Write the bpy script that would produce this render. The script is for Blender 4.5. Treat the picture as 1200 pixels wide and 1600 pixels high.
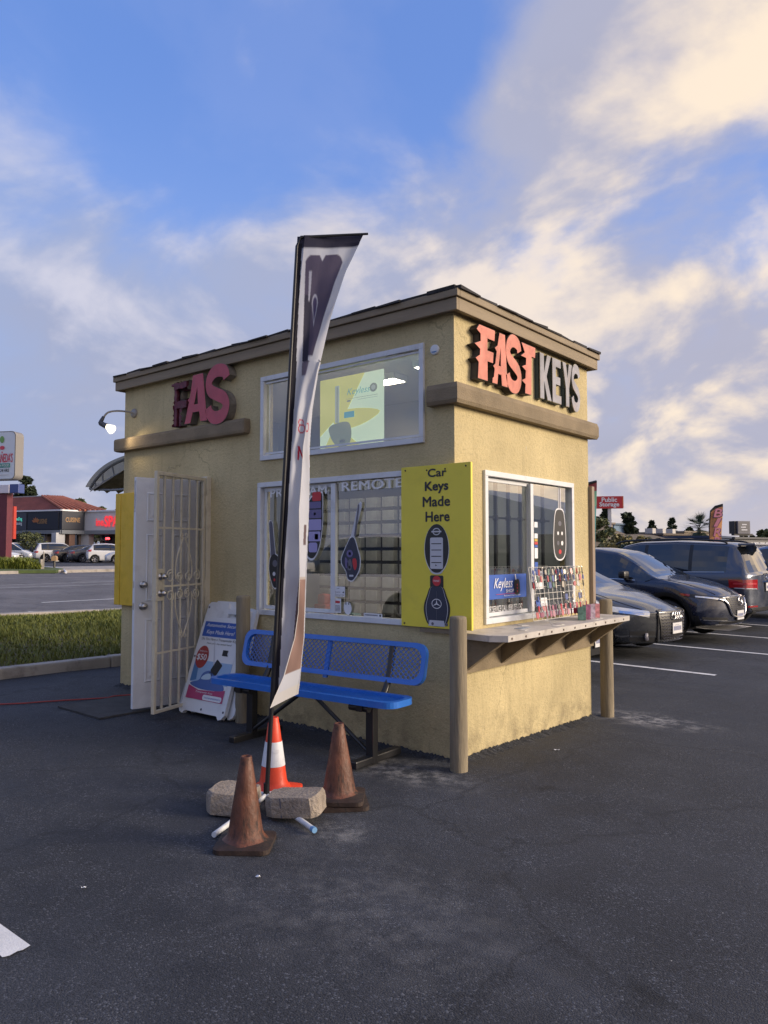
import bpy, bmesh, math, random
from mathutils import Vector, Matrix
from mathutils.geometry import tessellate_polygon
from mathutils.bvhtree import BVHTree
PI = math.pi
random.seed(7)
scene = bpy.context.scene
for o in list(bpy.data.objects): bpy.data.objects.remove(o)
COL = scene.collection

# ------------------------------------------------------------------ camera
CAMLOC = Vector((3.057, -4.504, 1.45))
PITCH = math.radians(3.0)
HV = Vector((-.634, .771, 0)).normalized()
CR = Vector((HV.y, -HV.x, 0))
CF = HV*math.cos(PITCH) + Vector((0, 0, math.sin(PITCH)))
CU = CR.cross(CF)
cd = bpy.data.cameras.new('camera'); cam = bpy.data.objects.new('camera', cd); COL.objects.link(cam)
cd.sensor_fit = 'VERTICAL'; cd.sensor_height = 24.0; cd.lens = 24.0*1202/1600
cd.clip_start = .05; cd.clip_end = 5000
mw = Matrix((CR, CU, -CF)).transposed().to_4x4(); mw.translation = CAMLOC
cam.matrix_world = mw
scene.camera = cam

# ------------------------------------------------------------------ light
SUN_AZ = Vector((.87, .49, 0)).normalized()      # horizontal direction towards the sun
SUN_EL = math.radians(16)
SUN_DIR = Vector((SUN_AZ.x*math.cos(SUN_EL), SUN_AZ.y*math.cos(SUN_EL), math.sin(SUN_EL)))
sl = bpy.data.lights.new('sun', 'SUN'); sl.energy = 1.15; sl.angle = math.radians(24); sl.color = (1, .84, .66)
so = bpy.data.objects.new('sun', sl); COL.objects.link(so)
so.rotation_euler = (-SUN_DIR).to_track_quat('-Z', 'Y').to_euler()
scene.view_settings.view_transform = 'Standard'; scene.view_settings.look = 'None'
scene.view_settings.gamma = 1; scene.view_settings.exposure = 1.84
scene.view_settings.use_curve_mapping = False
scene.cycles.max_bounces = 7; scene.cycles.transparent_max_bounces = 12
scene.cycles.caustics_reflective = False; scene.cycles.caustics_refractive = False
scene.cycles.sample_clamp_indirect = 4

# ------------------------------------------------------------------ node helper
class NT:
    def __init__(s, tree): s.t = tree; s.n = tree.nodes; s.l = tree.links
    def new(s, ty, **kw):
        n = s.n.new(ty)
        for k, v in kw.items(): setattr(n, k, v)
        return n
    def set(s, sock, v):
        if v is None: return
        if isinstance(v, bpy.types.NodeSocket): s.l.new(v, sock)
        else:
            if isinstance(v, (tuple, list, Vector)) and sock.type == 'RGBA' and len(v) == 3: v = (*v, 1)
            sock.default_value = v
    def math(s, op, a, b=None, c=None, clamp=False):
        n = s.new('ShaderNodeMath', operation=op, use_clamp=clamp)
        for i, v in enumerate((a, b, c)): s.set(n.inputs[i], v)
        return n.outputs[0]
    def vm(s, op, a, b=None, sc=None):
        n = s.new('ShaderNodeVectorMath', operation=op)
        s.set(n.inputs[0], a); s.set(n.inputs[1], b)
        if sc is not None: s.set(n.inputs['Scale'], sc)
        return n.outputs['Value'] if op in ('DOT_PRODUCT', 'LENGTH', 'DISTANCE') else n.outputs[0]
    def noise(s, vec, scale, detail=4, rough=.55, dist=0, out=0):
        n = s.new('ShaderNodeTexNoise')
        if vec is not None: s.set(n.inputs['Vector'], vec)
        s.set(n.inputs['Scale'], scale); s.set(n.inputs['Detail'], detail); s.set(n.inputs['Roughness'], rough); s.set(n.inputs['Distortion'], dist)
        return n.outputs[out]
    def vor(s, vec, scale, feature='F1', out='Distance', rnd=1):
        n = s.new('ShaderNodeTexVoronoi', feature=feature); s.set(n.inputs['Vector'], vec); s.set(n.inputs['Scale'], scale)
        s.set(n.inputs['Randomness'], rnd)
        return n.outputs[out]
    def ramp(s, f, a, b, lo=0, hi=1, smooth=True):
        n = s.new('ShaderNodeMapRange', interpolation_type='SMOOTHSTEP' if smooth else 'LINEAR'); n.clamp = True
        for i, v in enumerate((f, a, b, lo, hi)): s.set(n.inputs[i], v)
        return n.outputs[0]
    def mix(s, f, a, b, mode='MIX'):
        n = s.new('ShaderNodeMix', data_type='RGBA', blend_type=mode); n.clamp_factor = True
        s.set(n.inputs[0], f); s.set(n.inputs[6], a); s.set(n.inputs[7], b)
        return n.outputs[2]
    def comb(s, x, y, z):
        n = s.new('ShaderNodeCombineXYZ')
        for i, v in enumerate((x, y, z)): s.set(n.inputs[i], v)
        return n.outputs[0]

# ------------------------------------------------------------------ sky
world = bpy.data.worlds.new('World'); scene.world = world; world.use_nodes = True
W = NT(world.node_tree); W.n.clear()
wo = W.new('ShaderNodeOutputWorld'); bg = W.new('ShaderNodeBackground'); W.l.new(bg.outputs[0], wo.inputs[0])
bg.inputs['Strength'].default_value = .094
sky = W.new('ShaderNodeTexSky', sky_type='NISHITA'); sky.sun_disc = False
sky.sun_elevation = SUN_EL; sky.sun_rotation = math.atan2(SUN_AZ.x, SUN_AZ.y); sky.air_density = 1.0; sky.dust_density = .6; sky.ozone_density = 2.0
tc = W.new('ShaderNodeTexCoord'); D = W.vm('NORMALIZE', tc.outputs['Generated'])
sx = W.new('ShaderNodeSeparateXYZ'); W.l.new(D, sx.inputs[0]); dz = sx.outputs[2]
zz = W.math('MAXIMUM', dz, 0.0)
den = W.math('ADD', zz, .50)
P = W.comb(W.math('DIVIDE', sx.outputs[0], den), W.math('DIVIDE', sx.outputs[1], den), 3.7)
def pixdir(px, py):
    return (CF + CR*((px-600)/1202) - CU*((py-800)/1202)).normalized()
P = W.vm('MULTIPLY', P, (1, 1, 1))
n1 = W.noise(P, 3.3, 7, .52, .35)
Poff = W.vm('ADD', P, (.065, .03, .055))
n2 = W.noise(Poff, 3.3, 7, .52, .35)
nf = W.noise(P, 11.0, 4, .55, .4)
# where the cloud banks stand (broad banks of the real sky, direction by direction)
banks = [((880, 150), .18, .15), ((1120, 200), .26, .05), ((1010, 320), .22, .10), ((720, 320), .20, .16), ((540, 210), .20, .05), ((400, 380), .16, .22), ((570, 410), .20, .16), ((200, 440), .22, .16), ((60, 520), .28, .14), ((980, 560), .35, .16), ((1000, 480), .22, .10), ((420, 100), .10, .02), ((130, 290), .12, .10), ((25, 150), .10, .08),
         ((230, 60), .34, -.24), ((560, 80), .20, -.16), ((230, 210), .18, -.16), ((60, 390), .07, -.08), ((690, 110), .10, -.12), ((350, 270), .10, -.10), ((990, 150), .06, -.12), ((830, 420), .09, -.12), ((1040, 250), .06, -.06), ((700, 210), .07, -.04)]
bias = None
for (px, py), rad, wgt in banks:
    d = W.vm('DISTANCE', D, pixdir(px, py))
    b = W.ramp(d, 0.0, rad*1.15, wgt*(.62 if wgt > 0 else .75), 0.0)
    bias = b if bias is None else W.math('ADD', bias, b)
low = W.ramp(dz, .02, .36, .24, 0)                       # a layer of stratocumulus towards the horizon
cov0 = W.math('ADD', W.math('ADD', n1, W.math('ADD', bias, .045)), low)
cov = W.ramp(W.math('ADD', cov0, W.math('MULTIPLY', W.math('SUBTRACT', nf, .5), .12)), .41, .70, .10, 1)
lit0 = W.math('ADD', W.math('MULTIPLY', W.math('SUBTRACT', n1, n2), 4.6), W.math('MULTIPLY', W.math('SUBTRACT', nf, .5), .55))
sunny = W.vm('DOT_PRODUCT', D, tuple(SUN_AZ))             # warmer towards the sun's side
lit = W.ramp(W.math('ADD', W.math('ADD', lit0, W.math('MULTIPLY', sunny, .26)), W.ramp(dz, .06, .30, -.10, -.02)), -.30, .64)
thick = W.ramp(cov0, .62, .95)
warm = W.mix(W.ramp(sunny, -.6, .3), (1.95, 1.95, 2.3), (3.15, 2.62, 2.02))
warm = W.mix(W.ramp(sunny, .25, 1.0), warm, (7.5, 5.6, 3.7))
grey = W.mix(W.ramp(sunny, -.7, .4), (1.10, 1.32, 2.0), (1.45, 1.43, 1.75))
grey = W.mix(W.math('MULTIPLY', thick, .5), grey, (1.25, 1.25, 1.55))
grey = W.mix(W.ramp(sunny, .25, 1.0), grey, (3.2, 2.7, 2.3))
cloud = W.mix(lit, grey, warm)
blue = W.mix(1.0, sky.outputs[0], (.56, .62, .78), 'MULTIPLY')
blue = W.mix(.6, blue, (.36, .84, 2.45))
blue = W.mix(W.ramp(dz, .05, .55, .9, 0), blue, (1.15, 1.55, 2.6))
skyc = W.mix(W.math('MULTIPLY', cov, .95), blue, cloud)
hz = W.ramp(dz, -.02, .14, .65, 0)
skyc = W.mix(hz, skyc, W.mix(W.ramp(sunny, -.5, .5), (1.5, 1.55, 1.9), (1.95, 1.75, 1.8)))
W.l.new(skyc, bg.inputs['Color'])
world.cycles.sampling_method = 'MANUAL'; world.cycles.sample_map_resolution = 512

# ------------------------------------------------------------------ terrain height
def gz(x, y):
    return -.017*max(-40., min(3., x)) - .022*max(0., min(3., y))
def at(px, py, depth):
    """world point on the sight line through photo position (px,py) at that depth"""
    return CAMLOC + (CF + CR*((px-600)/1202) - CU*((py-800)/1202))*depth
def atg(px, depth):
    p = at(px, 863, depth); return Vector((p.x, p.y, gz(p.x, p.y)))
# ------------------------------------------------------------------ materials
MATS = {}
def M(name, col, rough=.6, metal=0., var=0., vscale=3., bump=0., bscale=60., coat=0., emit=None, estr=0., spec=.5, dirt=None, alpha=1., stretch=None, bdist=.01):
    if name in MATS: return MATS[name]
    m = bpy.data.materials.new(name); m.use_nodes = True
    N = NT(m.node_tree); b = N.n['Principled BSDF']
    b.inputs['Base Color'].default_value = (*col, 1); b.inputs['Roughness'].default_value = rough
    b.inputs['Metallic'].default_value = metal; b.inputs['Coat Weight'].default_value = coat; b.inputs['Coat Roughness'].default_value = .04
    b.inputs['Specular IOR Level'].default_value = spec
    co = None
    if var or bump or dirt:
        t = N.new('ShaderNodeTexCoord'); co = t.outputs['Object']
        if stretch: co = N.vm('MULTIPLY', co, stretch)
    c = None
    if var:
        n = N.noise(co, vscale, 6, .6)
        f = N.ramp(n, .3, .7, 1-var, 1+var, False)
        c = N.vm('SCALE', col, None, f)
    if dirt:
        dc, ds, amt = dirt
        n = N.noise(co, ds, 8, .68, .4)
        c = N.mix(N.ramp(n, .5, .68, 0, amt), c if c is not None else col, dc)
        N.l.new(N.ramp(n, .45, .7, rough, min(1, rough+.25)), b.inputs['Roughness'])
    if c is not None: N.l.new(c, b.inputs['Base Color'])
    if bump:
        bn = N.new('ShaderNodeBump'); bn.inputs['Strength'].default_value = bump; bn.inputs['Distance'].default_value = bdist
        N.l.new(N.noise(co, bscale, 5, .6), bn.inputs['Height']); N.l.new(bn.outputs[0], b.inputs['Normal'])
    if emit: b.inputs['Emission Color'].default_value = (*emit, 1); b.inputs['Emission Strength'].default_value = estr
    MATS[name] = m; return m

def glass(name, tint=(.9, .93, .93), refl=1.0, rough=.0, ior=1.5, dark=0):
    if name in MATS: return MATS[name]
    m = bpy.data.materials.new(name); m.use_nodes = True
    N = NT(m.node_tree); N.n.clear()
    o = N.new('ShaderNodeOutputMaterial'); tr = N.new('ShaderNodeBsdfTransparent'); gl = N.new('ShaderNodeBsdfGlossy')
    tr.inputs[0].default_value = (*tint, 1); gl.inputs['Roughness'].default_value = rough; gl.inputs[0].default_value = (1, 1, 1, 1)
    fr = N.new('ShaderNodeFresnel'); fr.inputs[0].default_value = ior
    mx = N.new('ShaderNodeMixShader')
    N.l.new(N.math('MULTIPLY', fr.outputs[0], refl, clamp=True), mx.inputs[0]); N.l.new(tr.outputs[0], mx.inputs[1]); N.l.new(gl.outputs[0], mx.inputs[2])
    N.l.new(mx.outputs[0], o.inputs[0]); MATS[name] = m; return m

def stucco(name, col):
    m = bpy.data.materials.new(name); m.use_nodes = True; N = NT(m.node_tree); b = N.n['Principled BSDF']
    g = N.new('ShaderNodeNewGeometry').outputs['Position']
    big = N.noise(g, 1.3, 5, .6); mid = N.noise(N.vm('MULTIPLY', g, (3, 3, .6)), 2.2, 6, .6); fine = N.noise(g, 95, 4, .65); grit = N.noise(g, 38, 3, .6)
    c = N.vm('SCALE', col, None, N.ramp(big, .3, .7, .80, 1.14, False))
    c = N.mix(N.ramp(mid, .50, .74, 0, .45), c, tuple(v*.70 for v in col))
    c = N.mix(N.ramp(fine, .50, .70, 0, .55), c, tuple(v*.58 for v in col))
    c = N.mix(N.ramp(grit, .52, .68, 0, .40), c, tuple(v*.66 for v in col))
    # chips, scuffs and grime splashed up from the ground
    sp = N.new('ShaderNodeSeparateXYZ'); N.l.new(g, sp.inputs[0])
    grime = N.math('MULTIPLY', N.ramp(sp.outputs[2], 0.0, .42, 1, 0), N.ramp(N.noise(g, 6, 6, .65), .38, .7))
    c = N.mix(N.math('MULTIPLY', grime, .55), c, (.16, .13, .085))
    c = N.mix(N.ramp(N.noise(g, 9, 3, .5), .735, .76, 0, .55), c, (.5, .47, .38))
    strk = N.noise(N.vm('MULTIPLY', g, (9, 9, .45)), 1.6, 5, .6)
    c = N.mix(N.math('MULTIPLY', N.ramp(strk, .55, .72, 0, .38), N.ramp(N.noise(g, .9, 3, .5), .4, .62)), c, tuple(v*.60 for v in col))
    wv = N.vm('ADD', g, N.vm('SCALE', N.noise(g, 3.0, 5, .65, 0, 1), None, .35))
    c = N.mix(N.math('MULTIPLY', N.ramp(N.vor(wv, .8, 'DISTANCE_TO_EDGE'), .0015, .006, .5, 0), N.ramp(N.noise(g, 1.1, 2, .5), .5, .6)), c, tuple(v*.42 for v in col))
    N.l.new(c, b.inputs['Base Color']); b.inputs['Roughness'].default_value = .93; b.inputs['Specular IOR Level'].default_value = .2
    h = N.math('ADD', N.math('MULTIPLY', fine, .55), grit)
    bn = N.new('ShaderNodeBump'); bn.inputs['Strength'].default_value = .7; bn.inputs['Distance'].default_value = .012
    N.l.new(h, bn.inputs['Height']); N.l.new(bn.outputs[0], b.inputs['Normal'])
    MATS[name] = m; return m

def asphalt(name, col, stains=(), crack=0., agg=.5, sealed=0):
    m = bpy.data.materials.new(name); m.use_nodes = True; N = NT(m.node_tree); b = N.n['Principled BSDF']
    g = N.new('ShaderNodeNewGeometry').outputs['Position']
    big = N.noise(g, .55, 6, .6, .5); mid = N.noise(g, 3.2, 6, .65); fine = N.noise(g, 130, 3, .7); ag = N.vor(g, 150, out='Color'); agd = N.vor(g, 150)
    c = N.vm('SCALE', col, None, N.ramp(big, .28, .72, .66, 1.4, False))
    c = N.vm('SCALE', c, None, N.ramp(mid, .3, .75, .82, 1.25, False))
    c = N.vm('SCALE', c, None, N.ramp(fine, .3, .75, .45, 2.0, False))
    sp = N.new('ShaderNodeSeparateXYZ'); N.l.new(ag, sp.inputs[0])
    spk = N.math('MULTIPLY', N.ramp(sp.outputs[0], .86, .97, 0, agg), N.ramp(mid, .35, .65, .3, 1))
    c = N.mix(spk, c, tuple(min(1, v*3.6+.05) for v in col))
    scuff = N.noise(N.vm('MULTIPLY', g, (1, 2.6, 1)), 1.5, 8, .72, .8)
    c = N.mix(N.ramp(scuff, .60, .78, 0, .32), c, tuple(v*2.6+.012 for v in col))
    oil = N.noise(g, 1.9, 4, .5, .2)
    c = N.mix(N.ramp(oil, .66, .74, 0, .55), c, tuple(v*.38 for v in col))
    tr = N.noise(N.vm('MULTIPLY', N.vm('ADD', g, N.vm('SCALE', N.noise(g, .3, 2, .5, 0, 1), None, .6)), (.25, 2.2, 1)), 1.0, 4, .55)
    c = N.mix(N.ramp(tr, .58, .72, 0, .35), c, tuple(v*1.9 for v in col))
    dots = N.vor(g, 5.5, out='Distance')
    c = N.mix(N.ramp(dots, .012, .022, .75, 0), c, (.5, .49, .46))
    for (x, y, rx, ry, amt) in stains:
        d = N.vm('LENGTH', N.vm('MULTIPLY', N.vm('SUBTRACT', g, (x, y, 0)), (1/rx, 1/ry, 0)))
        f = N.math('MULTIPLY', N.ramp(d, .1, 1, 1, 0), N.ramp(N.noise(N.vm('MULTIPLY', g, (1, 1, 1)), 7, 8, .75), .42, .66))
        c = N.mix(N.math('MULTIPLY', f, amt), c, (.42, .41, .39))
    if crack:
        w = N.vm('ADD', g, N.vm('SCALE', N.noise(g, 2.5, 5, .6, 0, 1), None, .5))
        cd_ = N.vor(w, .35, 'DISTANCE_TO_EDGE')
        c = N.mix(N.ramp(cd_, .002, .008, crack, 0), c, tuple(v*.35 for v in col))
    N.l.new(c, b.inputs['Base Color'])
    N.l.new(N.ramp(mid, .3, .7, .72, .95), b.inputs['Roughness']); b.inputs['Specular IOR Level'].default_value = .35
    bn = N.new('ShaderNodeBump'); bn.inputs['Strength'].default_value = .6; bn.inputs['Distance'].default_value = .005
    N.l.new(N.math('ADD', N.math('MULTIPLY', agd, -.8), N.math('ADD', N.math('MULTIPLY', fine, .5), N.math('MULTIPLY', mid, .5))), bn.inputs['Height'])
    N.l.new(bn.outputs[0], b.inputs['Normal'])
    MATS[name] = m; return m

def vcol(name, rough=.8, trans=0.):
    m = bpy.data.materials.new(name); m.use_nodes = True; N = NT(m.node_tree); b = N.n['Principled BSDF']
    a = N.new('ShaderNodeVertexColor', layer_name='print')
    N.l.new(a.outputs[0], b.inputs['Base Color']); b.inputs['Roughness'].default_value = rough; b.inputs['Specular IOR Level'].default_value = .2
    if trans:
        tl = N.new('ShaderNodeBsdfTranslucent'); N.l.new(a.outputs[0], tl.inputs[0]); mx = N.new('ShaderNodeMixShader'); mx.inputs[0].default_value = trans
        N.l.new(b.outputs[0], mx.inputs[1]); N.l.new(tl.outputs[0], mx.inputs[2]); N.l.new(mx.outputs[0], N.n['Material Output'].inputs[0])
    t = N.new('ShaderNodeTexCoord'); bn = N.new('ShaderNodeBump'); bn.inputs['Strength'].default_value = .25; bn.inputs['Distance'].default_value = .01
    N.l.new(N.noise(N.vm('MULTIPLY', t.outputs['Object'], (6, 6, 1.2)), 3, 4, .6), bn.inputs['Height']); N.l.new(bn.outputs[0], b.inputs['Normal'])
    MATS[name] = m; return m

def leafmat(name, col, col2):
    m = bpy.data.materials.new(name); m.use_nodes = True; N = NT(m.node_tree); b = N.n['Principled BSDF']
    g = N.new('ShaderNodeNewGeometry'); r = N.new('ShaderNodeObjectInfo')
    f = N.noise(g.outputs['Position'], 1.7, 3, .6)
    f2 = g.outputs['Random Per Island']
    c = N.mix(N.math('ADD', N.math('MULTIPLY', f, .6), N.math('MULTIPLY', f2, .5)), col, col2)
    N.l.new(c, b.inputs['Base Color']); b.inputs['Roughness'].default_value = .6; b.inputs['Specular IOR Level'].default_value = .3
    MATS[name] = m; return m

# ------------------------------------------------------------------ mesh builder
class MB:
    def __init__(s): s.v = []; s.f = []; s.mi = []; s.mats = []; s.sm = []
    def mat(s, m):
        if m is None: return 0
        if m not in s.mats: s.mats.append(m)
        return s.mats.index(m)
    def add(s, vs, fs, m=None, smooth=False, T=None):
        o = len(s.v); i = s.mat(m)
        s.v += [tuple(T @ Vector(v)) if T is not None else tuple(v) for v in vs]
        for f in fs: s.f.append([o+k for k in f]); s.mi.append(i); s.sm.append(smooth)
        return s
    def box(s, a, b, m=None, T=None, bev=0):
        (x0, y0, z0), (x1, y1, z1) = a, b
        x0, x1 = min(x0, x1), max(x0, x1); y0, y1 = min(y0, y1), max(y0, y1); z0, z1 = min(z0, z1), max(z0, z1)
        if bev:
            bev = min(bev, (x1-x0)*.45, (y1-y0)*.45, (z1-z0)*.45)
            bm = bmesh.new(); bmesh.ops.create_cube(bm, size=1)
            for v in bm.verts: v.co = Vector(((x0+x1)/2+v.co.x*(x1-x0), (y0+y1)/2+v.co.y*(y1-y0), (z0+z1)/2+v.co.z*(z1-z0)))
            bmesh.ops.bevel(bm, geom=list(bm.edges), offset=bev, segments=2, affect='EDGES', profile=.6)
            bm.verts.index_update()
            s.add([v.co[:] for v in bm.verts], [[v.index for v in f.verts] for f in bm.faces], m, False, T); bm.free(); return s
        vs = [(x0, y0, z0), (x1, y0, z0), (x1, y1, z0), (x0, y1, z0), (x0, y0, z1), (x1, y0, z1), (x1, y1, z1), (x0, y1, z1)]
        return s.add(vs, [(0, 3, 2, 1), (4, 5, 6, 7), (0, 1, 5, 4), (1, 2, 6, 5), (2, 3, 7, 6), (3, 0, 4, 7)], m, False, T)
    def tube(s, pts, r, m=None, n=8, T=None, caps=True, closed=False):
        pts = [Vector(p) for p in pts]; k = len(pts); rs = r if isinstance(r, (list, tuple)) else [r]*k
        vs = []; up = None
        for i, p in enumerate(pts):
            if closed: t = (pts[(i+1) % k]-pts[i-1]).normalized()
            else: t = (pts[min(i+1, k-1)]-pts[max(i-1, 0)]).normalized()
            if up is None:
                up = Vector((0, 0, 1)) if abs(t.z) < .9 else Vector((1, 0, 0))
            up = (up - t*up.dot(t)).normalized(); sd = t.cross(up)
            for j in range(n):
                a = 2*PI*j/n; vs.append(p + (up*math.cos(a) + sd*math.sin(a))*rs[i])
        fs = []
        for i in range(k if closed else k-1):
            for j in range(n):
                a, b2 = i*n+j, i*n+(j+1) % n; c, d = ((i+1) % k)*n+(j+1) % n, ((i+1) % k)*n+j
                fs.append((a, d, c, b2))
        s.add(vs, fs, m, n > 5, T)
        if caps and not closed: s.add(vs[:n], [list(range(n))], m, False, T); s.add(vs[-n:], [list(range(n))[::-1]], m, False, T)
        return s
    def bar(s, a, b, w, h, m=None, T=None):
        a, b = Vector(a), Vector(b); t = (b-a).normalized()
        up = Vector((0, 0, 1)) if abs(t.z) < .95 else Vector((1, 0, 0))
        sd = t.cross(up).normalized(); up = sd.cross(t)
        q = [sd*(w/2)*i + up*(h/2)*j for i, j in ((-1, -1), (1, -1), (1, 1), (-1, 1))]
        return s.add([a+k for k in q]+[b+k for k in q], [(0, 1, 2, 3), (7, 6, 5, 4), (0, 4, 5, 1), (1, 5, 6, 2), (2, 6, 7, 3), (3, 7, 4, 0)], m, False, T)
    def lathe(s, prof, m=None, n=24, T=None, c=(0, 0)):
        vs = []; fs = []
        for r, z in prof:
            for j in range(n): vs.append((c[0]+r*math.cos(2*PI*j/n), c[1]+r*math.sin(2*PI*j/n), z))
        for i in range(len(prof)-1):
            for j in range(n): fs.append((i*n+j, i*n+(j+1) % n, (i+1)*n+(j+1) % n, (i+1)*n+j))
        return s.add(vs, fs, m, True, T)
    def grid(s, rows, m=None, smooth=True, T=None, flip=False):
        nr, nc = len(rows), len(rows[0]); vs = [p for r in rows for p in r]
        fs = [(i*nc+j, i*nc+j+1, (i+1)*nc+j+1, (i+1)*nc+j) for i in range(nr-1) for j in range(nc-1)]
        if flip: fs = [f[::-1] for f in fs]
        return s.add(vs, fs, m, smooth, T)
    def poly(s, loops, m=None, T=None, d=0.0, off=0.0, sidem=None):
        """flat shape from 2D loops (x,z) on the local XZ plane facing -Y; extruded d backwards (+Y)"""
        if not isinstance(loops[0][0], (tuple, list)): loops = [loops]
        L3 = [[Vector((p[0], p[1], 0)) for p in lp] for lp in loops]
        tris = tessellate_polygon(L3); flat = [p for lp in loops for p in lp]
        vs = [(p[0], -off, p[1]) for p in flat]
        def ar(t):
            a, b, c = [flat[k] for k in t]; return (b[0]-a[0])*(c[1]-a[1])-(b[1]-a[1])*(c[0]-a[0])
        fs = [t if ar(t) > 0 else t[::-1] for t in tris]
        s.add(vs, fs, m, False, T)
        if d:
            bk = [(p[0], -off+d, p[1]) for p in flat]
            s.add(bk, [t[::-1] for t in fs], sidem or m, False, T)
            i0 = 0
            for lp in loops:
                n = len(lp); A = sum(lp[i][0]*lp[(i+1) % n][1]-lp[(i+1) % n][0]*lp[i][1] for i in range(n))
                vv = vs[i0:i0+n]+bk[i0:i0+n]; ff = [(i, i+n, (i+1) % n+n, (i+1) % n) for i in range(n)]
                first = (lp is loops[0])
                if (A > 0) != first: ff = [q[::-1] for q in ff]
                s.add(vv, ff, sidem or m, False, T); i0 += n
        return s
    def text(s, body, box, m=None, T=None, off=.002, bold=0., shear=0., d=0., keep=False, sp=1.0):
        """built-in lettering stretched to box=(x0,z0,x1,z1) on the local XZ plane"""
        c = bpy.data.curves.new('t', 'FONT'); c.body = body; c.size = 1; c.shear = shear; c.resolution_u = 3; c.space_character = sp
        o = bpy.data.objects.new('t', c); COL.objects.link(o)
        bpy.context.view_layer.update()
        me = o.evaluated_get(bpy.context.evaluated_depsgraph_get()).to_mesh()
        vs = [v.co.copy() for v in me.vertices]; fs = [list(p.vertices) for p in me.polygons]
        if vs:
            xa, xb = min(v.x for v in vs), max(v.x for v in vs); ya, yb = min(v.y for v in vs), max(v.y for v in vs)
            x0, z0, x1, z1 = box; kx = (x1-x0)/max(1e-6, xb-xa); kz = (z1-z0)/max(1e-6, yb-ya)
            if keep: kx = min(abs(kx), kz)*(1 if kx > 0 else -1); cx = (x0+x1)/2; x0 = cx-kx*(xb-xa)/2
            hb = (z1-z0)*bold*1.1
            for i, (ex, ez) in enumerate(((0, 0),) if bold <= 0 else ((0, 0), (-hb, 0), (hb, 0), (0, hb), (0, -hb), (-hb*.7, hb*.7), (hb*.7, hb*.7), (hb*.7, -hb*.7), (-hb*.7, -hb*.7))):
                s.add([(x0+(v.x-xa)*kx+ex, -off-.00012*i, z0+(v.y-ya)*kz+ez) for v in vs], fs, m, False, T)
        bpy.data.objects.remove(o); bpy.data.curves.remove(c)
        return s
    def mesh(s, name):
        me = bpy.data.meshes.new(name); me.from_pydata([tuple(v) for v in s.v], [], s.f)
        for m in s.mats: me.materials.append(m)
        if len(s.mats) > 1: me.polygons.foreach_set('material_index', s.mi)
        if any(s.sm): me.polygons.foreach_set('use_smooth', s.sm)
        me.update(); return me
    def build(s, name, m=None, parent=None, origin=None):
        if m is not None and not s.mats: s.mats = [m]
        if origin is not None:
            o_ = Vector(origin); s.v = [tuple(Vector(v)-o_) for v in s.v]
        o = bpy.data.objects.new(name, s.mesh(name)); COL.objects.link(o)
        if origin is not None: o.location = origin
        if parent is not None: o.parent = parent
        return o

def empty(name, loc=(0, 0, 0), rz=0):
    o = bpy.data.objects.new(name, None); COL.objects.link(o); o.location = loc; o.rotation_euler = (0, 0, rz); o.empty_display_size = .1
    return o
def tag(o, label=None, cat=None, group=None, kind=None):
    if label: o['label'] = label
    if cat: o['category'] = cat
    if group: o['group'] = group
    if kind: o['kind'] = kind
    return o
def part(me, name, parent, m=None):
    o = bpy.data.objects.new(name, me); COL.objects.link(o); o.parent = parent; return o
def copy_tree(o, parent=None):
    c = o.copy(); COL.objects.link(c); c.parent = parent
    for ch in list(o.children): copy_tree(ch, c)
    return c
def frame(o, ux, n):
    """matrix whose local X = ux (to the viewer's right), local -Y = n (outward normal), Z up-ish"""
    ux = Vector(ux).normalized(); n = Vector(n).normalized(); up = ux.cross(-n)
    Mx = Matrix((ux, -n, up)).transposed().to_4x4(); Mx.translation = Vector(o); return Mx
def circ(cx, cy, rx, ry=None, n=20, a0=0, a1=2*PI):
    ry = rx if ry is None else ry
    full = abs(a1-a0-2*PI) < 1e-6
    k = n if full else n+1
    return [(cx+rx*math.cos(a0+(a1-a0)*i/n), cy+ry*math.sin(a0+(a1-a0)*i/n)) for i in range(k)]
def rrect(x0, z0, x1, z1, r, n=4):
    o = []
    for cx, cy, a in ((x1-r, z1-r, 0), (x0+r, z1-r, PI/2), (x0+r, z0+r, PI), (x1-r, z0+r, 1.5*PI)):
        o += [(cx+r*math.cos(a+PI/2*i/n), cy+r*math.sin(a+PI/2*i/n)) for i in range(n+1)]
    return o
def smooth(pts, n=4, closed=True):
    out = []; k = len(pts)
    for i in range(k if closed else k-1):
        if closed: p0, p1, p2, p3 = pts[i-1], pts[i], pts[(i+1) % k], pts[(i+2) % k]
        else: p0, p1, p2, p3 = pts[max(i-1, 0)], pts[i], pts[i+1], pts[min(i+2, k-1)]
        for j in range(n):
            t = j/n; t2 = t*t; t3 = t2*t
            out.append(tuple(.5*((2*b)+(-a+c)*t+(2*a-5*b+4*c-d)*t2+(-a+3*b-3*c+d)*t3) for a, b, c, d in zip(p0, p1, p2, p3)))
    if not closed: out.append(tuple(pts[-1]))
    return out
def stroke(pts, w):
    k = len(pts); ws = w if isinstance(w, (list, tuple)) else [w]*k; l = []; r = []
    for i in range(k):
        a, b = pts[max(i-1, 0)], pts[min(i+1, k-1)]; dx, dy = b[0]-a[0], b[1]-a[1]; q = math.hypot(dx, dy) or 1
        nx, ny = -dy/q*ws[i]/2, dx/q*ws[i]/2
        l.append((pts[i][0]+nx, pts[i][1]+ny)); r.append((pts[i][0]-nx, pts[i][1]-ny))
    return r + l[::-1]
def xf(loop, sx, sz, ox=0, oz=0, rot=0):
    c, s_ = math.cos(rot), math.sin(rot)
    return [(ox+(p[0]*sx)*c-(p[1]*sz)*s_, oz+(p[0]*sx)*s_+(p[1]*sz)*c) for p in loop]
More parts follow.
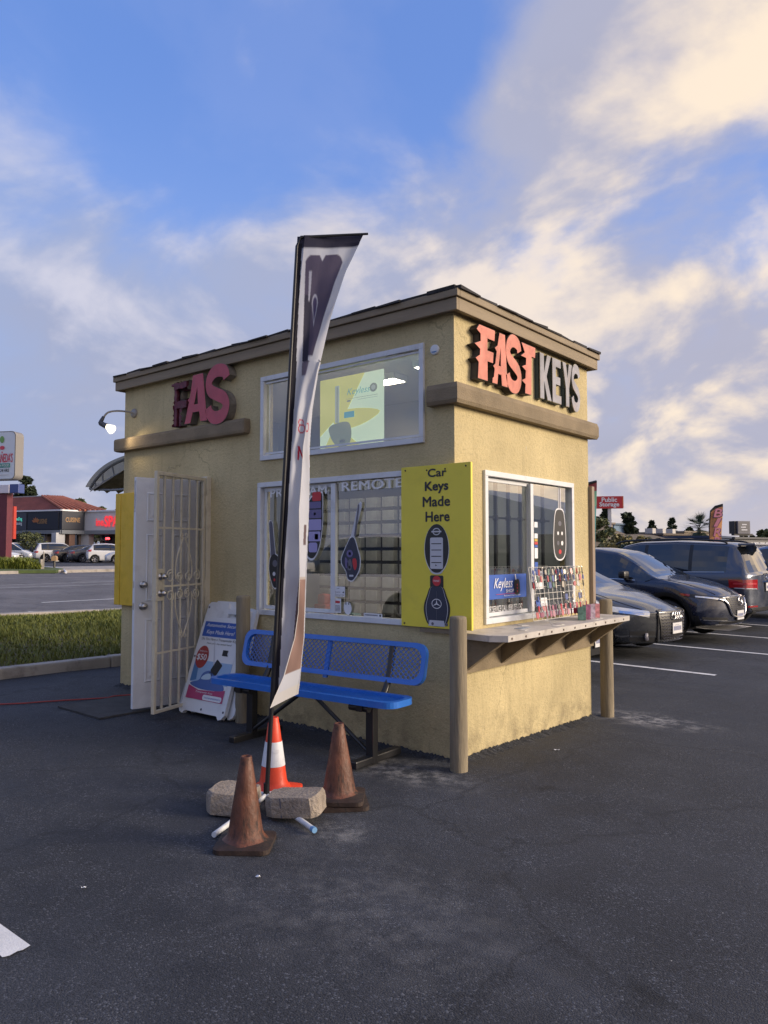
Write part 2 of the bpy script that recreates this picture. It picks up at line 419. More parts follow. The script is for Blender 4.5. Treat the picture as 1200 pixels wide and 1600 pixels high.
# ------------------------------------------------------------------ ground, street, verge
m_lot = asphalt('lot_asphalt', (.031, .034, .041), stains=[(.45, 2.45, .8, .45, .8), (-.12, -.42, .75, .33, .55), (.25, -1.5, .3, .25, .4), (-3.4, -.8, .35, .3, .5), (.9, -2.0, 1.2, .8, .13)], crack=.35, agg=.6)
m_road = asphalt('road_asphalt', (.115, .112, .115), crack=.5, agg=.25)
m_paint = M('road_paint', (.72, .72, .70), .75, var=.12, vscale=8, dirt=((.12, .12, .13), 5, .55), bump=.3, bscale=120)
m_worn = M('worn_paint', (.42, .42, .41), .8, dirt=((.14, .14, .14), 3, .8))
m_conc = M('concrete', (.36, .33, .29), .9, var=.18, vscale=2.2, bump=.5, bscale=45, dirt=((.14, .125, .11), 2.6, .6))
m_curbred = M('kerb_red_paint', (.38, .14, .11), .85, var=.2, dirt=((.3, .27, .24), 3, .7))
m_soil = M('soil', (.10, .085, .045), .95, var=.3, vscale=5, bump=.6, bscale=20)

def sheet(name, xs, ys, dz, m, kind='structure', zfun=gz):
    b = MB(); b.grid([[(x, y, zfun(x, y)+dz) for x in xs] for y in ys], m, False)
    return tag(b.build(name, m), kind=kind)
XS = [-1500, -300, -120, -60, -40, -33, -20, -12, -8, -6, -4, -2, -1, 0, 1, 3, 8, 30, 150, 1500]
YS = [-1500, -200, -40, -12, -6, -3, -1.5, 0, .75, 1.5, 2.25, 3, 6, 12, 30, 80, 300, 1500]
sheet('ground', XS, YS, 0, m_lot)
sheet('street', [-31.9, -25, -20, -15, -11.75], [-120, -30, 0, 3, 15, 40, 200], .004, m_road)
sheet('far_parking_lot', [-110, -60, -40, -36.6], [-60, 0, 3, 20, 60, 140], .004, asphalt('far_asphalt', (.042, .043, .047), agg=.2))
for x0, w, m, y0, y1 in ((-23.5, .13, m_worn, -60, 120), (-21.95, .13, m_worn, -60, 120), (-12.35, .12, m_paint, -20, 60)):
    sheet('lane_line', [x0-w/2, x0+w/2], [y0, 0, 3, y1], .009, m)
for k in range(-3, 7): sheet('lane_dash', [-15.72, -15.6], [4.9+k*7.3, 6.9+k*7.3], .009, m_paint)
b = MB(); b.add([(-13.6, 3.55, gz(-13.6, 3.5)+.009), (-13.4, 3.65, gz(-13.4, 3.5)+.009), (-11.95, 3.65, gz(-12, 3.5)+.009), (-11.95, 3.3, gz(-12, 3.5)+.009)], [(0, 1, 2, 3)]); tag(b.build('lane_arrow_mark', m_paint), kind='structure')
# stall lines and the painted mark in the lot
for i, (y, x1) in enumerate(((5.50, .13), (8.02, .3), (10.3, .3), (12.7, .3))):
    sheet('stall_line', [-5.4, -3, -1, x1], [y-.05, y+.05], .005, m_paint)
b = MB()
b.add([(x, y, gz(x, y)+.005) for x, y in ((-3, -3.075), (.195, -3.078), (.205, -3.11), (.200, -3.13), (.208, -3.16), (.20, -3.182), (.1, -3.180), (-3, -3.185))], [(7, 6, 5, 4, 3, 2, 1, 0)])
tag(b.build('painted_stall_mark', m_paint), kind='structure')

# kerbs (segments with joints) and grass verge
def kerb(name, x0, x1, y0, y1, h, m=m_conc, step=2.4):
    root = None; y = y0; k = 0
    while y < y1-.01:
        e = min(y+step, y1); b = MB(); g0, g1 = gz((x0+x1)/2, y), gz((x0+x1)/2, e)
        j = random.uniform(-.006, .006)
        b.box((x0, y+.006, -.2), (x1, e-.006, h+j), None, bev=.022)
        b.v = [(vx, vy, vz + (g0+(g1-g0)*(vy-y)/(e-y) if vz > -.1 else 0)) for vx, vy, vz in b.v]
        if root is None: root = tag(b.build(name, m), kind='structure')
        else: b.build('kerb_stone', m, root)
        y = e; k += 1
    return root
kerb('kerb', -5.53, -5.37, -9, 14, .13)
kerb('street_kerb', -11.72, -11.42, -40, 40, .15, step=4)
kerb('far_kerb', -32.2, -31.9, -40, 80, .14, m_conc, step=6)
def vz(x, y):
    t = max(0, min(1, (x+11.45)/5.95)); return gz(x, y)+.10+.06*math.sin(t*PI)
sheet('grass_verge', [-11.43-0.0+.0*k for k in range(1)] + [-10, -9, -8, -7, -6, -5.53], [-9, -4, -2, 0, 1, 2, 3, 5, 8, 14], 0, m_soil, zfun=vz)
gv = []; gf = []; R = random.Random(3)
for i in range(52000):
    x = -5.56-5.85*R.random()**1.15; y = R.uniform(-3.2, 6.5)
    patch = math.sin(x*1.7+y*.9)*math.sin(y*1.3-x*.6)+R.uniform(-.7, .7)
    h = R.uniform(.035, .085)*(1+.25*patch); a = R.uniform(0, 6.28); w = R.uniform(.006, .012)*(1+.06*abs(x+5.5)*2)
    lx, ly = math.cos(a)*h*R.uniform(.1, .8), math.sin(a)*h*R.uniform(.1, .8); z = vz(x, y)-.005
    c, s_ = math.cos(a+1.57)*w, math.sin(a+1.57)*w; o = len(gv)
    gv += [(x-c, y-s_, z), (x+c, y+s_, z), (x+lx, y+ly, z+h)]; gf.append((o, o+1, o+2))
me = bpy.data.meshes.new('grass'); me.from_pydata(gv, [], gf); me.materials.append(leafmat('grass_leaf', (.045, .075, .012), (.19, .20, .045))); 
g = bpy.data.objects.new('grass', me); COL.objects.link(g); tag(g, 'short mown lawn grass on the roadside verge', 'grass', kind='stuff')
sheet('far_sidewalk', [-36.6, -34.6, -32.2], [-40, 0, 3, 80], .13, m_conc)
# ragged lip of asphalt lapped against the kiosk walls
b = MB(); R = random.Random(5)
def lip(p0, p1, n, out):
    top = []; bot = []
    for i in range(n+1):
        t = i/n; x = p0[0]+(p1[0]-p0[0])*t; y = p0[1]+(p1[1]-p0[1])*t; h = .010+.020*R.random()**1.5
        top.append((x+out[0]*.006, y+out[1]*.006, gz(x, y)+h)); q = R.uniform(.05, .12)
        bot.append((x+out[0]*q, y+out[1]*q, gz(x, y)-.004))
    b.grid([bot, top], m_lot)
lip((-4.2, 0), (0, 0), 320, (0, -1)); lip((0, 0), (0, 2.2), 170, (1, 0))
tag(b.build('asphalt_lip', m_lot), kind='structure')

# ------------------------------------------------------------------ kiosk
m_stucco = stucco('tan_stucco', (.58, .485, .272))
m_trim = M('brown_stucco_trim', (.235, .185, .118), .9, var=.2, vscale=4, bump=.6, bscale=75)
m_fascia = M('brown_fascia_paint', (.25, .195, .125), .7, var=.16, vscale=5, bump=.2, bscale=18, stretch=(.3, .3, 3))
m_shingle = M('roof_shingle', (.035, .033, .034), .95, var=.35, vscale=14, bump=.7, bscale=60)
m_alu = M('white_aluminium', (.66, .68, .70), .45, var=.06, vscale=4, dirt=((.34, .34, .33), 4, .35))
m_white = M('white_enamel', (.74, .76, .79), .45, var=.04, vscale=3, dirt=((.45, .45, .45), 3, .25))
m_beige = M('beige_steel_paint', (.60, .55, .42), .5, var=.06, dirt=((.25, .19, .13), 7, .3))
m_knob = M('brushed_steel', (.55, .52, .47), .28, 1)
m_in = M('interior_paint', (.42, .44, .47), .9)
m_dark = M('dark_metal', (.02, .02, .022), .5)
m_black = M('black_rubber', (.015, .015, .016), .6)
m_glass = glass('window_glass', (.78, .82, .82), 4.0)
LW, RWD, HW, TH = -4.2, 2.2, 3.19, .12

kiosk = tag(empty('key_kiosk', (-2.1, 1.1, 0)), 'small tan stucco drive-up key kiosk with brown flat-roof fascia and trim bands', 'kiosk')
def kp(b, name, m=None, parent=None):
    o = b.build(name, m); p = parent or kiosk
    o.parent = p; o.matrix_parent_inverse = Matrix.Translation(-Vector((-2.1, 1.1, 0))) if p is kiosk else Matrix.Identity(4)
    return o
def wall(name, p0, ux, length, holes, zb=-.18, zt=HW):
    """wall with openings; outer face on the line p0 + ux*s, thickness inwards"""
    ux = Vector(ux); n = Vector((ux.y, -ux.x, 0)); T = frame((*p0, 0), ux, n)
    sxs = sorted({0, length} | {v for h in holes for v in h[:2]}); szs = sorted({zb, zt} | {v for h in holes for v in h[2:]})
    b = MB()
    def solid(i, j):
        if i < 0 or j < 0 or i >= len(sxs)-1 or j >= len(szs)-1: return False
        cx, cz = (sxs[i]+sxs[i+1])/2, (szs[j]+szs[j+1])/2
        return not any(h[0] < cx < h[1] and h[2] < cz < h[3] for h in holes)
    for i in range(len(sxs)-1):
        for j in range(len(szs)-1):
            if not solid(i, j): continue
            x0, x1, z0, z1 = sxs[i], sxs[i+1], szs[j], szs[j+1]
            b.add([(x0, 0, z0), (x1, 0, z0), (x1, 0, z1), (x0, 0, z1)], [(0, 1, 2, 3)], m_stucco, False, T)
            b.add([(x0, TH, z0), (x1, TH, z0), (x1, TH, z1), (x0, TH, z1)], [(3, 2, 1, 0)], m_in, False, T)
            for (di, dj, q) in ((-1, 0, [(x0, 0, z0), (x0, 0, z1), (x0, TH, z1), (x0, TH, z0)]), (1, 0, [(x1, 0, z0), (x1, TH, z0), (x1, TH, z1), (x1, 0, z1)]),
                                (0, -1, [(x0, 0, z0), (x0, TH, z0), (x1, TH, z0), (x1, 0, z0)]), (0, 1, [(x0, 0, z1), (x1, 0, z1), (x1, TH, z1), (x0, TH, z1)])):
                if 0 <= i+di < len(sxs)-1 and not solid(i+di, j+dj): b.add(q, [(0, 1, 2, 3)], m_stucco, False, T)
    return kp(b, name)
LOWIN = (-2.055, -.20, .925, 2.045); UPWIN = (-2.025, -.27, 2.262, 2.975); RWIN = (.385, 1.845, .93, 2.052); DOOR = (-3.58, -2.80, .06, 2.13)
wall('front_wall', (LW, 0), (1, 0, 0), 4.2, [(h[0]-LW, h[1]-LW, h[2], h[3]) for h in (LOWIN, UPWIN, DOOR)])
wall('counter_wall', (0, 0), (0, 1, 0), RWD, [RWIN])
wall('back_wall', (0, RWD), (-1, 0, 0), 4.2, [])
wall('street_wall', (LW, RWD), (0, -1, 0), RWD, [])
b = MB(); b.box((LW+.13, .13, .0), (-.13, RWD-.13, .05)); kp(b, 'floor_slab', M('vinyl_floor', (.14, .13, .12), .6, var=.2))
b = MB(); b.box((LW+.13, .13, 3.08), (-.13, RWD-.13, 3.12)); kp(b, 'ceiling', M('ceiling_white', (.7, .7, .68), .9))
# roof: deck, boxed fascia in two steps, ragged shingle edge
b = MB(); OV = .075
b.box((LW-OV+.02, -OV+.02, HW-.02), (OV-.02, RWD+OV-.02, HW+.0)); roof = kp(b, 'roof', m_trim)
kinv = Matrix.Translation(Vector((2.1, -1.1, 0)))
def rp(b, name, m): return kp(b, name, m, roof)
b = MB()
for (a0, a1) in (((LW-OV, -OV), (OV, -OV+.03)), ((LW-OV, RWD+OV-.03), (OV, RWD+OV))): b.box((a0[0], a0[1], HW-.035), (a1[0], a1[1], HW+.055), None, bev=.006)
for (a0, a1) in (((OV-.03, -OV+.03), (OV, RWD+OV-.03)), ((LW-OV, -OV+.03), (LW-OV+.03, RWD+OV-.03))): b.box((a0[0], a0[1], HW-.035), (a1[0], a1[1], HW+.055), None, bev=.006)
rp(b, 'fascia_board', m_fascia)
b = MB(); e = .018
for (a0, a1) in (((LW-OV-e, -OV-e), (OV+e, -OV+.02)), ((LW-OV-e, RWD+OV-.02), (OV+e, RWD+OV+e)), ((OV-.02, -OV+.02), (OV+e, RWD+OV-.02)), ((LW-OV-e, -OV+.02), (LW-OV+.02, RWD+OV-.02))):
    b.box((a0[0], a0[1], HW+.058), (a1[0], a1[1], HW+.112), None, bev=.006)
rp(b, 'upper_fascia_board', m_fascia)
b = MB(); b.box((LW-OV+.05, -OV+.05, HW+.08), (OV-.05, RWD+OV-.05, HW+.116)); rp(b, 'roof_deck', m_shingle)
R = random.Random(9)
def shingles(p0, p1, out):
    L_ = (Vector(p1)-Vector(p0)).length; n = int(L_/.24); d = (Vector(p1)-Vector(p0))/n
    for i in range(n):
        a = Vector(p0)+d*i; c = a+d*(.99); o = Vector(out); q = R.uniform(.018, .045); z = HW+.112; lift = R.uniform(.004, .022); l2 = R.uniform(.002, .024)
        bb = MB(); bb.add([a+o*q+Vector((0, 0, z-.004)), c+o*(q+R.uniform(-.01, .01))+Vector((0, 0, z-.004)), c-o*.25+Vector((0, 0, z+.004)), a-o*.25+Vector((0, 0, z+.004)),
                a+o*q+Vector((0, 0, z+lift)), c+o*q+Vector((0, 0, z+l2)), c-o*.25+Vector((0, 0, z+.03)), a-o*.25+Vector((0, 0, z+.03))],
               [(0, 3, 2, 1), (4, 5, 6, 7), (0, 1, 5, 4), (1, 2, 6, 5), (2, 3, 7, 6), (3, 0, 4, 7)])
        rp(bb, 'shingle', m_shingle)
shingles((LW-OV, -OV, 0), (OV, -OV, 0), (0, -1, 0)); shingles((OV, -OV, 0), (OV, RWD+OV, 0), (1, 0, 0))
# trim bands
def band(name, boxes, m=m_trim):
    b = MB()
    for a, c in boxes: b.box(a, c, None, bev=.03)
    return kp(b, name, m)
band('trim_band', [((LW-.10, -.075, 2.505), (-2.19, .05, 2.645))])
b = MB()
out_ = [(-.24, 0), (-.24, -.11), (.115, -.11), (.115, 2.31), (0, 2.31)]
prof = [(0, 2.50), (.85, 2.50), (1, 2.525), (1, 2.61), (.85, 2.645), (0, 2.65)]
rows = []
path = [((-.20, .0), (-.20, -.065)), ((-.18, .0), (-.188, -.08)), ((0, 0), (.08, -.08)), ((0, 2.2), (.08, 2.27)), ((0, 2.22), (.07, 2.285))]
for (pin, po) in path: rows.append([(pin[0]+(po[0]-pin[0])*q, pin[1]+(po[1]-pin[1])*q, z) for q, z in prof])
b.grid(rows, None, False); b.add(rows[0], [list(range(6))[::-1]]); b.add(rows[-1], [list(range(6))]); kp(b, 'trim_band', m_trim)

# windows ------------------------------------------------------------------
def window(name, T, w, h, kind, parent_name='window'):
    """T puts local origin at the opening's lower viewer-left corner on the wall face"""
    fr = MB(); f = .042
    def ring(x0, z0, x1, z1, t, y0, y1):
        fr.box((x0, y0, z0), (x1, y1, z0+t), None, T, bev=.004); fr.box((x0, y0, z1-t), (x1, y1, z1), None, T, bev=.004)
        fr.box((x0, y0, z0+t), (x0+t, y1, z1-t), None, T, bev=.004); fr.box((x1-t, y0, z0+t), (x1, y1, z1-t), None, T, bev=.004)
    ring(-.012, -.012, w+.012, h+.012, f, -.022, .06)
    root = kp(fr, name, m_alu)
    fr = MB()
    panes = []
    if kind == 'slider':
        mid = w*.475
        ring(f-.006, f-.006, mid+.012, h-f+.006, .032, .020, .042); fr.box((mid-.02, -.010, f), (mid+.03, .018, h-f), None, T, bev=.004)
        panes = [(f+.02, mid-.012, .031), (mid+.03, w-f+.006, .012)]
    elif kind == 'sliderR':
        mid = w*.49
        ring(f-.006, f-.006, mid+.012, h-f+.006, .030, .020, .042); fr.box((mid-.018, -.010, f), (mid+.03, .018, h-f), None, T, bev=.004)
        panes = [(f+.02, mid-.012, .031), (mid+.03, w-f+.006, .012)]
    else:
        fr.box((f-.004, -.004, f-.004), (w-f+.004, .004, f+.012), None, T); fr.box((f-.004, -.004, h-f-.012), (w-f+.004, .004, h-f+.004), None, T)
        panes = [(f-.004, w-f+.004, .012)]
    o = kp(fr, 'sash', m_alu, root)
    for x0, x1, y in panes:
        g = MB(); g.add([(x0, y, f-.004), (x1, y, f-.004), (x1, y, h-f+.004), (x0, y, h-f+.004)], [(0, 1, 2, 3)], None, False, T)
        kp(g, 'pane', m_glass, root)
    return root
FT = lambda x, z, y=0: frame((x, y, z), (1, 0, 0), (0, -1, 0))
RT = lambda y, z, x=0: frame((x, y, z), (0, 1, 0), (1, 0, 0))
window('window', FT(LOWIN[0], LOWIN[2]), LOWIN[1]-LOWIN[0], LOWIN[3]-LOWIN[2], 'slider')
window('window', FT(UPWIN[0], UPWIN[2]), UPWIN[1]-UPWIN[0], UPWIN[3]-UPWIN[2], 'fixed')
window('window', RT(RWIN[0], RWIN[2]), RWIN[1]-RWIN[0], RWIN[3]-RWIN[2], 'sliderR')

# door frame, door and security gate -----------------------------------------
b = MB()
b.box((-2.80, -.05, .03), (-2.735, .05, 2.155), None, bev=.006); b.box((-3.64, -.02, .03), (-3.58, .05, 2.155), None, bev=.006); b.box((-3.58, -.05, 2.10), (-2.80, .05, 2.155), None, bev=.006)
kp(b, 'door_frame', m_beige)
def door_T(hinge, free, z):  # local x from the free edge to the hinge as seen from the camera side
    h, f_ = Vector((*hinge, z)), Vector((*free, z)); ux = (h-f_); w = ux.length; ux.normalize()
    n = Vector((ux.y, -ux.x, 0)); return frame(f_, ux, n), w
T, w = door_T((-2.835, -.055), (-2.93, -.665), .085); H_ = 2.03
b = MB(); b.box((0, 0, 0), (w, .042, H_), None, T, bev=.003)
door = kp(b, 'door', m_white); door['label'] = 'white six-panel entry door standing open'
for (x0, x1) in ((.10, w/2-.045), (w/2+.045, w-.10)):
    for z0, z1 in ((.22, .78), (.93, 1.53), (1.64, 1.90)):
        b = MB(); t = .022
        b.grid([[(x0, -.001, z0), (x1, -.001, z0), (x1, -.001, z1), (x0, -.001, z1), (x0, -.001, z0)], [(x0+t*.5, -.009, z0+t*.5), (x1-t*.5, -.009, z0+t*.5), (x1-t*.5, -.009, z1-t*.5), (x0+t*.5, -.009, z1-t*.5), (x0+t*.5, -.009, z0+t*.5)],
                [(x0+t, -.002, z0+t), (x1-t, -.002, z0+t), (x1-t, -.002, z1-t), (x0+t, -.002, z1-t), (x0+t, -.002, z0+t)],
                [(x0+t*2, -.0025, z0+t*2), (x1-t*2, -.0025, z0+t*2), (x1-t*2, -.0025, z1-t*2), (x0+t*2, -.0025, z1-t*2), (x0+t*2, -.0025, z0+t*2)],
                [(x0+t*2.6, -.008, z0+t*2.6), (x1-t*2.6, -.008, z0+t*2.6), (x1-t*2.6, -.008, z1-t*2.6), (x0+t*2.6, -.008, z1-t*2.6), (x0+t*2.6, -.008, z0+t*2.6)]], None, False, T)
        b.add([(x0+t*2.6, -.008, z0+t*2.6), (x1-t*2.6, -.008, z0+t*2.6), (x1-t*2.6, -.008, z1-t*2.6), (x0+t*2.6, -.008, z1-t*2.6)], [(0, 1, 2, 3)], None, False, T)
        kp(b, 'panel', m_white, door)
def knob(parent, T, x, z, r=.028):
    b = MB(); L_ = T @ Matrix.Translation((x, 0, z)) @ Matrix.Rotation(PI/2, 4, 'X')
    b.lathe([(0, .062), (r*.7, .06), (r, .045), (r*.95, .03), (r*.45, .022), (r*.4, .006), (r*1.15, .005), (r*1.15, 0)], m_knob, 20, L_); kp(b, 'knob', None, parent)
knob(door, T, .075, 1.08); knob(door, T, .075, .89, .030)
for z0_, z1_ in ((1.05, 1.11), (.86, .92)): b = MB(); b.box((-.0015, .012, z0_), (.002, .030, z1_), m_knob, T); kp(b, 'strike_plate', None, door)
b = MB(); b.box((-.0015, .008, 1.72), (.0015, .034, 2.0), M('edge_tag', (.5, .5, .5), .6, var=.4, vscale=40), T); kp(b, 'edge_tag', None, door)
# gate
T, w = door_T((-2.755, -.06), (-2.555, -.72), .10); Hg = 2.04
b = MB(); fw = .032
b.box((0, -.016, 0), (fw, .016, Hg), None, T, bev=.004); b.box((w-fw, -.016, 0), (w, .016, Hg), None, T, bev=.004)
b.box((fw, -.016, 0), (w-fw, .016, fw*.8), None, T, bev=.004); b.box((fw, -.016, Hg-fw), (w-fw, .016, Hg), None, T, bev=.004)
gate = kp(b, 'security_gate', m_beige); gate['label'] = 'beige wrought steel security gate swung open'
for k in range(1, 6):
    x = w*k/6; b = MB(); b.box((x-.0085, -.0085, fw), (x+.0085, .0085, Hg-fw), None, T); kp(b, 'bar', m_beige, gate)
for z in (.50, 1.06, 1.56):
    b = MB(); b.box((fw, -.006, z-.008), (w-fw, .006, z+.008), None, T); kp(b, 'cross_bar', m_beige, gate)
cx = w*.55
def scroll(cx, cz, r, s, a0, turns=1.35):
    return [(cx+s*r*(1-.62*t/20)*math.cos(a0+turns*2*PI*t/20), -.012, cz+r*(1-.62*t/20)*math.sin(a0+turns*2*PI*t/20)) for t in range(21)]
for s in (-1, 1):
    for sz in (-1, 1):
        b = MB(); b.tube([(cx+s*.012, -.012, 1.06+sz*.42)]+[(cx+s*(.012+.105*math.sin(t/8*PI*.62)), -.012, 1.06+sz*(.42-.36*t/8)) for t in range(1, 9)], .006, None, 6, T); kp(b, 'scroll', m_beige, gate)
        b = MB(); b.tube(scroll(cx+s*.055, 1.06+sz*.075, .045, s, -sz*1.2), .0055, None, 6, T); kp(b, 'scroll', m_beige, gate)
        b = MB(); b.tube(scroll(cx+s*.185, 1.06+sz*.085, .055, -s, sz*1.4), .0055, None, 6, T); kp(b, 'scroll', m_beige, gate)
        b = MB(); b.tube(scroll(cx+s*.03, 1.06+sz*.44, .025, s, -sz*1.57, 1.0), .005, None, 6, T); kp(b, 'scroll', m_beige, gate)
b = MB(); b.box((-.002, -.024, .94), (.085, .024, 1.21), None, T, bev=.004); kp(b, 'lock_box', m_beige, gate)
Tk = T @ Matrix.Translation((0, -.024, 0)); knob(gate, Tk, .052, 1.145, .027); knob(gate, Tk, .052, 1.005, .027)
for z in (.22, 1.05, 1.82): b = MB(); b.tube([T @ Vector((w+.012, -.01, z-.05)), T @ Vector((w+.012, -.01, z+.05))], .011, None, 8); kp(b, 'hinge', m_beige, gate)
b = MB(); b.box((fw, -.001, fw), (w-fw, .001, Hg-fw), None, T); kp(b, 'insect_screen', glass('screen_mesh', (.84, .83, .82), .06), gate)

# counter ---------------------------------------------------------------------
m_counter = M('worn_white_counter', (.50, .47, .43), .65, var=.14, vscale=5, dirt=((.19, .17, .155), 4.5, .65), bump=.25, bscale=30)
CZ = .89
b = MB(); cp = [(.004, .02), (.30, -.035), (.405, .03), (.385, 2.17), (.004, 2.20)]
n = len(cp)
b.add([(x, y, CZ) for x, y in cp]+[(x, y, CZ-.042) for x, y in cp], [list(range(n)), [k+n for k in range(n)][::-1]]+[(i, i+n, (i+1) % n+n, (i+1) % n) for i in range(n)])
counter = kp(b, 'counter', m_counter)
b = MB(); b.box((.002, .02, .60), (.045, 2.17, .847)); kp(b, 'apron', m_trim, counter)
for y in (.05, .54, 1.08, 1.60, 2.10):
    b = MB(); b.add([(.045, y, .62), (.045, y, .847), (.36, y, .847), (.045, y+.05, .62), (.045, y+.05, .847), (.36, y+.05, .847)], [(0, 2, 1), (3, 4, 5), (0, 3, 5, 2), (2, 5, 4, 1), (0, 1, 4, 3)])
    kp(b, 'bracket', m_trim, counter)
for k in range(11):
    b = MB(); y = .08+k*.195; x = .405-.02*y/2.14; b.tube([(x, y, CZ-.022), (x+.004, y, CZ-.022)], .008, M('rusty_screw', (.10, .06, .04), .7), 8); kp(b, 'screw', None, counter)
# board on the back corner and round wall patch
b = MB(); b.box((-.02, 2.20, .95), (.035, 2.255, 2.06), None, bev=.004); kp(b, 'corner_board', M('taupe_board', (.26, .20, .15), .7, var=.1))
b = MB(); b.lathe([(0, .012), (.030, .014), (.036, .012), (.038, 0)], M('sticker_white', (.7, .72, .74), .5), 20, FT(-.165, 2.92) @ Matrix.Rotation(PI/2, 4, 'X'))
b.poly(circ(0, -.008, .024, .010, 14, PI, 2*PI), M('sticker_blue', (.08, .2, .4), .5), FT(-.165, 2.915), off=.016); kp(b, 'round_sticker')

# interior ------------------------------------------------------------------
m_lamp = M('fluorescent_panel', (1, 1, 1), .5, emit=(1, .86, .62), estr=9)
for x, y in ((-.55, .75), (-1.55, .95)):
    l = tag(empty('ceiling_light', (x, y, 3.05)), 'lit fluorescent ceiling panel inside the kiosk, ' + ('behind the yellow sign end of the upper window' if x > -1 else 'behind the flag end of the upper window'), 'light', 'lights inside the kiosk')
    b = MB(); b.box((-.32, -.10, -.03), (.32, .10, .028), bev=.005); b.build('housing', m_white, l)
    b = MB(); b.box((-.30, -.085, -.034), (.30, .085, -.0305)); b.build('diffuser', m_lamp, l)
cab = tag(empty('parts_cabinet', (-1.95, 1.98, .05)), 'tall rack of clear small-parts drawers inside the kiosk behind the REMOTES window', 'cabinet')
b = MB(); b.box((-1.3, .0, 0), (.87, .05, 2.1)); b.build('back_panel', m_dark, cab)
b = MB(); m_box = M('clear_drawer', (.42, .43, .44), .35, var=.2, vscale=9)
b.box((-.08, -.075, -.055), (.08, 0, .055), None, bev=.006); dm = b.mesh('drawer'); dm.materials.append(m_box)
for i in range(9):
    for j in range(12):
        o = part(dm, 'drawer', cab); o.location = (-1.15+i*.235, .0, .35+j*.145)
tag(MB().box((-2.6, .30, .72), (-.35, .75, .78), bev=.01).build('work_bench', M('bench_laminate', (.22, .20, .18), .5)), 'narrow laminate work bench inside behind the lower window', 'bench')
R = random.Random(12)
for i, (x, y, sx, sy, sz, c, lab) in enumerate(((-1.75, .5, .14, .12, .30, (.30, .03, .03), 'red power tool box on the inside bench'), (-1.45, .55, .2, .15, .14, (.04, .16, .18), 'teal key duplicating machine on the inside bench'), (-1.0, .5, .3, .2, .16, (.02, .02, .022), 'black printer on the inside bench'), (-.62, .48, .16, .16, .22, (.35, .27, .18), 'brown carton on the inside bench'))):
    b = MB(); b.box((-sx/2, -sy/2, 0), (sx/2, sy/2, sz*.7), None, bev=.012); b.box((-sx*.35, -sy*.35, sz*.69), (sx*.3, sy*.35, sz), None, bev=.02)
    o = b.build('bench_item', M('bench_item_%d' % i, c, .45)); o.name = ('tool_box', 'key_machine', 'printer', 'carton')[i]; o.location = (x, y, .78); tag(o, lab, ('tool box', 'machine', 'printer', 'carton')[i])
# bars behind the counter window
grl = tag(empty('window_bars', (-.2, 1.1, .95)), 'black ornamental security bars inside the counter window', 'bars')
for k in range(7):
    y = -.62+k*.20; b = MB(); b.box((-.012, y-.012, -.05), (.012, y+.012, 1.12))
    for z in (.30, .78): b.lathe([(.012, z-.03), (.024, z-.015), (.024, z+.015), (.012, z+.03)], None, 8, c=(0, y))
    b.build('bar', m_dark, grl)
for z in (.30, .78): MB().box((-.008, -.70, z-.008), (.008, .70, z+.008)).build('cross_bar', m_dark, grl)
# ------------------------------------------------------------------ channel letters
m_case = M('letter_case_dark', (.055, .045, .040), .6, var=.3, vscale=9)
m_caseg = M('letter_case_grey', (.19, .17, .145), .5, var=.35, vscale=12)
m_caset = M('letter_case_teal', (.035, .06, .075), .5, var=.3, vscale=9)
m_edge = M('letter_trim_cap', (.45, .40, .26), .45, var=.2, vscale=14)
m_coral = M('faded_coral_face', (.60, .20, .145), .65, var=.22, vscale=9, dirt=((.42, .24, .19), 10, .75))
m_rasp = M('faded_raspberry_face', (.48, .085, .115), .55, var=.16, vscale=6, dirt=((.40, .15, .17), 7, .45))
m_maroon = M('broken_maroon_plastic', (.12, .016, .032), .6, var=.4, vscale=20, dirt=((.22, .17, .16), 18, .4))
m_keyface = M('weathered_grey_face', (.25, .25, .285), .5, var=.3, vscale=6, dirt=((.40, .33, .30), 8, .75))
def S_loop(w, h, t):
    c = [(.86, .78), (.80, .90), (.60, .955), (.38, .94), (.20, .84), (.15, .70), (.24, .58), (.50, .49), (.76, .40), (.86, .27), (.78, .12), (.58, .05), (.34, .065), (.18, .16), (.13, .27)]
    return xf(stroke([(x*w, z*h) for x, z in smooth(c, 4, False)], t), 1, 1)
def notch(side):  # left edge with stepped speed notches
    return side
L_F = [(.22, 1), (.98, 1), (.95, .80), (.60, .80), (.60, .57), (.90, .57), (.87, .37), (.60, .37), (.60, 0), (.14, 0), (.18, .30), (.04, .36), (.24, .44), (.26, .55), (0, .62), (.28, .70), (.28, .84), (.10, .90)]
L_A = [[(.50, 1), (.86, 1), (1.02, 0), (.64, 0), (.60, .20), (.38, .20), (.32, 0), (0, 0), (.02, .09), (.10, .11), (.16, .28), (.06, .32), (.20, .38), (.30, .62), (.18, .68), (.36, .74)], [(.42, .36), (.57, .36), (.575, .74)]]
L_T = [(.10, 1), (1.0, 1), (.97, .79), (.74, .79), (.70, 0), (.30, 0), (.33, .18), (.10, .24), (.33, .30), (.36, .46), (.12, .52), (.37, .58), (.39, .72), (.06, .73), (.30, .82), (.22, .90)]
L_K = [(0, 0), (0, 1), (.36, 1), (.36, .58), (.68, 1), (1.03, 1), (.60, .52), (1.06, 0), (.68, 0), (.36, .40), (.36, 0)]
L_E = [(0, 0), (0, 1), (.95, 1), (.95, .82), (.38, .82), (.38, .60), (.88, .60), (.88, .42), (.38, .42), (.38, .18), (.98, .18), (.98, 0)]
L_Y = [(.32, 0), (.32, .42), (-.05, 1), (.33, 1), (.51, .66), (.70, 1), (1.06, 1), (.69, .42), (.69, 0)]
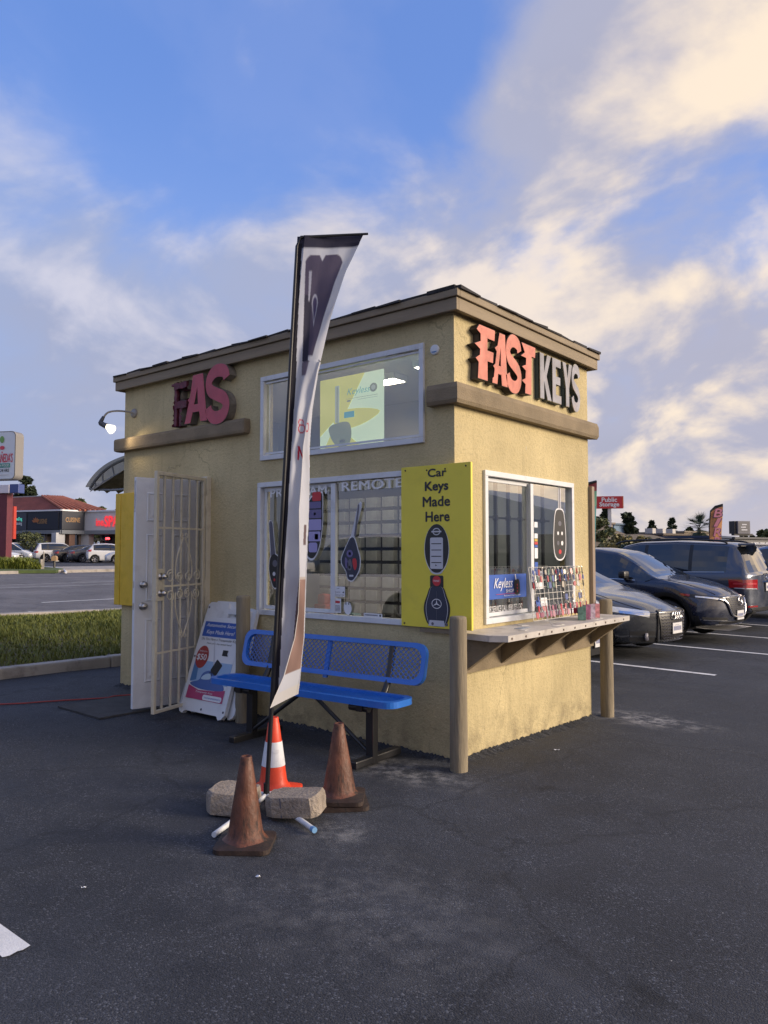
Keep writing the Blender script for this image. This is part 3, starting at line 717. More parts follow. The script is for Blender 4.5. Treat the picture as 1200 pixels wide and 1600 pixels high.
def letter(parent, T, loops, w, h, d, case, face, trim=None, jag=0):
    if not isinstance(loops[0][0], (tuple, list)): loops = [loops]
    lp = [[(p[0]*w, p[1]*h) for p in l] for l in loops]
    b = MB(); b.poly(lp, case, T, d=d-.002, off=d-.006); o = b.build('letter'); o.parent = parent
    if trim:
        b = MB(); b.poly(lp, trim, T, d=.012, off=d-.003); q = b.build('trim_cap'); q.parent = o
        cx, cz = w*.5, h*.5
        lp2 = [[(p[0]*.985+cx*.015, p[1]*.985+cz*.015) for p in l] for l in lp]
    else: lp2 = lp
    b = MB(); b.poly(lp2, face, T, d=.004, off=d); q = b.build('face'); q.parent = o
    return o
sg = tag(empty('channel_letter_sign'), 'coral and grey channel letters in a row on the counter side wall', 'sign')
for lp, y, w in ((L_F, .165, .29), (L_A, .405, .22), (None, .60, .25), (L_T, .825, .255)):
    letter(sg, RT(y, 2.715, .001), lp if lp else S_loop(1, 1, .25), w, .405, .068, m_case, m_coral, m_case)
for lp, y, w in ((L_K, 1.185, .19), (L_E, 1.405, .165), (L_Y, 1.605, .165), (None, 1.765, .18)):
    letter(sg, RT(y, 2.725, .001), lp if lp else S_loop(1, 1, .22), w, .385, .052, m_caset, m_keyface, m_edge)
sg = tag(empty('channel_letter_sign'), 'broken raspberry channel letters with a shattered first letter above the door', 'sign')
R = random.Random(4)
def jag(l, a=.012):
    out = []
    n = len(l)
    for i in range(n):
        p, q = l[i], l[(i+1) % n]; k = max(1, int(math.hypot(q[0]-p[0], q[1]-p[1])/.035))
        for j in range(k):
            t = j/k; out.append((p[0]+(q[0]-p[0])*t+R.uniform(-a, a), p[1]+(q[1]-p[1])*t+R.uniform(-a, a)))
    return out
# the shattered F: bent case walls without a face
fo = [(.22, 1), (.98, 1), (.95, .80), (.60, .80), (.60, .60), (.90, .60), (.87, .40), (.60, .40), (.60, 0), (.14, 0), (.18, .30), (.16, .5), (.26, .6), (.24, .84)]
fo = [(x*.29, z*.43) for x, z in fo]; T = FT(-3.285, 2.665)
b = MB(); b.poly([fo], m_caseg, T, d=.012, off=.018); Fo = b.build('letter'); Fo.parent = sg; Fo['label'] = 'shattered maroon letter F without its face'
for i in range(len(fo)):
    p, q = fo[i], fo[(i+1) % len(fo)]; n = max(2, int(math.hypot(q[0]-p[0], q[1]-p[1])/.02)); b = MB(); rows = [[], []]
    for j in range(n+1):
        t = j/n; x, z = p[0]+(q[0]-p[0])*t, p[1]+(q[1]-p[1])*t
        rows[0].append((x, -.005, z)); rows[1].append((x+R.uniform(-.004, .004), -R.uniform(.05, .088), z+R.uniform(-.004, .004)))
    b.grid(rows, m_caseg if i in (3, 7, 1) else m_maroon, False, T); o = b.build('case_wall'); o.parent = Fo
b = MB()
for (x0, z0, x1, z1) in ((.05, .0, .09, .20), (.06, .20, .10, .43), (.06, .36, .26, .42), (.07, .17, .25, .24), (.13, .0, .165, .18), (.02, .40, .22, .415)):
    b.poly([jag([(x0, z0), (x1, z0), (x1, z1), (x0, z1)], .006)], m_maroon, T, d=.03, off=R.uniform(.06, .085))
o = b.build('broken_shard'); o.parent = Fo
A2 = [[(.36, 1), (.80, 1.01), (1.0, 0), (.72, .01), (.66, .22), (.36, .22), (.26, 0), (0, 0), (.06, .12), (.10, .24), (.20, .45), (.14, .50), (.24, .56)], [(.42, .38), (.60, .38), (.56, .74)]]
letter(sg, FT(-3.045, 2.668), A2, .345, .455, .085, m_caseg, m_rasp, m_caseg)
letter(sg, FT(-2.735, 2.655), S_loop(1, 1, .25), .36, .485, .085, m_caseg, m_rasp, m_caseg)

# ------------------------------------------------------------------ yellow CAR KEYS sign
m_yel = M('sign_yellow', (.78, .66, .06), .42, var=.05, vscale=2, dirt=((.50, .42, .10), 3, .2))
m_ink = M('ink_black', (.018, .018, .02), .45); m_sil = M('ink_silver', (.55, .56, .60), .4); m_red = M('ink_red', (.55, .03, .04), .45)
m_ltg = M('ink_light', (.75, .76, .78), .5); m_navy = M('ink_navy', (.025, .032, .06), .45); m_mid = M('ink_grey', (.12, .12, .15), .45)
ys = tag(empty('yellow_key_sign', (0, 0, 0)), 'tall yellow Car Keys Made Here sign with two black key fobs on the corner', 'sign')
T = FT(-.445, .915, -.045)
b = MB(); b.box((0, 0, 0), (.61, .022, 1.16), None, T, bev=.002); b.build('board', m_yel, ys)
b = MB(); b.box((.16, .022, .10), (.20, .04, 1.05), m_dark, T); b.box((.16, .01, -.035), (.42, .04, 0.0), m_trim, T); b.build('standoff', None, ys)
T = FT(-.445, .915, -.0465)
for s, (x0, z0, x1, z1) in (('Car', (.245, 1.075, .405, 1.132)), ('Keys', (.22, .957, .42, 1.040)), ('Made', (.20, .863, .435, .932)), ('Here', (.225, .755, .43, .824))):
    b = MB(); b.text(s, (x0, z0, x1, z1), m_ink, T, off=.0, bold=.035); b.build('lettering', None, ys)
b = MB(); cx = .32
b.poly(circ(cx, .558, .108, .178, 32), m_ltg, T, off=.0008); b.poly(circ(cx, .562, .104, .174, 32), m_ink, T, off=.0014)
b.poly([rrect(cx-.056, .418, cx+.056, .640, .012)], m_sil, T, off=.0020)
for k in range(1, 5): b.box((cx-.044, -.0031, .418+k*.0445-.003), (cx+.042, -.0022, .418+k*.0445+.003), m_ink, T)
b.poly([circ(cx, .682, .034, .026, 24), circ(cx, .682, .027, .019, 24)], m_sil, T, off=.0020); b.box((cx-.043, -.0032, .677), (cx+.043, -.0022, .687), m_sil, T)
b.poly([(cx-.010, .436), (cx-.010, .450), (cx+.004, .443)], m_ink, T, off=.0028)
b.poly([circ(cx, .412, .058, .034, 20, PI, 2*PI)+[(cx+.046, .412)]+circ(cx, .412, .046, .022, 20, 0, -PI)[1:]], m_sil, T, off=.0024)
b.build('oval_key_fob_print', None, ys)
b = MB()
head = rrect(cx-.058, .285, cx+.058, .372, .012); b.poly([head], m_ink, T, off=.0010); b.poly(circ(cx, .333, .036), m_red, T, off=.0016); b.text('PANIC', (cx-.026, .326, cx+.026, .340), m_ltg, T, off=.0022)
body = smooth([(cx-.056, .288), (cx-.085, .23), (cx-.112, .16), (cx-.108, .09), (cx-.075, .025), (cx, .012), (cx+.075, .025), (cx+.108, .09), (cx+.112, .16), (cx+.085, .23), (cx+.056, .288), (cx, .292)], 4)
b.poly([body], m_ink, T, off=.0012)
inn = [(cx+(x-cx)*.84, z*1.0) for x, z in body]; inn2 = [(cx+(x-cx)*.80, z*1.0) for x, z in body]
b.poly([inn], m_sil, T, off=.0017); b.poly([inn2], m_navy, T, off=.0022)
b.poly([[(cx-.072, .014), (cx+.072, .014), (cx+.062, .055), (cx-.062, .055)]], m_sil, T, off=.0028)
b.poly([circ(cx, .172, .043, .035, 24), circ(cx, .172, .038, .030, 24)], m_ltg, T, off=.0030)
for a in (PI/2, PI*7/6, PI*11/6): b.poly([[(cx+.006*math.cos(a+1.57), .172+.006*math.sin(a+1.57)), (cx+.006*math.cos(a-1.57), .172+.006*math.sin(a-1.57)), (cx+.040*math.cos(a), .172+.032*math.sin(a))]], m_ltg, T, off=.0032)
for x in (cx-.035, cx+.085): b.poly(circ(x, .030, .011), m_mid, T, off=.0040)
for x0, z0, x1, z1 in ((cx-.001, .06, cx+.001, .13), (cx-.06, .172, cx-.043, .174), (cx-.001, .215, cx+.001, .26)): b.box((x0, -.0034, z0), (x1, -.0024, z1), m_mid, T)
b.build('waisted_key_fob_print', None, ys)
for x, z in ((.04, 1.135), (.57, 1.135), (.03, .02), (.235, 1.125), (.395, 1.125)):
    b = MB(); b.lathe([(0, .004), (.0055, .003), (.007, 0)], M('screw_dark', (.09, .07, .05), .5, .6), 10, T @ Matrix.Translation((x, 0, z)) @ Matrix.Rotation(PI/2, 4, 'X')); b.build('screw', None, ys)
# yellow board panel by the street corner
yb = tag(empty('yellow_board', (0, 0, 0)), 'plain yellow two-plank plywood panel overhanging the street corner behind the open door', 'board')
m_yw = M('yellow_wood_paint', (.74, .48, .028), .5, var=.08, vscale=3, bump=.15, bscale=25, dirt=((.35, .22, .03), 3, .3))
for i, (x0, x1, yy, t) in enumerate(((-4.26, -4.165, -.055, .05), (-4.160, -3.42, -.052, .05))):
    b = MB(); b.box((x0, yy, .905), (x1, yy+t, 2.065), None, bev=.004); b.build('plank', m_yw, yb)

# ------------------------------------------------------------------ window decals and lettering
m_viol = M('ink_violet', (.14, .12, .27), .4); m_vl = M('ink_lavender', (.36, .33, .60), .4)
wd = tag(empty('window_lettering'), 'white PROGRAM REMOTES lettering along the lower window top', 'lettering')
b = MB(); b.text('PROGRAM', (-1.925, 1.925, -1.255, 1.995), m_ltg, FT(0, 0, .006), off=0, bold=.02); o = b.build('word'); o.parent = wd
b = MB(); b.text('REMOTES', (-1.075, 1.935, -.385, 2.008), m_ltg, FT(0, 0, -.006), off=0, bold=.02); o = b.build('word'); o.parent = wd
def keydecal(name, label, T, outline, blade, buttons, body_m=m_ink, blade_m=m_sil):
    b = MB()
    cx = sum(p[0] for p in outline)/len(outline); cz = sum(p[1] for p in outline)/len(outline)
    grow = lambda l, k: [(p[0]+math.copysign(k, p[0]-sum(q[0] for q in l)/len(l)), p[1]+math.copysign(k, p[1]-sum(q[1] for q in l)/len(l))) for p in l]
    if blade:
        b.poly([grow(blade, .006)], m_ltg, T, off=0); b.poly([blade], blade_m, T, off=.0012)
        mx = [( (p[0]+sum(q[0] for q in blade)/len(blade))/2, p[1]*.9+.1*sum(q[1] for q in blade)/len(blade)) for p in blade]; b.poly([mx], m_mid, T, off=.0018)
    b.poly([[(cx+(x-cx)*1.09, cz+(z-cz)*1.06) for x, z in outline]], m_ltg, T, off=.0006); b.poly([outline], body_m, T, off=.0016)
    for loop, m in buttons: b.poly([loop], m, T, off=.0024)
    return tag(b.build(name), label, 'decal', 'key pictures on the windows')
# remote head key in the REMOTES pane
o = smooth([(.075, .335), (.115, .335), (.15, .25), (.175, .17), (.165, .09), (.125, .03), (.09, .005), (.05, .02), (.03, .08), (-.01, .13), (-.015, .18), (.02, .25), (.05, .30)], 3)
keydecal('key_decal', 'violet-black remote head key with red button in the REMOTES pane', FT(-1.06, 1.225, -.004), o, [(.078, .335), (.117, .335), (.185, .565), (.19, .60), (.175, .615), (.155, .60)],
         [(circ(.07, .215, .034, .030), m_viol), (smooth([(.02, .18), (.04, .175), (.055, .13), (.03, .10)], 3), m_viol), (smooth([(.045, .14), (.075, .175), (.095, .13), (.085, .09), (.05, .09)], 3), m_mid), (smooth([(.10, .17), (.135, .175), (.145, .12), (.125, .085), (.105, .12)], 3), m_red), (rrect(.065, .035, .11, .05, .006), m_sil), (circ(.07, .215, .012), m_vl), (rrect(.06, .10, .078, .118, .003), m_ltg)], body_m=m_navy)
o = smooth([(.12, .50), (.17, .52), (.175, .40), (.175, .28), (.15, .12), (.11, .03), (.06, -.01), (.0, .03), (-.01, .2), (.0, .4), (.05, .49)], 3)
keydecal('key_decal', 'violet oval smart fob with a red top beside the flag', FT(-1.475, 1.41, .006), o, None,
         [(rrect(.02, .40, .16, .455, .01), m_viol), (rrect(.02, .32, .165, .39, .01), m_viol), (rrect(.02, .22, .165, .31, .01), m_vl), (rrect(.02, .13, .155, .21, .01), m_vl), (rrect(.02, .04, .12, .12, .02), m_vl), (rrect(.09, .145, .13, .19, .004), m_ltg), (circ(.09, .355, .012), m_ltg), (rrect(.06, .46, .16, .535, .015), m_red)])
o = smooth([(.02, .25), (.07, .27), (.13, .22), (.15, .12), (.12, .02), (.07, -.02), (.03, .03), (.0, .12), (.0, .2)], 3)
keydecal('key_decal', 'black flip key with long slim blade in the PROGRAM pane by the frame', FT(-1.93, 1.165, .006), o, [(.02, .25), (.075, .25), (.035, .53), (.022, .555), (-.002, .555), (-.010, .53)],
         [(circ(.07, .19, .03), m_mid), (circ(.06, .10, .018), m_sil), (circ(.065, .05, .012), m_red)], blade_m=m_mid)
o = smooth([(.03, .40), (.10, .42), (.17, .40), (.20, .28), (.21, .12), (.18, .02), (.10, -.01), (.02, .02), (-.01, .12), (.0, .28)], 3)
keydecal('key_decal', 'black flip key with grey blade in the counter window', RT(1.53, 1.40, -.010), o, [(.085, .42), (.125, .42), (.115, .70), (.09, .70)],
         [(circ(.10, .30, .03, .022), m_mid), (circ(.065, .215, .016), m_ltg), (circ(.14, .215, .016), m_ltg), (circ(.065, .13, .02), m_mid), (circ(.14, .13, .02), m_ltg), (circ(.10, .055, .026, .02), m_red)], body_m=m_ink)
# stickers on the lower window
b = MB(); T = FT(0, 0, -.004); b.poly([rrect(-1.155, 1.10, -1.04, 1.18, .004)], m_ltg, T); b.text('Security', (-1.145, 1.128, -1.09, 1.142), m_ink, T, off=.001); b.text('Cameras In Use', (-1.145, 1.108, -1.05, 1.120), m_ink, T, off=.001); b.poly([(-1.07, 1.135), (-1.05, 1.142), (-1.05, 1.128)], m_ink, T, off=.001); b.poly([(-1.14, 1.16), (-1.10, 1.168), (-1.10, 1.164)], m_mid, T, off=.001)
tag(b.build('camera_notice'), 'small white security cameras notice sticker low in the window', 'sticker')
b = MB(); b.poly([rrect(-1.155, .972, -1.082, 1.085, .003)], m_ltg, T); b.box((-1.142, -.0015, 1.048), (-1.095, -.001, 1.066), m_red, T)
for k in range(5): b.box((-1.145, -.0015, .985+k*.010), (-1.092, -.001, .989+k*.010), m_mid, T)
tag(b.build('hours_sticker'), 'white and red hours sticker under the camera notice', 'sticker')
b = MB(); b.poly([smooth([(-1.055, 1.02), (-1.04, 1.055), (-1.01, 1.062), (-.985, 1.05), (-.97, 1.01), (-.985, .975), (-1.01, .962), (-1.04, .978)], 4)], m_ltg, T)
for x in (-1.03, -1.0): b.poly([(x-.004, 1.04), (x+.004, 1.04), (x+.004, 1.06), (x-.004, 1.06)], m_ink, T, off=.001)
tag(b.build('round_white_sticker'), 'torn round white sticker beside the hours sticker', 'sticker')
b = MB(); b.poly([rrect(-.845, .957, -.66, .985, .003)], m_ltg, T); [b.box((-.835+.012*q_, -.0015, .966), (-.827+.012*q_, -.001, .976), m_mid, T) for q_ in range(11)]; b.poly(circ(-.68, .971, .009), m_ink, T, off=.001)
tag(b.build('strip_sticker'), 'narrow white strip sticker at the bottom of the REMOTES pane', 'sticker')
# counter window: blue shop sign, phone lettering, payment stickers
m_blue = M('sign_blue', (.035, .105, .42), .4)
bs = tag(empty('blue_shop_sign'), 'blue shop sign with white script and key fob in the counter window', 'sign')
T = RT(.39, 1.095, -.006); b = MB(); b.box((0, 0, 0), (.635, .006, .185), None, T); b.build('panel', m_blue, bs)
T = RT(.39, 1.095, -.0015); b = MB(); b.text('Keyless', (.13, .058, .41, .158), m_ltg, T, shear=.35, bold=.0); b.text('SHOP', (.305, .045, .425, .070), m_ltg, T, bold=.02); b.text('Remotes & Keys For Less', (.28, .014, .53, .027), m_ltg, T)
b.box((.16, -.003, .034), (.48, -.002, .037), m_red, T)
f = xf(smooth([(-.03, .05), (.03, .05), (.034, -.03), (.02, -.06), (-.02, -.06), (-.034, -.03)], 3), 1.2, 1.0, .475, .085, .15); b.poly([f], m_ink, T, off=.003); b.poly([xf([(-.008, .05), (.008, .05), (.004, .105), (-.004, .105)], 1.3, 1, .475, .085, .3)], m_sil, T, off=.003)
for dz in (.015, -.01, -.035): b.poly(circ(.477, .085+dz, .008), m_red, T, off=.0036)
b.build('print', None, bs)
b = MB(); b.text('FOR SERVICE CALL (858) 257-1742', (.44, .985, .97, 1.045), m_ltg, RT(0, 0, -.014), off=0); tag(b.build('phone_lettering'), 'white FOR SERVICE CALL telephone lettering under the blue shop sign', 'lettering')
b = MB(); T = RT(1.165, 1.40, -.004)
for z0, z1, m in ((.255, .30, m_ltg), (.165, .205, m_ltg), (.14, .16, M('ink_gold', (.55, .35, .05), .5)), (.115, .135, m_red), (.09, .11, m_blue), (.0, .085, m_ltg), (-.12, -.03, m_blue), (-.20, -.13, M('ink_orange', (.6, .25, .03), .5))): b.poly([rrect(0, z0, .055, z1, .002)], m, T)
tag(b.build('payment_stickers'), 'column of small payment stickers on the counter window mullion', 'stickers')

# poster in the upper window, interior light behind it put in as emission
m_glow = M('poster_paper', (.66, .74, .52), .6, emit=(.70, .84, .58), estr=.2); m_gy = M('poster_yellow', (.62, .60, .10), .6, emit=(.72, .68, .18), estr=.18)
ps = tag(empty('backlit_poster'), 'pale green backlit poster of a flip key in the upper window', 'poster')
T = FT(-.10, 0, .14)
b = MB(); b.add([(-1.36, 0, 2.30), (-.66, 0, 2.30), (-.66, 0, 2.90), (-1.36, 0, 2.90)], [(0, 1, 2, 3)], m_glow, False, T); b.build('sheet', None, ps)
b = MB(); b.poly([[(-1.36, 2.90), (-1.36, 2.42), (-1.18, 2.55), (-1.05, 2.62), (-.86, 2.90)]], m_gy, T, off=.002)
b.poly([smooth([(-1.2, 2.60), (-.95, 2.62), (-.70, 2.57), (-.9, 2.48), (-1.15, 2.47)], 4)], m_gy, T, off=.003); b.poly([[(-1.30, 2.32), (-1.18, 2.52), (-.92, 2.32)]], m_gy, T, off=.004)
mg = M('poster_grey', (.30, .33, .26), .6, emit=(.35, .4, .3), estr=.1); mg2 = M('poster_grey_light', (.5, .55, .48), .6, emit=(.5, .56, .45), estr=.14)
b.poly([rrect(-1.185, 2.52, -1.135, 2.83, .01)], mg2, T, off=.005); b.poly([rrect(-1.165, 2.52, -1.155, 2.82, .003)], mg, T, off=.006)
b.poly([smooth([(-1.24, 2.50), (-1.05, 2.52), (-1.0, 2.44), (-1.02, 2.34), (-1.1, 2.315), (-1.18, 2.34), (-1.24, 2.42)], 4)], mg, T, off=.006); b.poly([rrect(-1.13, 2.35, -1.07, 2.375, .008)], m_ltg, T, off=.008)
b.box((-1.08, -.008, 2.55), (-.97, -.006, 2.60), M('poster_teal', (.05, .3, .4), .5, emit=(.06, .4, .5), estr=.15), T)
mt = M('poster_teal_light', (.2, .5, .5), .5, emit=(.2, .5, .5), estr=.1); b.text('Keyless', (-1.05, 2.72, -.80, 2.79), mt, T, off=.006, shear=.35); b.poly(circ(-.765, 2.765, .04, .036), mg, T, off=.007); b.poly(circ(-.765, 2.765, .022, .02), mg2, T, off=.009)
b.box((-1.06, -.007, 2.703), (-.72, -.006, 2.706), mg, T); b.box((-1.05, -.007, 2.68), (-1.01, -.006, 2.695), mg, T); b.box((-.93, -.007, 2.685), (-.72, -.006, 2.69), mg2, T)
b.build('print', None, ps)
b = MB(); b.poly([[(-1.99, 2.29), (-1.60, 2.29), (-1.60, 2.62), (-1.75, 2.56)]], M('yellow_card', (.40, .31, .03), .6), FT(0, 0, .16), d=.004); tag(b.build('yellow_display_card'), 'yellow slanted display card behind the upper window by the flag pole', 'card')
b = MB(); b.poly([smooth([(-1.50, 2.30), (-1.44, 2.46), (-1.40, 2.52), (-1.37, 2.40), (-1.42, 2.30)], 4)], m_ink, FT(0, 0, .17), d=.004); b.poly([rrect(-1.47, 2.29, -1.37, 2.88, .01)], M('yellow_card_dark', (.22, .2, .04), .6), FT(0, 0, .18), d=.004); tag(b.build('dark_display_card'), 'dark card beside the pale green poster in the upper window', 'card')

# ------------------------------------------------------------------ gooseneck floodlight
gl = tag(empty('floodlight', (-4.02, 0, 2.9)), 'lit gooseneck floodlight on the wall above the street corner', 'light')
m_galv = M('grey_cast_metal', (.30, .28, .25), .5, .3, var=.15); m_ldark = M('lamp_holder_grey', (.07, .075, .085), .5)
b = MB(); b.lathe([(0, .02), (.045, .018), (.05, 0)], None, 20, Matrix.Rotation(PI/2, 4, 'X')); b.build('mount_plate', m_galv, gl)
b = MB(); b.tube(smooth([(0, -.01, 0), (-.03, -.06, .012), (-.09, -.15, .015), (-.14, -.22, -.005), (-.165, -.255, -.055)], 5, False), .010, None, 8); b.build('gooseneck_arm', m_galv, gl)
b = MB(); b.tube([(-.165, -.255, -.05), (-.178, -.275, -.10), (-.174, -.285, -.125)], [.015, .021, .023], None, 12); b.tube([(-.174, -.285, -.12), (-.135, -.262, -.145), (-.112, -.247, -.156)], [.026, .027, .031], None, 12); b.build('lamp_holder', m_ldark, gl)
Tb = Matrix.Translation((-.112, -.247, -.156)) @ Vector((.115, .075, -.085)).to_track_quat('Z', 'Y').to_matrix().to_4x4()
b = MB(); b.lathe([(.024, 0), (.030, .018), (.042, .045), (.049, .062), (.049, .070), (.038, .082), (.018, .088), (0, .089)], M('lit_bulb', (.9, .85, .75), .3, emit=(1, .86, .6), estr=.8), 20, Tb); b.build('bulb', None, gl)
pl = bpy.data.lights.new('floodlight_lamp', 'SPOT'); pl.energy = 1.1; pl.color = (1, .78, .48); pl.spot_size = math.radians(125); pl.spot_blend = .9; pl.shadow_soft_size = .05
po = bpy.data.objects.new('floodlight_lamp', pl); COL.objects.link(po); po.location = Vector((-4.02, 0, 2.9))+Tb.translation+Vector((.115, .075, -.085)).normalized()*.13; po.rotation_euler = Vector((.8, .35, -.75)).to_track_quat('-Z', 'Y').to_euler()

# ------------------------------------------------------------------ clear door canopy on the street side
cn = tag(empty('door_canopy', (-4.2, 0, 0)), 'curved clear polycarbonate awning with grey bracket on the street side wall', 'awning')
cv = [(-1.06, 2.185), (-.96, 2.27), (-.80, 2.36), (-.60, 2.43), (-.36, 2.475), (-.10, 2.50), (0, 2.505)]; cvs = smooth(cv, 4, False)
for yy in (.22, 1.35):
    b = MB(); b.tube([(x, yy, z) for x, z in cvs], .016, None, 8); b.tube([(-1.05, yy, 2.185), (-.6, yy, 2.15), (0, yy, 2.14)], .014, None, 8)
    in_ = [(-.92, 2.19), (-.78, 2.25), (-.55, 2.31), (-.3, 2.345), (0, 2.36)]; b.tube([(x, yy, z) for x, z in in_], .010, None, 6)
    for k, (x, z) in enumerate(in_[:-1]): x2, z2 = cv[k+1]; b.tube([(x, yy, z), (x2, yy, z2)], .009, None, 6)
    b.build('bracket', M('grey_plastic_bracket', (.20, .205, .21), .5), cn)
b = MB(); b.grid([[(x, y, z+.02) for x, z in cvs] for y in (.16, .5, .9, 1.42)], None); 
b.build('clear_sheet', glass('polycarbonate', (.50, .47, .40), .6, .15), cn)
b = MB(); R = random.Random(2); rows = [[], []]
for k in range(41): t = k/40; y = .17+1.24*t; rows[0].append((-1.0+.03*R.random(), y, 2.19-.05*R.random())); rows[1].append((-.05, y, 2.42))
b.grid(rows, M('ragged_shade_cloth', (.34, .28, .20), .9, var=.3, vscale=10)); b.build('shade_cloth', None, cn)
# ------------------------------------------------------------------ bollards
m_wood = M('weathered_wood_paint', (.24, .20, .135), .85, var=.2, vscale=5, bump=.5, bscale=14, stretch=(6, 6, .6), dirt=((.11, .095, .07), 3, .5))
def bollard(x, y, h, label):
    b = MB(); R = random.Random(int(x*100)); z0 = gz(x, y)-.05; n = 24
    prof = [(.058, 0), (.060, .1), (.058, h*.5), (.0585, h-.02), (.055, h-.002), (.04, h+.003), (0, h+.004)]
    b.lathe([(r, z+(.05 if z else 0)) for r, z in prof], None, n)
    b.v = [(vx*(1+.03*math.sin(5*math.atan2(vy, vx)+vz)), vy*(1+.025*math.sin(4*math.atan2(vy, vx)-vz*2)), vz) for vx, vy, vz in b.v]
    o = b.build('wooden_bollard', m_wood); o.location = (x, y, z0); return tag(o, label, 'bollard', 'wooden bollards round the kiosk')
bollard(-1.995, -.225, 1.05, 'round wooden bollard between the sandwich board and the blue bench')
bollard(.135, -.165, 1.02, 'round wooden bollard in front of the yellow sign at the kiosk corner')
bollard(.10, 2.32, 1.07, 'round wooden bollard at the far end of the counter by the cars')

# ------------------------------------------------------------------ sandwich board
m_plast = M('white_plastic', (.70, .72, .74), .5, var=.05, dirt=((.4, .4, .4), 4, .3))
ab = tag(empty('sandwich_board', (-2.385, -.37, .05)), 'white folding sandwich board advertising automotive security keys beside the gate', 'sandwich board')
tilt = math.atan2(.315, .94); Tp = Matrix.Rotation(-tilt, 4, 'X')
def panel(T, lab):
    w0, w1, h = .315, .285, 1.0
    lp = [(-w0, .05), (-w0+.03, .012), (-w0+.07, .0), (-w0+.10, .03), (w0-.10, .03), (w0-.07, 0), (w0-.03, .012), (w0, .05), (w1+.01, h-.06), (w1-.02, h-.055), (w1-.02, h-.01), (w1-.05, h), (-.04, h), (-.06, h-.03), (-.06, h-.10), (-.20, h-.10), (-.20, h-.02), (-.22, h), (-w1+.03, h), (-w1, h-.03), (-w1, h-.10)]
    lp = [(-w0, .05), (-w0+.03, .012), (-w0+.07, .0), (-w0+.10, .03), (w0-.10, .03), (w0-.07, 0), (w0-.03, .012), (w0, .05), (w1+.01, h-.06), (w1-.03, h-.055), (w1-.05, h-.05), (.0, h-.05), (-.01, h), (-w1+.03, h), (-w1, h-.03)]
    hole = [(.02, h-.10), (.02, h-.135), (.14, h-.135), (.14, h-.10)]
    b = MB(); b.poly([lp, hole], None, T, d=.035, off=0); return b
fp = panel(Tp, '').build('front_panel', m_plast, ab)
Tr = Matrix.Translation((0, .33, 0)) @ Matrix.Rotation(.06, 4, 'X') @ Matrix.Scale(-1, 4, (1, 0, 0)); Tr = Matrix.Translation((.055, .062, .0)) @ Matrix.Rotation(-math.atan2(.285, .95), 4, 'X')
panel(Tr, '').build('rear_panel', m_plast, ab)
b = MB(); T = Tp
def row(z0, z1, m, off=.002, xl=-.255, xr=.255): b.box((xl, -off-.001, z0), (xr, -off, z1), m, T)
m_sky1 = M('print_sky_blue', (.30, .45, .66), .5); m_mag = M('print_magenta', (.42, .05, .15), .5); m_pale = M('print_white', (.72, .74, .77), .5)
row(.13, .86, m_pale, .001); row(.685, .82, m_blue, .003); b.text('Automotive Security', (-.225, .765, .24, .805), m_pale, T, off=.005, shear=.2, bold=.01); b.text('Keys Made Here!', (-.20, .70, .18, .745), m_pale, T, off=.005, shear=.2, bold=.01)
b.text('Do You Have a Transponder Key?', (-.245, .645, .25, .675), m_ink, T, off=.004, shear=.2); b.text('Have your key tested here!', (-.16, .615, .18, .635), m_ink, T, off=.004, shear=.2)
row(.28, .47, m_sky1, .003); b.poly([circ(-.17, .50, .085, .10, 28)], M('print_brick_red', (.34, .04, .035), .5), T, off=.006); b.text('$50', (-.235, .465, -.105, .525), m_pale, T, off=.008, bold=.02); b.text('Savings up to', (-.225, .54, -.115, .56), m_pale, T, off=.008, shear=.2)
b.poly([smooth([(-.13, .30), (-.10, .36), (-.02, .39), (.06, .36), (.16, .31), (.22, .27), (.20, .235), (-.05, .225), (-.20, .245), (-.235, .27)], 4)], M('print_car_blue', (.07, .14, .38), .45), T, off=.006); b.poly([smooth([(-.10, .31), (-.07, .35), (0, .365), (.02, .32)], 4)], M('print_glass', (.45, .6, .72), .4), T, off=.008)
b.poly([[(-.25, .28), (-.25, .46), (-.21, .50), (-.19, .44), (-.17, .30)]], M('print_mid_blue', (.08, .2, .42), .5), T, off=.005)
b.poly([[(-.25, .135), (.25, .135), (.25, .245), (.1, .225), (-.1, .215), (-.25, .25)]], m_mag, T, off=.005); b.text('Transponder Keys', (-.13, .19, .10, .21), m_pale, T, off=.007, shear=.2); b.poly([rrect(-.02, .14, .235, .185, .02)], m_pale, T, off=.007); b.text('TRANSPONDERKEYS', (.0, .155, .22, .167), m_blue, T, off=.009)
b.poly([xf(rrect(-.05, -.06, .05, .06, .012), 1, 1, .06, .42, -.5)], m_ink, T, off=.006); b.poly([xf([(-.008, 0), (.008, 0), (.006, .22), (-.006, .22)], 1, 1, .02, .44, .35)], m_sil, T, off=.006); b.poly([[(.09, .53), (.17, .53), (.155, .55), (.16, .58), (.09, .58)]], m_ink, T, off=.006); b.poly([circ(.005, .36, .022), circ(.005, .36, .015)], m_ink, T, off=.007)
b.build('poster', None, ab)
b = MB()
for x, z in ((-.29, .07), (.29, .07), (-.265, .95), (.27, .9), (-.28, .5), (0, .06)): b.lathe([(0, .006), (.009, .005), (.010, 0)], None, 8, T @ Matrix.Translation((x, 0, z)) @ Matrix.Rotation(PI/2, 4, 'X'))
b.build('rivet', m_mid, ab)

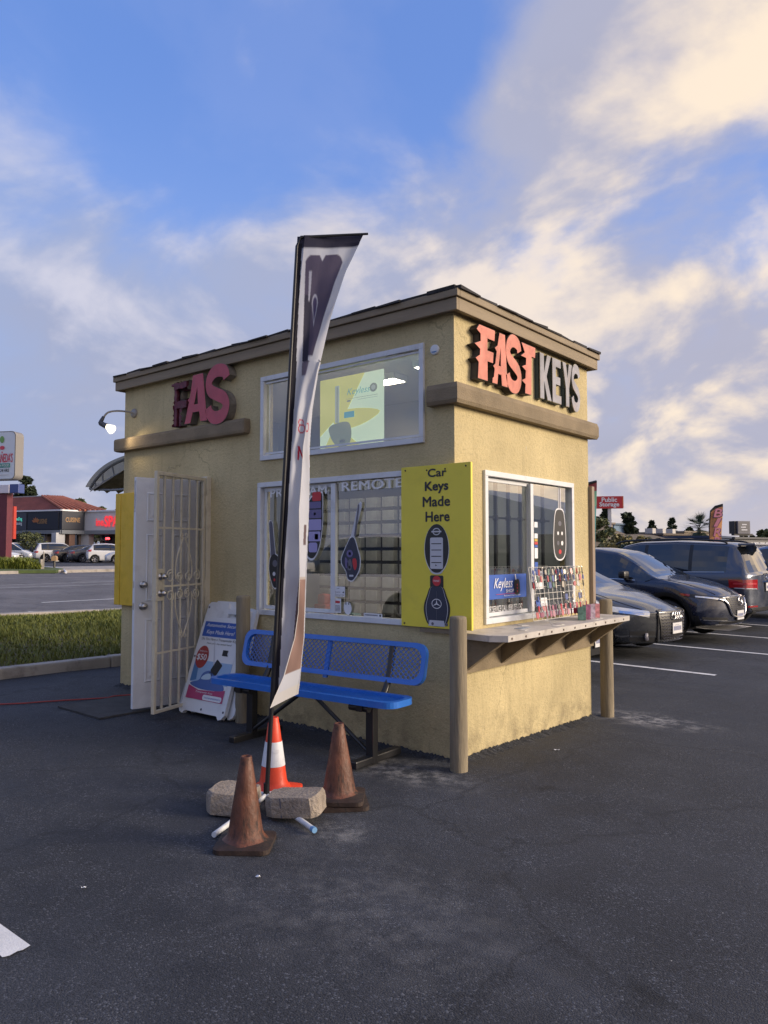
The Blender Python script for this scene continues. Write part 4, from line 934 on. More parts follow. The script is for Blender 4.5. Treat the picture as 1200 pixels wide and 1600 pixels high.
# ------------------------------------------------------------------ blue bench
m_bblue = M('blue_vinyl_coating', (.022, .15, .56), .35, coat=.25, var=.08, vscale=6); m_bleg = M('black_bench_leg', (.012, .012, .014), .4, coat=.2)
bn = tag(empty('bench', (-.965, -.47, gz(-.96, -.47)), math.radians(3.2)), 'blue expanded-metal bench with black legs against the kiosk wall', 'bench')
HL = .885
def rim(o3, loop, t, name):
    b = MB(); n = len(loop); cx = sum(p[0] for p in loop)/n; cz = sum(p[1] for p in loop)/n
    inn = [(cx+(x-cx)*(1-.055*.4), 0) for x, z in loop]
    inner = [(x-math.copysign(min(abs(x-cx), .035), x-cx)*1.0, z-math.copysign(min(abs(z-cz), .035), z-cz)) for x, z in loop]
    b.poly([loop, inner], None, o3, d=t, off=t/2); return b.build(name, m_bblue, bn)
def diamond(o3, x0, x1, z0, z1, cw, ch, name):
    b = MB(); nx = int((x1-x0)/cw); nz = int((z1-z0)/ch); cw = (x1-x0)/nx; ch = (z1-z0)/nz; w = .0038
    for j in range(nz):
        for s in (0, 1):
            for i in range(nx):
                xa, xb = x0+i*cw, x0+(i+1)*cw; zm = z0+(j+.5)*ch; zz = zm+(ch/2 if s else -ch/2); xm = (xa+xb)/2
                for (p, q) in (((xa, zm), (xm, zz)), ((xm, zz), (xb, zm))):
                    dx, dz_ = q[0]-p[0], q[1]-p[1]; l = math.hypot(dx, dz_); ox, oz = -dz_/l*w/2, dx/l*w/2
                    b.add([(p[0]-ox, -.003, p[1]-oz), (q[0]-ox, -.003, q[1]-oz), (q[0]+ox, -.003, q[1]+oz), (p[0]+ox, -.003, p[1]+oz), (p[0]-ox, .003, p[1]-oz), (q[0]-ox, .003, q[1]-oz), (q[0]+ox, .003, q[1]+oz), (p[0]+ox, .003, p[1]+oz)],
                          [(0, 1, 2, 3), (7, 6, 5, 4), (0, 4, 5, 1), (2, 6, 7, 3)], None, False, o3)
    return b.build(name, m_bblue, bn)
Tseat = Matrix.Translation((0, -.20, .44)) @ Matrix.Rotation(math.radians(-90), 4, 'X')
Ts = Matrix(((1, 0, 0, 0), (0, 0, 1, -.21), (0, -1, 0, .445), (0, 0, 0, 1)))   # local z -> world +y, local -y -> up
rim(Ts, rrect(-HL, 0, HL, .30, .09, 6), .042, 'seat_rim'); diamond(Ts, -HL+.03, HL-.03, .03, .27, .0375, .0165, 'seat_mesh')
Tb_ = Matrix.Translation((0, .17, .52)) @ Matrix.Rotation(math.radians(-13), 4, 'X')
rim(Tb_, rrect(-HL, 0, HL, .29, .08, 6), .036, 'back_rim'); diamond(Tb_, -HL+.03, HL-.03, .03, .26, .042, .0329, 'back_mesh')
for s in (-1, 1):
    b = MB(); x = s*.58
    b.box((x-.032, -.04, 0), (x+.032, .02, .40), None, bev=.006); b.box((x-.03, -.22, .005), (x+.03, .30, .055), None, bev=.008); b.tube([(x-.10*s, -.12, .39), (x+.06*s, -.12, .39)], .026, None, 10); b.box((x-.025, -.16, .37), (x+.025, .10, .42), None, bev=.004)
    b.build('leg', m_bleg, bn)
    b = MB(); b.tube(smooth([(x, .05, .38), (x+.0, .12, .44), (x, .185, .55), (x, .245, .80)], 4, False), .024, None, 10); b.build('back_support', m_bleg, bn)
    b = MB(); b.tube([(x, -.02, .06), (x*.12, -.02, .40)], .015, None, 8); b.build('brace', m_bleg, bn)
b = MB(); b.box((-.02, .182, .50), (.02, .20, .80), None, Matrix.Translation((0, 0, 0))); b.v = [(x, y+(z-.52)*.23-.01, z) for x, y, z in b.v]; b.build('back_strap', m_bblue, bn)
b = MB(); b.box((-.02, -.19, .418), (.02, .07, .43)); b.build('seat_strap', m_bblue, bn)

# ------------------------------------------------------------------ traffic cones and blocks
m_old = M('grimy_brown_cone_rubber', (.115, .040, .020), .5, var=.5, vscale=22, stretch=(1, 1, .4), dirt=((.014, .010, .009), 14, 1.0), bump=.45, bscale=70)
m_oldb = M('grimy_cone_base', (.035, .020, .015), .6, var=.4, vscale=12, dirt=((.012, .011, .011), 12, .8), bump=.3, bscale=30)
m_org = M('orange_cone_plastic', (.72, .06, .02), .42, var=.08, dirt=((.25, .05, .03), 9, .35)); m_refl = M('reflective_collar', (.68, .70, .74), .4, dirt=((.35, .35, .38), 14, .45))
def cone(label, loc, rz, h=.45, rb=.105, rt=.032, base=.17, m=m_old, mb=m_oldb, collar=False, group='traffic cones by the flag', only_base=False):
    o = tag(empty('traffic_cone', loc, rz), label, 'cone', group)
    b = MB(); bt = .028; lp = rrect(-base, -base, base, base, .04, 4)
    Tz = Matrix(((1, 0, 0, 0), (0, 0, 1, 0), (0, -1, 0, 0), (0, 0, 0, 1)))
    b.poly([lp], None, Tz, d=bt*.8, off=bt*.8); lp2 = rrect(-base+.02, -base+.02, base-.02, base-.02, .035, 4)
    b.grid([[(x, y, bt*.8) for x, y in lp+lp[:1]], [(x, y, bt) for x, y in lp2+lp2[:1]], [(rb*1.05*math.cos(2*PI*i/len(lp)+PI/len(lp)*0+.78-.35), rb*1.05*math.sin(2*PI*i/len(lp)+.78-.35), bt*1.3) for i in range(len(lp)+1)]], None)
    b.build('base', mb, o)
    rr = lambda z: rb+(rt-rb)*(z-bt)/(h-bt)
    b = MB(); b.lathe([(rb*1.25, bt*1.05), (rb*1.05, bt*1.6), (rr(bt*2.4), bt*2.4)]+[(rr(z), z) for z in (h*.3, h*.5, h*.7, h*.92)]+[(rr(h*.925)*.94, h*.93), (rt*1.02, h*.985), (rt*.95, h), (rt*.7, h), (rt*.66, h-.05)], m, 32); c = b.build('body', None, o)
    if collar:
        b = MB(); b.lathe([(rr(h*.36)+.0025, h*.36), (rr(h*.68)+.0025, h*.68)], m_refl, 32); b.build('reflective_collar', None, o)
    return o
cone('grimy brown traffic cone standing nearest the camera', (.05, -1.93, gz(0, -1.9)), math.radians(38), .435, .092, .028, .138)
cone('bottom grimy brown cone of the nested pair, only its base showing', (-.005, -1.165, gz(0, -1.1)), math.radians(47), .38, .09, .024, .148)
cone('upper grimy brown cone nested on another beside the bench leg', (-.02, -1.175, gz(0, -1.1)+.030), math.radians(38), .43, .094, .029, .148)
cone('orange traffic cone with white collar behind the flag pole', (-.465, -1.275, gz(-.4, -1.3)), math.radians(20), .445, .088, .029, .142, m_org, m_org, True)
m_block = M('split_face_block', (.33, .28, .23), .95, var=.2, vscale=9, bump=1., bscale=55, dirt=((.18, .15, .125), 12, .6), bdist=.02)
def block(label, loc, rz, sx, sy, sz, tilt=(0, 0), groove=False):
    R = random.Random(int(sx*1000)); bm = bmesh.new()
    top = [(-.5, -.30), (-.32, -.5), (.40, -.5), (.5, -.28), (.46, .42), (.30, .5), (-.36, .5), (-.5, .30)]
    b = MB(); n = len(top)
    lv = [(0, 1.0), (.15, 1.01), (.5, 1.02), (.85, 1.0), (1, .955)]
    rows = []
    for z, k in lv:
        r = []
        for i in range(n*3):
            t = i/3; a, c = top[int(t) % n], top[(int(t)+1) % n]; f = t-int(t)
            x, y = a[0]+(c[0]-a[0])*f, a[1]+(c[1]-a[1])*f; j = 1+R.uniform(-.022, .022)
            r.append((x*k*j*sx, y*k*j*sy, z*sz+R.uniform(-.003, .003)))
        rows.append(r+r[:1])
    b.grid(rows, None, False); b.add(rows[-1][:-1], [list(range(n*3))], None); b.add(rows[0][:-1], [list(range(n*3))[::-1]], None)
    o = b.build('paving_block', m_block); o.location = loc; o.rotation_euler = (tilt[0], tilt[1], rz)
    if groove:
        g = MB(); g.box((-sx*.16, -sy*.512, .002), (-sx*.135, -sy*.38, sz*1.002), None); g.build('groove', m_mid, o)
    return tag(o, label, 'block', 'blocks weighing down the flag base')
block('pale concrete block on the flag foot behind the nearest cone', (-.37, -1.66, gz(-.3, -1.7)+.015), math.radians(28), .26, .24, .115, (.02, .05))
block('grooved concrete block on the flag foot between pole and nested cones', (-.03, -1.50, gz(0, -1.5)+.035), math.radians(22), .31, .19, .105, (.05, -.10), True)

# ------------------------------------------------------------------ feather flag
fl = tag(empty('feather_flag', (-.325, -1.455, gz(-.3, -1.45))), 'tall white and dark plum feather flag on a black pole with key print', 'flag')
m_pole = M('black_pole', (.012, .013, .017), .38); m_tube = M('white_foot_tube', (.68, .70, .72), .4, dirt=((.3, .3, .3), 6, .4)); m_bt = M('blue_tape', (.15, .32, .55), .5)
base = Vector((-.325, -1.455, gz(-.3, -1.45)))
topw = Vector((-.115, -1.44, 3.275)); pdir = topw-base
b = MB(); b.tube([(0, 0, .04), pdir*.25, pdir*.5, pdir*.8, pdir*.985, pdir+CR*.02+Vector((0, 0, .004)), pdir+CR*.41+HV*.05+Vector((0, 0, .045))], [.013, .013, .012, .010, .009, .009, .007], None, 10); b.build('pole', m_pole, fl)
for a, tape in ((math.radians(-16), True), (math.radians(-70), False), (math.radians(110), None), (math.radians(165), None)):
    d = Vector((math.cos(a), math.sin(a), 0)); d2 = d.copy()
    e_ = .22 if tape is None else .56
    b = MB(); b.tube([d*.02+Vector((0, 0, .05)), d*e_*.55+Vector((0, 0, .03)), d*e_+Vector((0, 0, .016))], .014, m_tube, 10)
    if tape: b.tube([d*.535+Vector((0, 0, .0165)), d*.562+Vector((0, 0, .0160))], .0155, m_bt, 10)
    b.build('foot_tube', None, fl)
b = MB(); b.tube([(0, 0, .02), (0, 0, .12)], .018, m_pole, 10); b.build('socket', None, fl)
# fabric: a sheet from the sleeve to a fold, then back towards the viewer to the hem
NT_, NS = 360, 100
def ipol(tab, t):
    for (a, va), (c, vc) in zip(tab, tab[1:]):
        if t <= c: u = (t-a)/(c-a); return va+(vc-va)*u
    return tab[-1][1]
PXM = 4.42/1202
# by height in the photo: (y, fold distance from the pole axis, flap return) in pixels
TA = [(372, 104), (430, 80), (505, 58), (580, 43), (640, 37), (700, 36), (800, 40), (900, 42), (1000, 44), (1070, 41), (1092, 39)]
TB = [(372, 0), (560, 0), (620, 3), (700, 9), (800, 13), (900, 9), (960, 10), (1000, 14), (1050, 24), (1075, 33), (1092, 38)]
verts = []; cols = []
def flagcol1(py, d, a):
    """py: photo row at the pole; d: distance from the pole along the cloth (photo pixels), a: cloth width there"""
    white = (.58, .60, .66); plum = (.092, .080, .130); dark = (.042, .041, .068); pale = (.42, .43, .52)
    if py < 390: return dark
    if 398 < py < 568:
        l = 15+(py-400)*.012; r = ipol([(398, 78), (450, 61), (500, 47), (560, 33), (570, 31)], py); c = 41-(py-400)*.085
        if l < d < r:
            e1 = max(0, (l+9-d)/9); e2 = max(0, (d-r+16)/16); top = 401+9*e1**2+13*e2**2.2+10*max(0, 1-abs(d-41)/4.5)
            lim = 566 if d < 26.5 else 558
            if py > top and py < lim:
                if abs(d-(23.5-(py-426)*.01)) < 2.2-(py-426)*.025 and 426 < py < 472: return pale
                q = ((d-32)/(4.3 if py < 475 else 4.3*(1-(py-475)/40)))**2+((py-475)/(13 if py < 475 else 38))**2 if py < 512 else 9
                if .55 < q < 1.15: return pale
                if d < 26.5 and py > 462: return dark
                return plum if q > .55 else (.075, .065, .14)
    if 566 <= py < 588 and 15 < d < 25-(py-566)*.2: return (.20, .17, .22)
    return white
def flagcol(py, u, s, a):
    t = [0, 0, 0]
    for i in (-.33, 0, .33):
        for j in (-.33, 0, .33):
            c = flagcol1(py+2*i, s+1.1*j, a)
            for k in range(3): t[k] += c[k]/9
    return tuple(t)
def textmask(): pass
W_TOT = .40
rows = []
for i in range(NT_+1):
    py0 = 370+(1090-370)*i/NT_
    a = ipol(TA, py0)*PXM; bb = ipol(TB, py0)*PXM
    # pole axis at this height
    k = (1258-py0)/(1258-372); ax = base+pdir*k
    zt = ax.z
    dep = .02+.10*max(0, (py0-560)/530)
    L1 = math.hypot(a, .05); L2 = math.hypot(bb, bb*1.3+.02) if bb > .001 else 0
    tot = L1+L2; r = []
    for j in range(NS+1):
        s = j/NS*tot; fr_ = min(1, s/L1)
        rip = (.007*math.sin(fr_*9+py0*.031)+.005*math.sin(fr_*4-py0*.055+1)+.004*math.sin(fr_*15+py0*.017)+.003*math.sin(py0*.14+fr_*6))*min(1, fr_*2.5)*(1 if py0 > 385 else .2)
        if s <= L1 or L2 == 0:
            f = min(1, s/L1); off = CR*(a*f)+HV*(.06*f+.016*math.sin(f*5+py0*.012)*(f > .1)+rip)
        else:
            f = (s-L1)/L2; off = CR*(a-bb*f)+HV*(.06-(bb*1.3+.02)*f-.012*math.sin(f*3.14+py0*.02)+rip*.6)
        sag = .045*(min(1, s/L1)) if py0 < 420 else .045*(min(1, s/L1))*max(0, 1-(py0-420)/160)
        p = ax+off+Vector((0, 0, sag - (0.045*f if (L2 and s > L1 and py0 > 1000) else 0)*((py0-1000)/90 if py0 > 1000 else 0)))
        r.append(p-base)
    rows.append(r)
b = MB(); b.grid(rows, None, True); o = b.build('banner', vcol('banner_print', .75, .3), fl)
ca = o.data.color_attributes.new('print', 'FLOAT_COLOR', 'POINT')
def glyph(py, u):
    return None
for i in range(NT_+1):
    py0 = 370+(1090-370)*i/NT_; a = ipol(TA, py0); bb = ipol(TB, py0); 
    for j in range(NS+1):
        u = j/NS; x_on = u*(a+bb*1.65)  # cloth distance in photo pixels
        c = flagcol(py0, u, u*a, a)
        if x_on < 8 and py0 > 380: c = (.018, .018, .028)          # sleeve
        elif py0 > 590:
            c = (.58, .60, .66)
            # red script, part of it in the fold
            xx = x_on-11
            for (cx0, cy0, rx, ry, w) in ((10, 672, 4.5, 6.5, .28), (8.5, 662, 3.2, 5, .35), (33, 670, 4, 7, .3), (46, 706, 5, 8, .26), (20, 716, 3, 7, .3)):
                e = ((xx-cx0)/rx)**2+((py0-cy0)/ry)**2
                if 1-w < e < 1+w: c = (.55, .03, .06)
            if 6 < xx < 8.5 and 698 < py0 < 722: c = (.55, .03, .06)
            if abs((xx-6)-(py0-698)*.42) < 1.3 and 698 < py0 < 722: c = (.55, .03, .06)
            if 42 < xx < 50 and abs(py0-706) < 1.4: c = (.55, .03, .06)
            # brown shapes low on the cloth
            if x_on > a and py0 > 905 and py0 < 1050: c = tuple(v*(1+.18*math.sin(py0*.05+x_on*.12)+.10*math.sin(py0*.021-x_on*.2)) for v in (.27, .175, .15)) if u < .975 else (.6, .58, .55)
            if a < x_on and 905 < py0 < 909: c = (.5, .45, .42)
            q = ((x_on-(a-9-(py0-900)*.02))/7)**2
            if 890 < py0 < 1060 and x_on < a and q < 1-((py0-985)/95)**2: c = (.17, .12, .13)
            if a+3 < x_on < a+9 and 822 < py0 < 855: c = (.16, .12, .13)
            if py0 > 1072: c = (.62, .61, .60)
        if u > .985 and py0 > 560: c = (.68, .66, .62)
        ca.data[i*(NS+1)+j].color = (*c, 1)

# ------------------------------------------------------------------ rack with keychains
rk = tag(empty('wire_rack', (.17, 1.235, CZ)), 'white wire countertop rack hung with keychains on the kiosk counter', 'rack')
m_wire = M('white_wire', (.62, .60, .55), .4); lean = .10
Tk = frame((.19, .78, CZ+.035), (0, 1, 0), (1, 0, 0)) @ Matrix.Rotation(-lean, 4, 'X')
RW, RH = .93, .41
inv = Matrix.Translation(-Vector((.17, 1.235, CZ)))
b = MB()
for k in range(14): x = RW*k/13; b.tube([(x, 0, 0), (x, 0, RH)], .0024, None, 5, inv @ Tk)
for k in range(9): z = RH*k/8; b.tube([(0, -.003, z), (RW, -.003, z)], .0024, None, 5, inv @ Tk)
b.build('wire_grid', m_wire, rk)
for x in (.12, .82):
    b = MB(); P_ = [Tk @ Vector((x, 0, .14)), Tk @ Vector((x, -.06, .0)), Vector((.34, .78+x-.10, CZ+.006)), Vector((.36, .78+x+.05, CZ+.006)), Vector((.22, .78+x+.14, CZ+.006)), Tk @ Vector((x+.05, 0, .0))]
    b.tube([inv @ p for p in P_], .003, None, 6); b.build('stand_foot', m_wire, rk)
kc = {}
def kmesh(kind):
    if kind in kc: return kc[kind]
    b = MB()
    b.tube([(.009*math.cos(a), 0, -.009+.009*math.sin(a)) for a in [2*PI*i/10 for i in range(10)]], .0013, m_knob, 4, closed=True)
    if kind == 0: b.box((-.007, -.003, -.058), (.007, .003, -.016), None, bev=.002); b.box((-.005, -.004, -.026), (.005, .004, -.019), m_knob)
    elif kind == 1: b.poly([[(-.010, -.016), (-.012, -.05), (0, -.06), (.012, -.05), (.010, -.016)]], None, d=.004, off=.002)
    else: b.poly([circ(0, -.036, .012, .018, 12)], None, d=.005, off=.0025)
    me = b.mesh('keychain'); kc[kind] = b; return b
pal = [((.40, .03, .05), 'red'), ((.05, .09, .30), 'blue'), ((.33, .10, .16), 'pink'), ((.04, .12, .09), 'green'), ((.02, .02, .025), 'black'), ((.45, .40, .32), 'cream'), ((.16, .05, .10), 'plum'), ((.50, .36, .06), 'yellow')]
pm = [M('keychain_'+n, c, .4, coat=.3) for c, n in pal]
meshes = {}
def kobj(kind, ci):
    if (kind, ci) not in meshes:
        src = kmesh(kind); b = MB(); b.v = list(src.v); b.f = list(src.f); b.sm = list(src.sm); b.mi = list(src.mi); b.mats = [pm[ci] if (m is None) else m for m in src.mats]
        # faces added without a material use slot 0, the ring's; give them their own slot
        b.mats = [m_knob, pm[ci]]; nr = 40; b.mi = [0 if i < nr else 1 for i in range(len(b.f))]
        meshes[(kind, ci)] = b.mesh('keychain')
    return meshes[(kind, ci)]
R = random.Random(21)
hooks = [('top', RH), ('upper', RH*7/8), ('high', RH*6/8), ('middle', RH*4/8), ('lower', RH*2.5/8), ('lowest', RH*1.6/8)]
wts = {'top': [0, 1, 3, 5, 0, 4, 1], 'upper': [1, 4, 3, 0, 1, 5, 0], 'high': [1, 4, 5, 3, 0, 5], 'middle': [4, 1, 5], 'lower': [2, 6, 0, 0, 4, 2, 0], 'lowest': [0, 2, 6, 2, 0, 2]}
ORD = ['first', 'second', 'third', 'fourth', 'fifth', 'sixth', 'seventh', 'eighth', 'ninth', 'tenth', 'eleventh', 'twelfth', 'thirteenth', 'fourteenth', 'fifteenth', 'sixteenth', 'seventeenth']
for nm, z in hooks:
    cnt = 0
    for k in range(17):
        if nm == 'high' and R.random() < .35: continue
        if nm == 'middle' and k not in (1, 9, 10, 12, 14, 15): continue
        ci = R.choice(wts[nm]); kind = R.choice([0, 1, 1, 2])
        o = bpy.data.objects.new('keychain', kobj(kind, ci)); COL.objects.link(o)
        o.matrix_world = Tk @ Matrix.Translation((.03+k*.0545+R.uniform(-.012, .012), -.012-.006*R.random(), z)) @ Matrix.Rotation(R.uniform(-.5, .5), 4, 'Z') @ Matrix.Rotation(R.uniform(-.12, .12), 4, 'Y') @ Matrix.Scale(1.18, 4)
        tag(o, '%s keychain, %s from the blue sign in the %s row of the rack' % (pal[ci][1], ORD[cnt], nm), 'keychain', 'keychains on the wire rack'); cnt += 1
for (x, z, w, h, m, lab) in ((.02, .25, .05, .05, m_ink, 'small black header card at the rack top edge'), (.055, .10, .06, .055, m_blue, 'small blue card low on the wire rack'), (.10, .24, .12, .14, m_pale, 'white backing card behind the rack wires'), (.47, .33, .035, .03, M('card_gold', (.55, .33, .05), .5), 'small gold card near the rack top'), (.80, .27, .06, .07, M('card_cream', (.5, .38, .2), .6), 'cream card between rack rows'), (.16, .06, .10, .11, m_pale, 'white price card low behind the rack')):
    b = MB(); b.poly([rrect(x, z, x+w, z+h, .004)], m, Tk, d=.002, off=.008 if w < .09 else -.006); tag(b.build('rack_card'), lab, 'card')
# zig-zag brochure display and papers on the counter
b = MB(); n = 8; mp = [M('brochure_%d' % i, c, .45, var=.45, vscale=30) for i, c in enumerate(((.10, .20, .16), (.50, .52, .58), (.35, .12, .20), (.30, .42, .60), (.60, .45, .48), (.45, .50, .62), (.55, .22, .22), (.6, .58, .52)))]
for i in range(n):
    y0, y1 = 1.42+i*.045, 1.42+(i+1)*.045; x0, x1 = (.30, .25) if i % 2 else (.25, .30)
    b.add([(x0, y0, CZ+.002), (x1, y1, CZ+.002), (x1, y1, CZ+.125), (x0, y0, CZ+.125-.02*(i in (0, 7)))], [(0, 1, 2, 3)], mp[i])
    b.add([(x0-.002, y0, CZ+.002), (x1-.002, y1, CZ+.002), (x1-.002, y1, CZ+.125), (x0-.002, y0, CZ+.125-.02*(i in (0, 7)))], [(3, 2, 1, 0)], mp[i])
tag(b.build('folded_brochure'), 'zig-zag folded colourful photo brochure standing on the counter', 'brochure')
for x, y, w, h, a, lab in ((.30, .42, .05, .09, .3, 'small folded paper slip on the near counter end'), (.22, .55, .06, .16, .1, 'flat blue-grey card on the counter by the rack foot'), (.12, .74, .05, .08, -.2, 'tiny paper scrap on the counter near the window')):
    b = MB(); b.box((-w/2, -h/2, 0), (w/2, h/2, .004)); o = b.build('paper_slip', M('paper_'+lab[:5], (.55, .53, .5) if 'blue' not in lab else (.25, .28, .33), .7)); o.location = (x, y, CZ+.001); o.rotation_euler = (0, 0, a); tag(o, lab, 'paper')

# ------------------------------------------------------------------ mat, cord, litter
b = MB(); 
def flat(pts, dz, t): 
    n = len(pts); b.add([(x, y, gz(x, y)+dz) for x, y in pts]+[(x, y, gz(x, y)+dz+t) for x, y in pts], [[n+i for i in range(n)]]+[(i, (i+1) % n, (i+1) % n+n, i+n) for i in range(n)])
flat([(-3.62, -.98), (-2.92, -.98), (-2.92, -.28), (-3.62, -.28)], .003, .014); tag(b.build('door_mat', M('charcoal_mat', (.052, .053, .055), .95, var=.25, vscale=9, bump=.6, bscale=90)), 'charcoal rubber mat on the asphalt before the open door', 'mat')
pts = [(-5.9, -2.3), (-4.9, -1.75), (-4.25, -1.40), (-4.02, -1.17), (-3.92, -.95), (-3.80, -.72), (-3.66, -.46), (-3.55, -.22), (-3.45, -.02), (-3.4, .1)]
b = MB(); b.tube([(x, y, gz(x, y)+.009+(.012 if -.99 < y < -.2 and x > -3.65 else 0)+(.05 if y > -.05 else 0)) for x, y in smooth(pts, 6, False)], .0065, None, 8); tag(b.build('extension_cord', M('red_cord', (.26, .03, .025), .5)), 'red extension cord running from the doorway across the asphalt', 'cord')
R = random.Random(8)
for i, (px, py, s, lab) in enumerate(((403, 1369, .022, 'crumpled white paper scrap on the asphalt below the front cone'), (870, 1168, .035, 'white paper strip on the asphalt by the counter wall'), (131, 1389, .018, 'tiny white scrap on the asphalt above the painted mark'))):
    d = CF+CR*((px-600)/1202)-CU*((py-800)/1202); t = -CAMLOC.z/d.z; p = CAMLOC+d*t
    b = MB(); rows = [[(s*(u-.5)+R.uniform(-.2, .2)*s, s*.5*(v-.5)*1.2+R.uniform(-.15, .15)*s, R.uniform(.001, .35)*s) for u in (0, .33, .66, 1)] for v in (0, .5, 1)]
    b.grid(rows, None, False); o = b.build('paper_scrap', m_pale); o.location = (p.x, p.y, gz(p.x, p.y)+.003); o.rotation_euler = (0, 0, .6*i); tag(o, lab, 'litter')
# ------------------------------------------------------------------ cars
m_tyre = M('tyre_rubber', (.014, .014, .015), .75); m_well = M('wheel_well', (.006, .006, .007), .9)
m_rim = M('alloy_rim', (.42, .42, .44), .3, .9); m_chrome = M('chrome', (.75, .75, .76), .08, 1); m_blackp = M('black_car_plastic', (.014, .014, .015), .45)
m_cglass = M('car_glass', (.010, .012, .014), .02, coat=.6, spec=.8); m_lens = M('headlamp_lens', (.62, .64, .66), .08, .35, coat=1.); m_tail = M('tail_lamp_red', (.38, .012, .014), .12, coat=1.); m_amber = M('amber_lens', (.55, .14, .02), .2, coat=.6)
m_plate = M('licence_plate', (.66, .66, .66), .5); m_seam = M('door_seam', (.004, .004, .005), .8)
def paint(name, c, flake=.0, rough=.32):
    return M(name, c, rough, flake, coat=1., dirt=((.16, .15, .14), 2.2, .10))
def ip(tab, x):
    if x <= tab[0][0]: return tab[0][1]
    for (a, va), (c, vc) in zip(tab, tab[1:]):
        if x <= c:
            u = (x-a)/(c-a); return va+(vc-va)*u
    return tab[-1][1]
def sstep(a, b_, x): t = max(0, min(1, (x-a)/(b_-a))); return t*t*(3-2*t)
def car(name, label, S, loc, rz, body_m, detail=2, group='parked cars', cat='car'):
    """S: dict with L,W, top (profile of hood/glass/roof), belt, bottom, cowl/roof stations; x runs rear (0) to front (L)"""
    L, Wd = S['L'], S['W']; hw = Wd/2; H0 = S.get('clear', .2)
    top_pts = S['top']
    def smoothed(tab, r):
        def fn(x):
            s = 0; n = 7
            for k in range(n): s += ip(tab, x+(k-(n-1)/2)*r/n*2)
            return s/n
        return fn
    topf = smoothed(top_pts, S.get('soft', .10)); xc, xrf, xrr, xrg = S['cowl'], S['rf'], S['rr'], S['rg']
    beltf = lambda x: min(S['belt'][0]+(S['belt'][1]-S['belt'][0])*x/L, topf(x)-.035)
    roof_z = max(p[1] for p in top_pts)
    N_ST = 64 if detail > 1 else 44
    xs = sorted(set([round(L*k/N_ST, 4) for k in range(N_ST+1)] + [round(v, 4) for v in (xc, xrf, xrr, xrg, .04, .1, L-.04, L-.1)]))
    def bot(x): return H0+S.get('liftr', .10)*(1-sstep(0, .5, x))+S.get('liftf', .06)*sstep(L-.6, L, x)
    def halfw(x):
        e = abs(x-L*.48)/(L*.52); return hw*(1-.055*e**3)
    def dF(y, z, w):
        c = S.get('cf', .34)*(abs(y)/hw)**S.get('cfp', 2.8); zz = (z-.5)/.5
        return c + S.get('rakef', .10)*max(0, zz)**1.6 + .10*max(0, -zz)**2
    def dR(y, z, w):
        c = S.get('cr', .20)*(abs(y)/hw)**3.4; return c+S.get('raker', .06)*max(0, (z-.75)/.6)+.10*max(0, (.5-z)/.4)**2
    NSIDE = 6
    def section(x):
        z0, zb, zt, w = bot(x), beltf(x), topf(x), halfw(x)
        gh = max(0, zt-zb); g = sstep(.05, .35, gh)
        wt = w*(.90*(1-g)+S.get('tumble', .70)*g)
        P = [(0, z0), (w*.80, z0), (w*.93, z0+.03), (w*.975, z0+.12)]
        zs = z0+.12; zsh = zb-.055-.02*(1-g)
        for k in range(1, NSIDE+1):
            t = k/NSIDE; z = zs+(zsh-zs)*t; P.append((w*(.975+.025*math.sin(t*PI*.78)-.012*t*t - .012*math.exp(-((t-.62)/.09)**2)*S.get('crease', .6)), z))
        P.append((w*.962, zb-.012)); P.append((w*.945, zb+.008*g))
        # greenhouse side (or hood shoulder)
        zr = zt-.045*g-.012
        for k in range(1, 6):
            t = k/5; y = w*.945+(wt-w*.945)*t+.03*g*math.sin(t*PI)*w; P.append((y, zb+.008*g+(zr-zb-.008*g)*t))
        P.append((wt*.955, zt-.018*g-.004)); P.append((wt*.86, zt-.002)); 
        for k in (.64, .42, .21, 0): P.append((wt*k, zt+(.022*(1-k*k)+.0)*(1 if g > .3 else .9)))
        return P
    NP = len(section(L/2)); iB = 4+NSIDE+1; iR = iB+5     # belt index, roof-edge index
    pts = []
    for x in xs:
        w = halfw(x); fw = sstep(L-1.0, L, x)**1.2; rw = 1-sstep(0, .8, x); row_ = []
        for y, z in section(x):
            row_.append((x-fw*dF(y, z, w)+rw*dR(y, z, w)-L/2, y, z))
        pts.append(row_)
    xa = S.get('sg0', xrg+.25); xb_ = S.get('sg1', xc-.12); pill = S['pillars']; tw = .035
    body = MB(); regions = {'windshield': MB(), 'rear_window': MB()}; sides = {}
    def put(b_, q, mir, m):
        v = [(p[0], -p[1] if mir else p[1], p[2]) for p in q]
        b_.add(v, [(0, 1, 2, 3) if mir else (3, 2, 1, 0)], m, True)
    for i in range(len(xs)-1):
        xm = (xs[i]+xs[i+1])/2
        for j in range(NP-1):
            q = [pts[i][j], pts[i+1][j], pts[i+1][j+1], pts[i][j+1]]
            for mir in (0, 1):
                tgt = None
                if j >= iR+1:
                    if xrf+.03 < xm < xc-.02: tgt = 'windshield'
                    elif xrg+.02 < xm < xrr-.03: tgt = 'rear_window'
                if tgt: put(regions[tgt], q, mir, m_cglass); continue
                if iB <= j < iR and xa < xm < xb_ and topf(xm)-beltf(xm) > .12:
                    seg = None
                    if all(abs(xm-pz) > tw for pz in pill): seg = sum(xm > pz for pz in pill)
                    if seg is not None:
                        if j < iR-0: sides.setdefault((mir, seg), MB()); put(sides[(mir, seg)], q, mir, m_cglass)
                        continue
                    else: put(body, q, mir, m_blackp); continue
                put(body, q, mir, S['cladding'] if (S.get('cladding') and j < 4) else body_m)
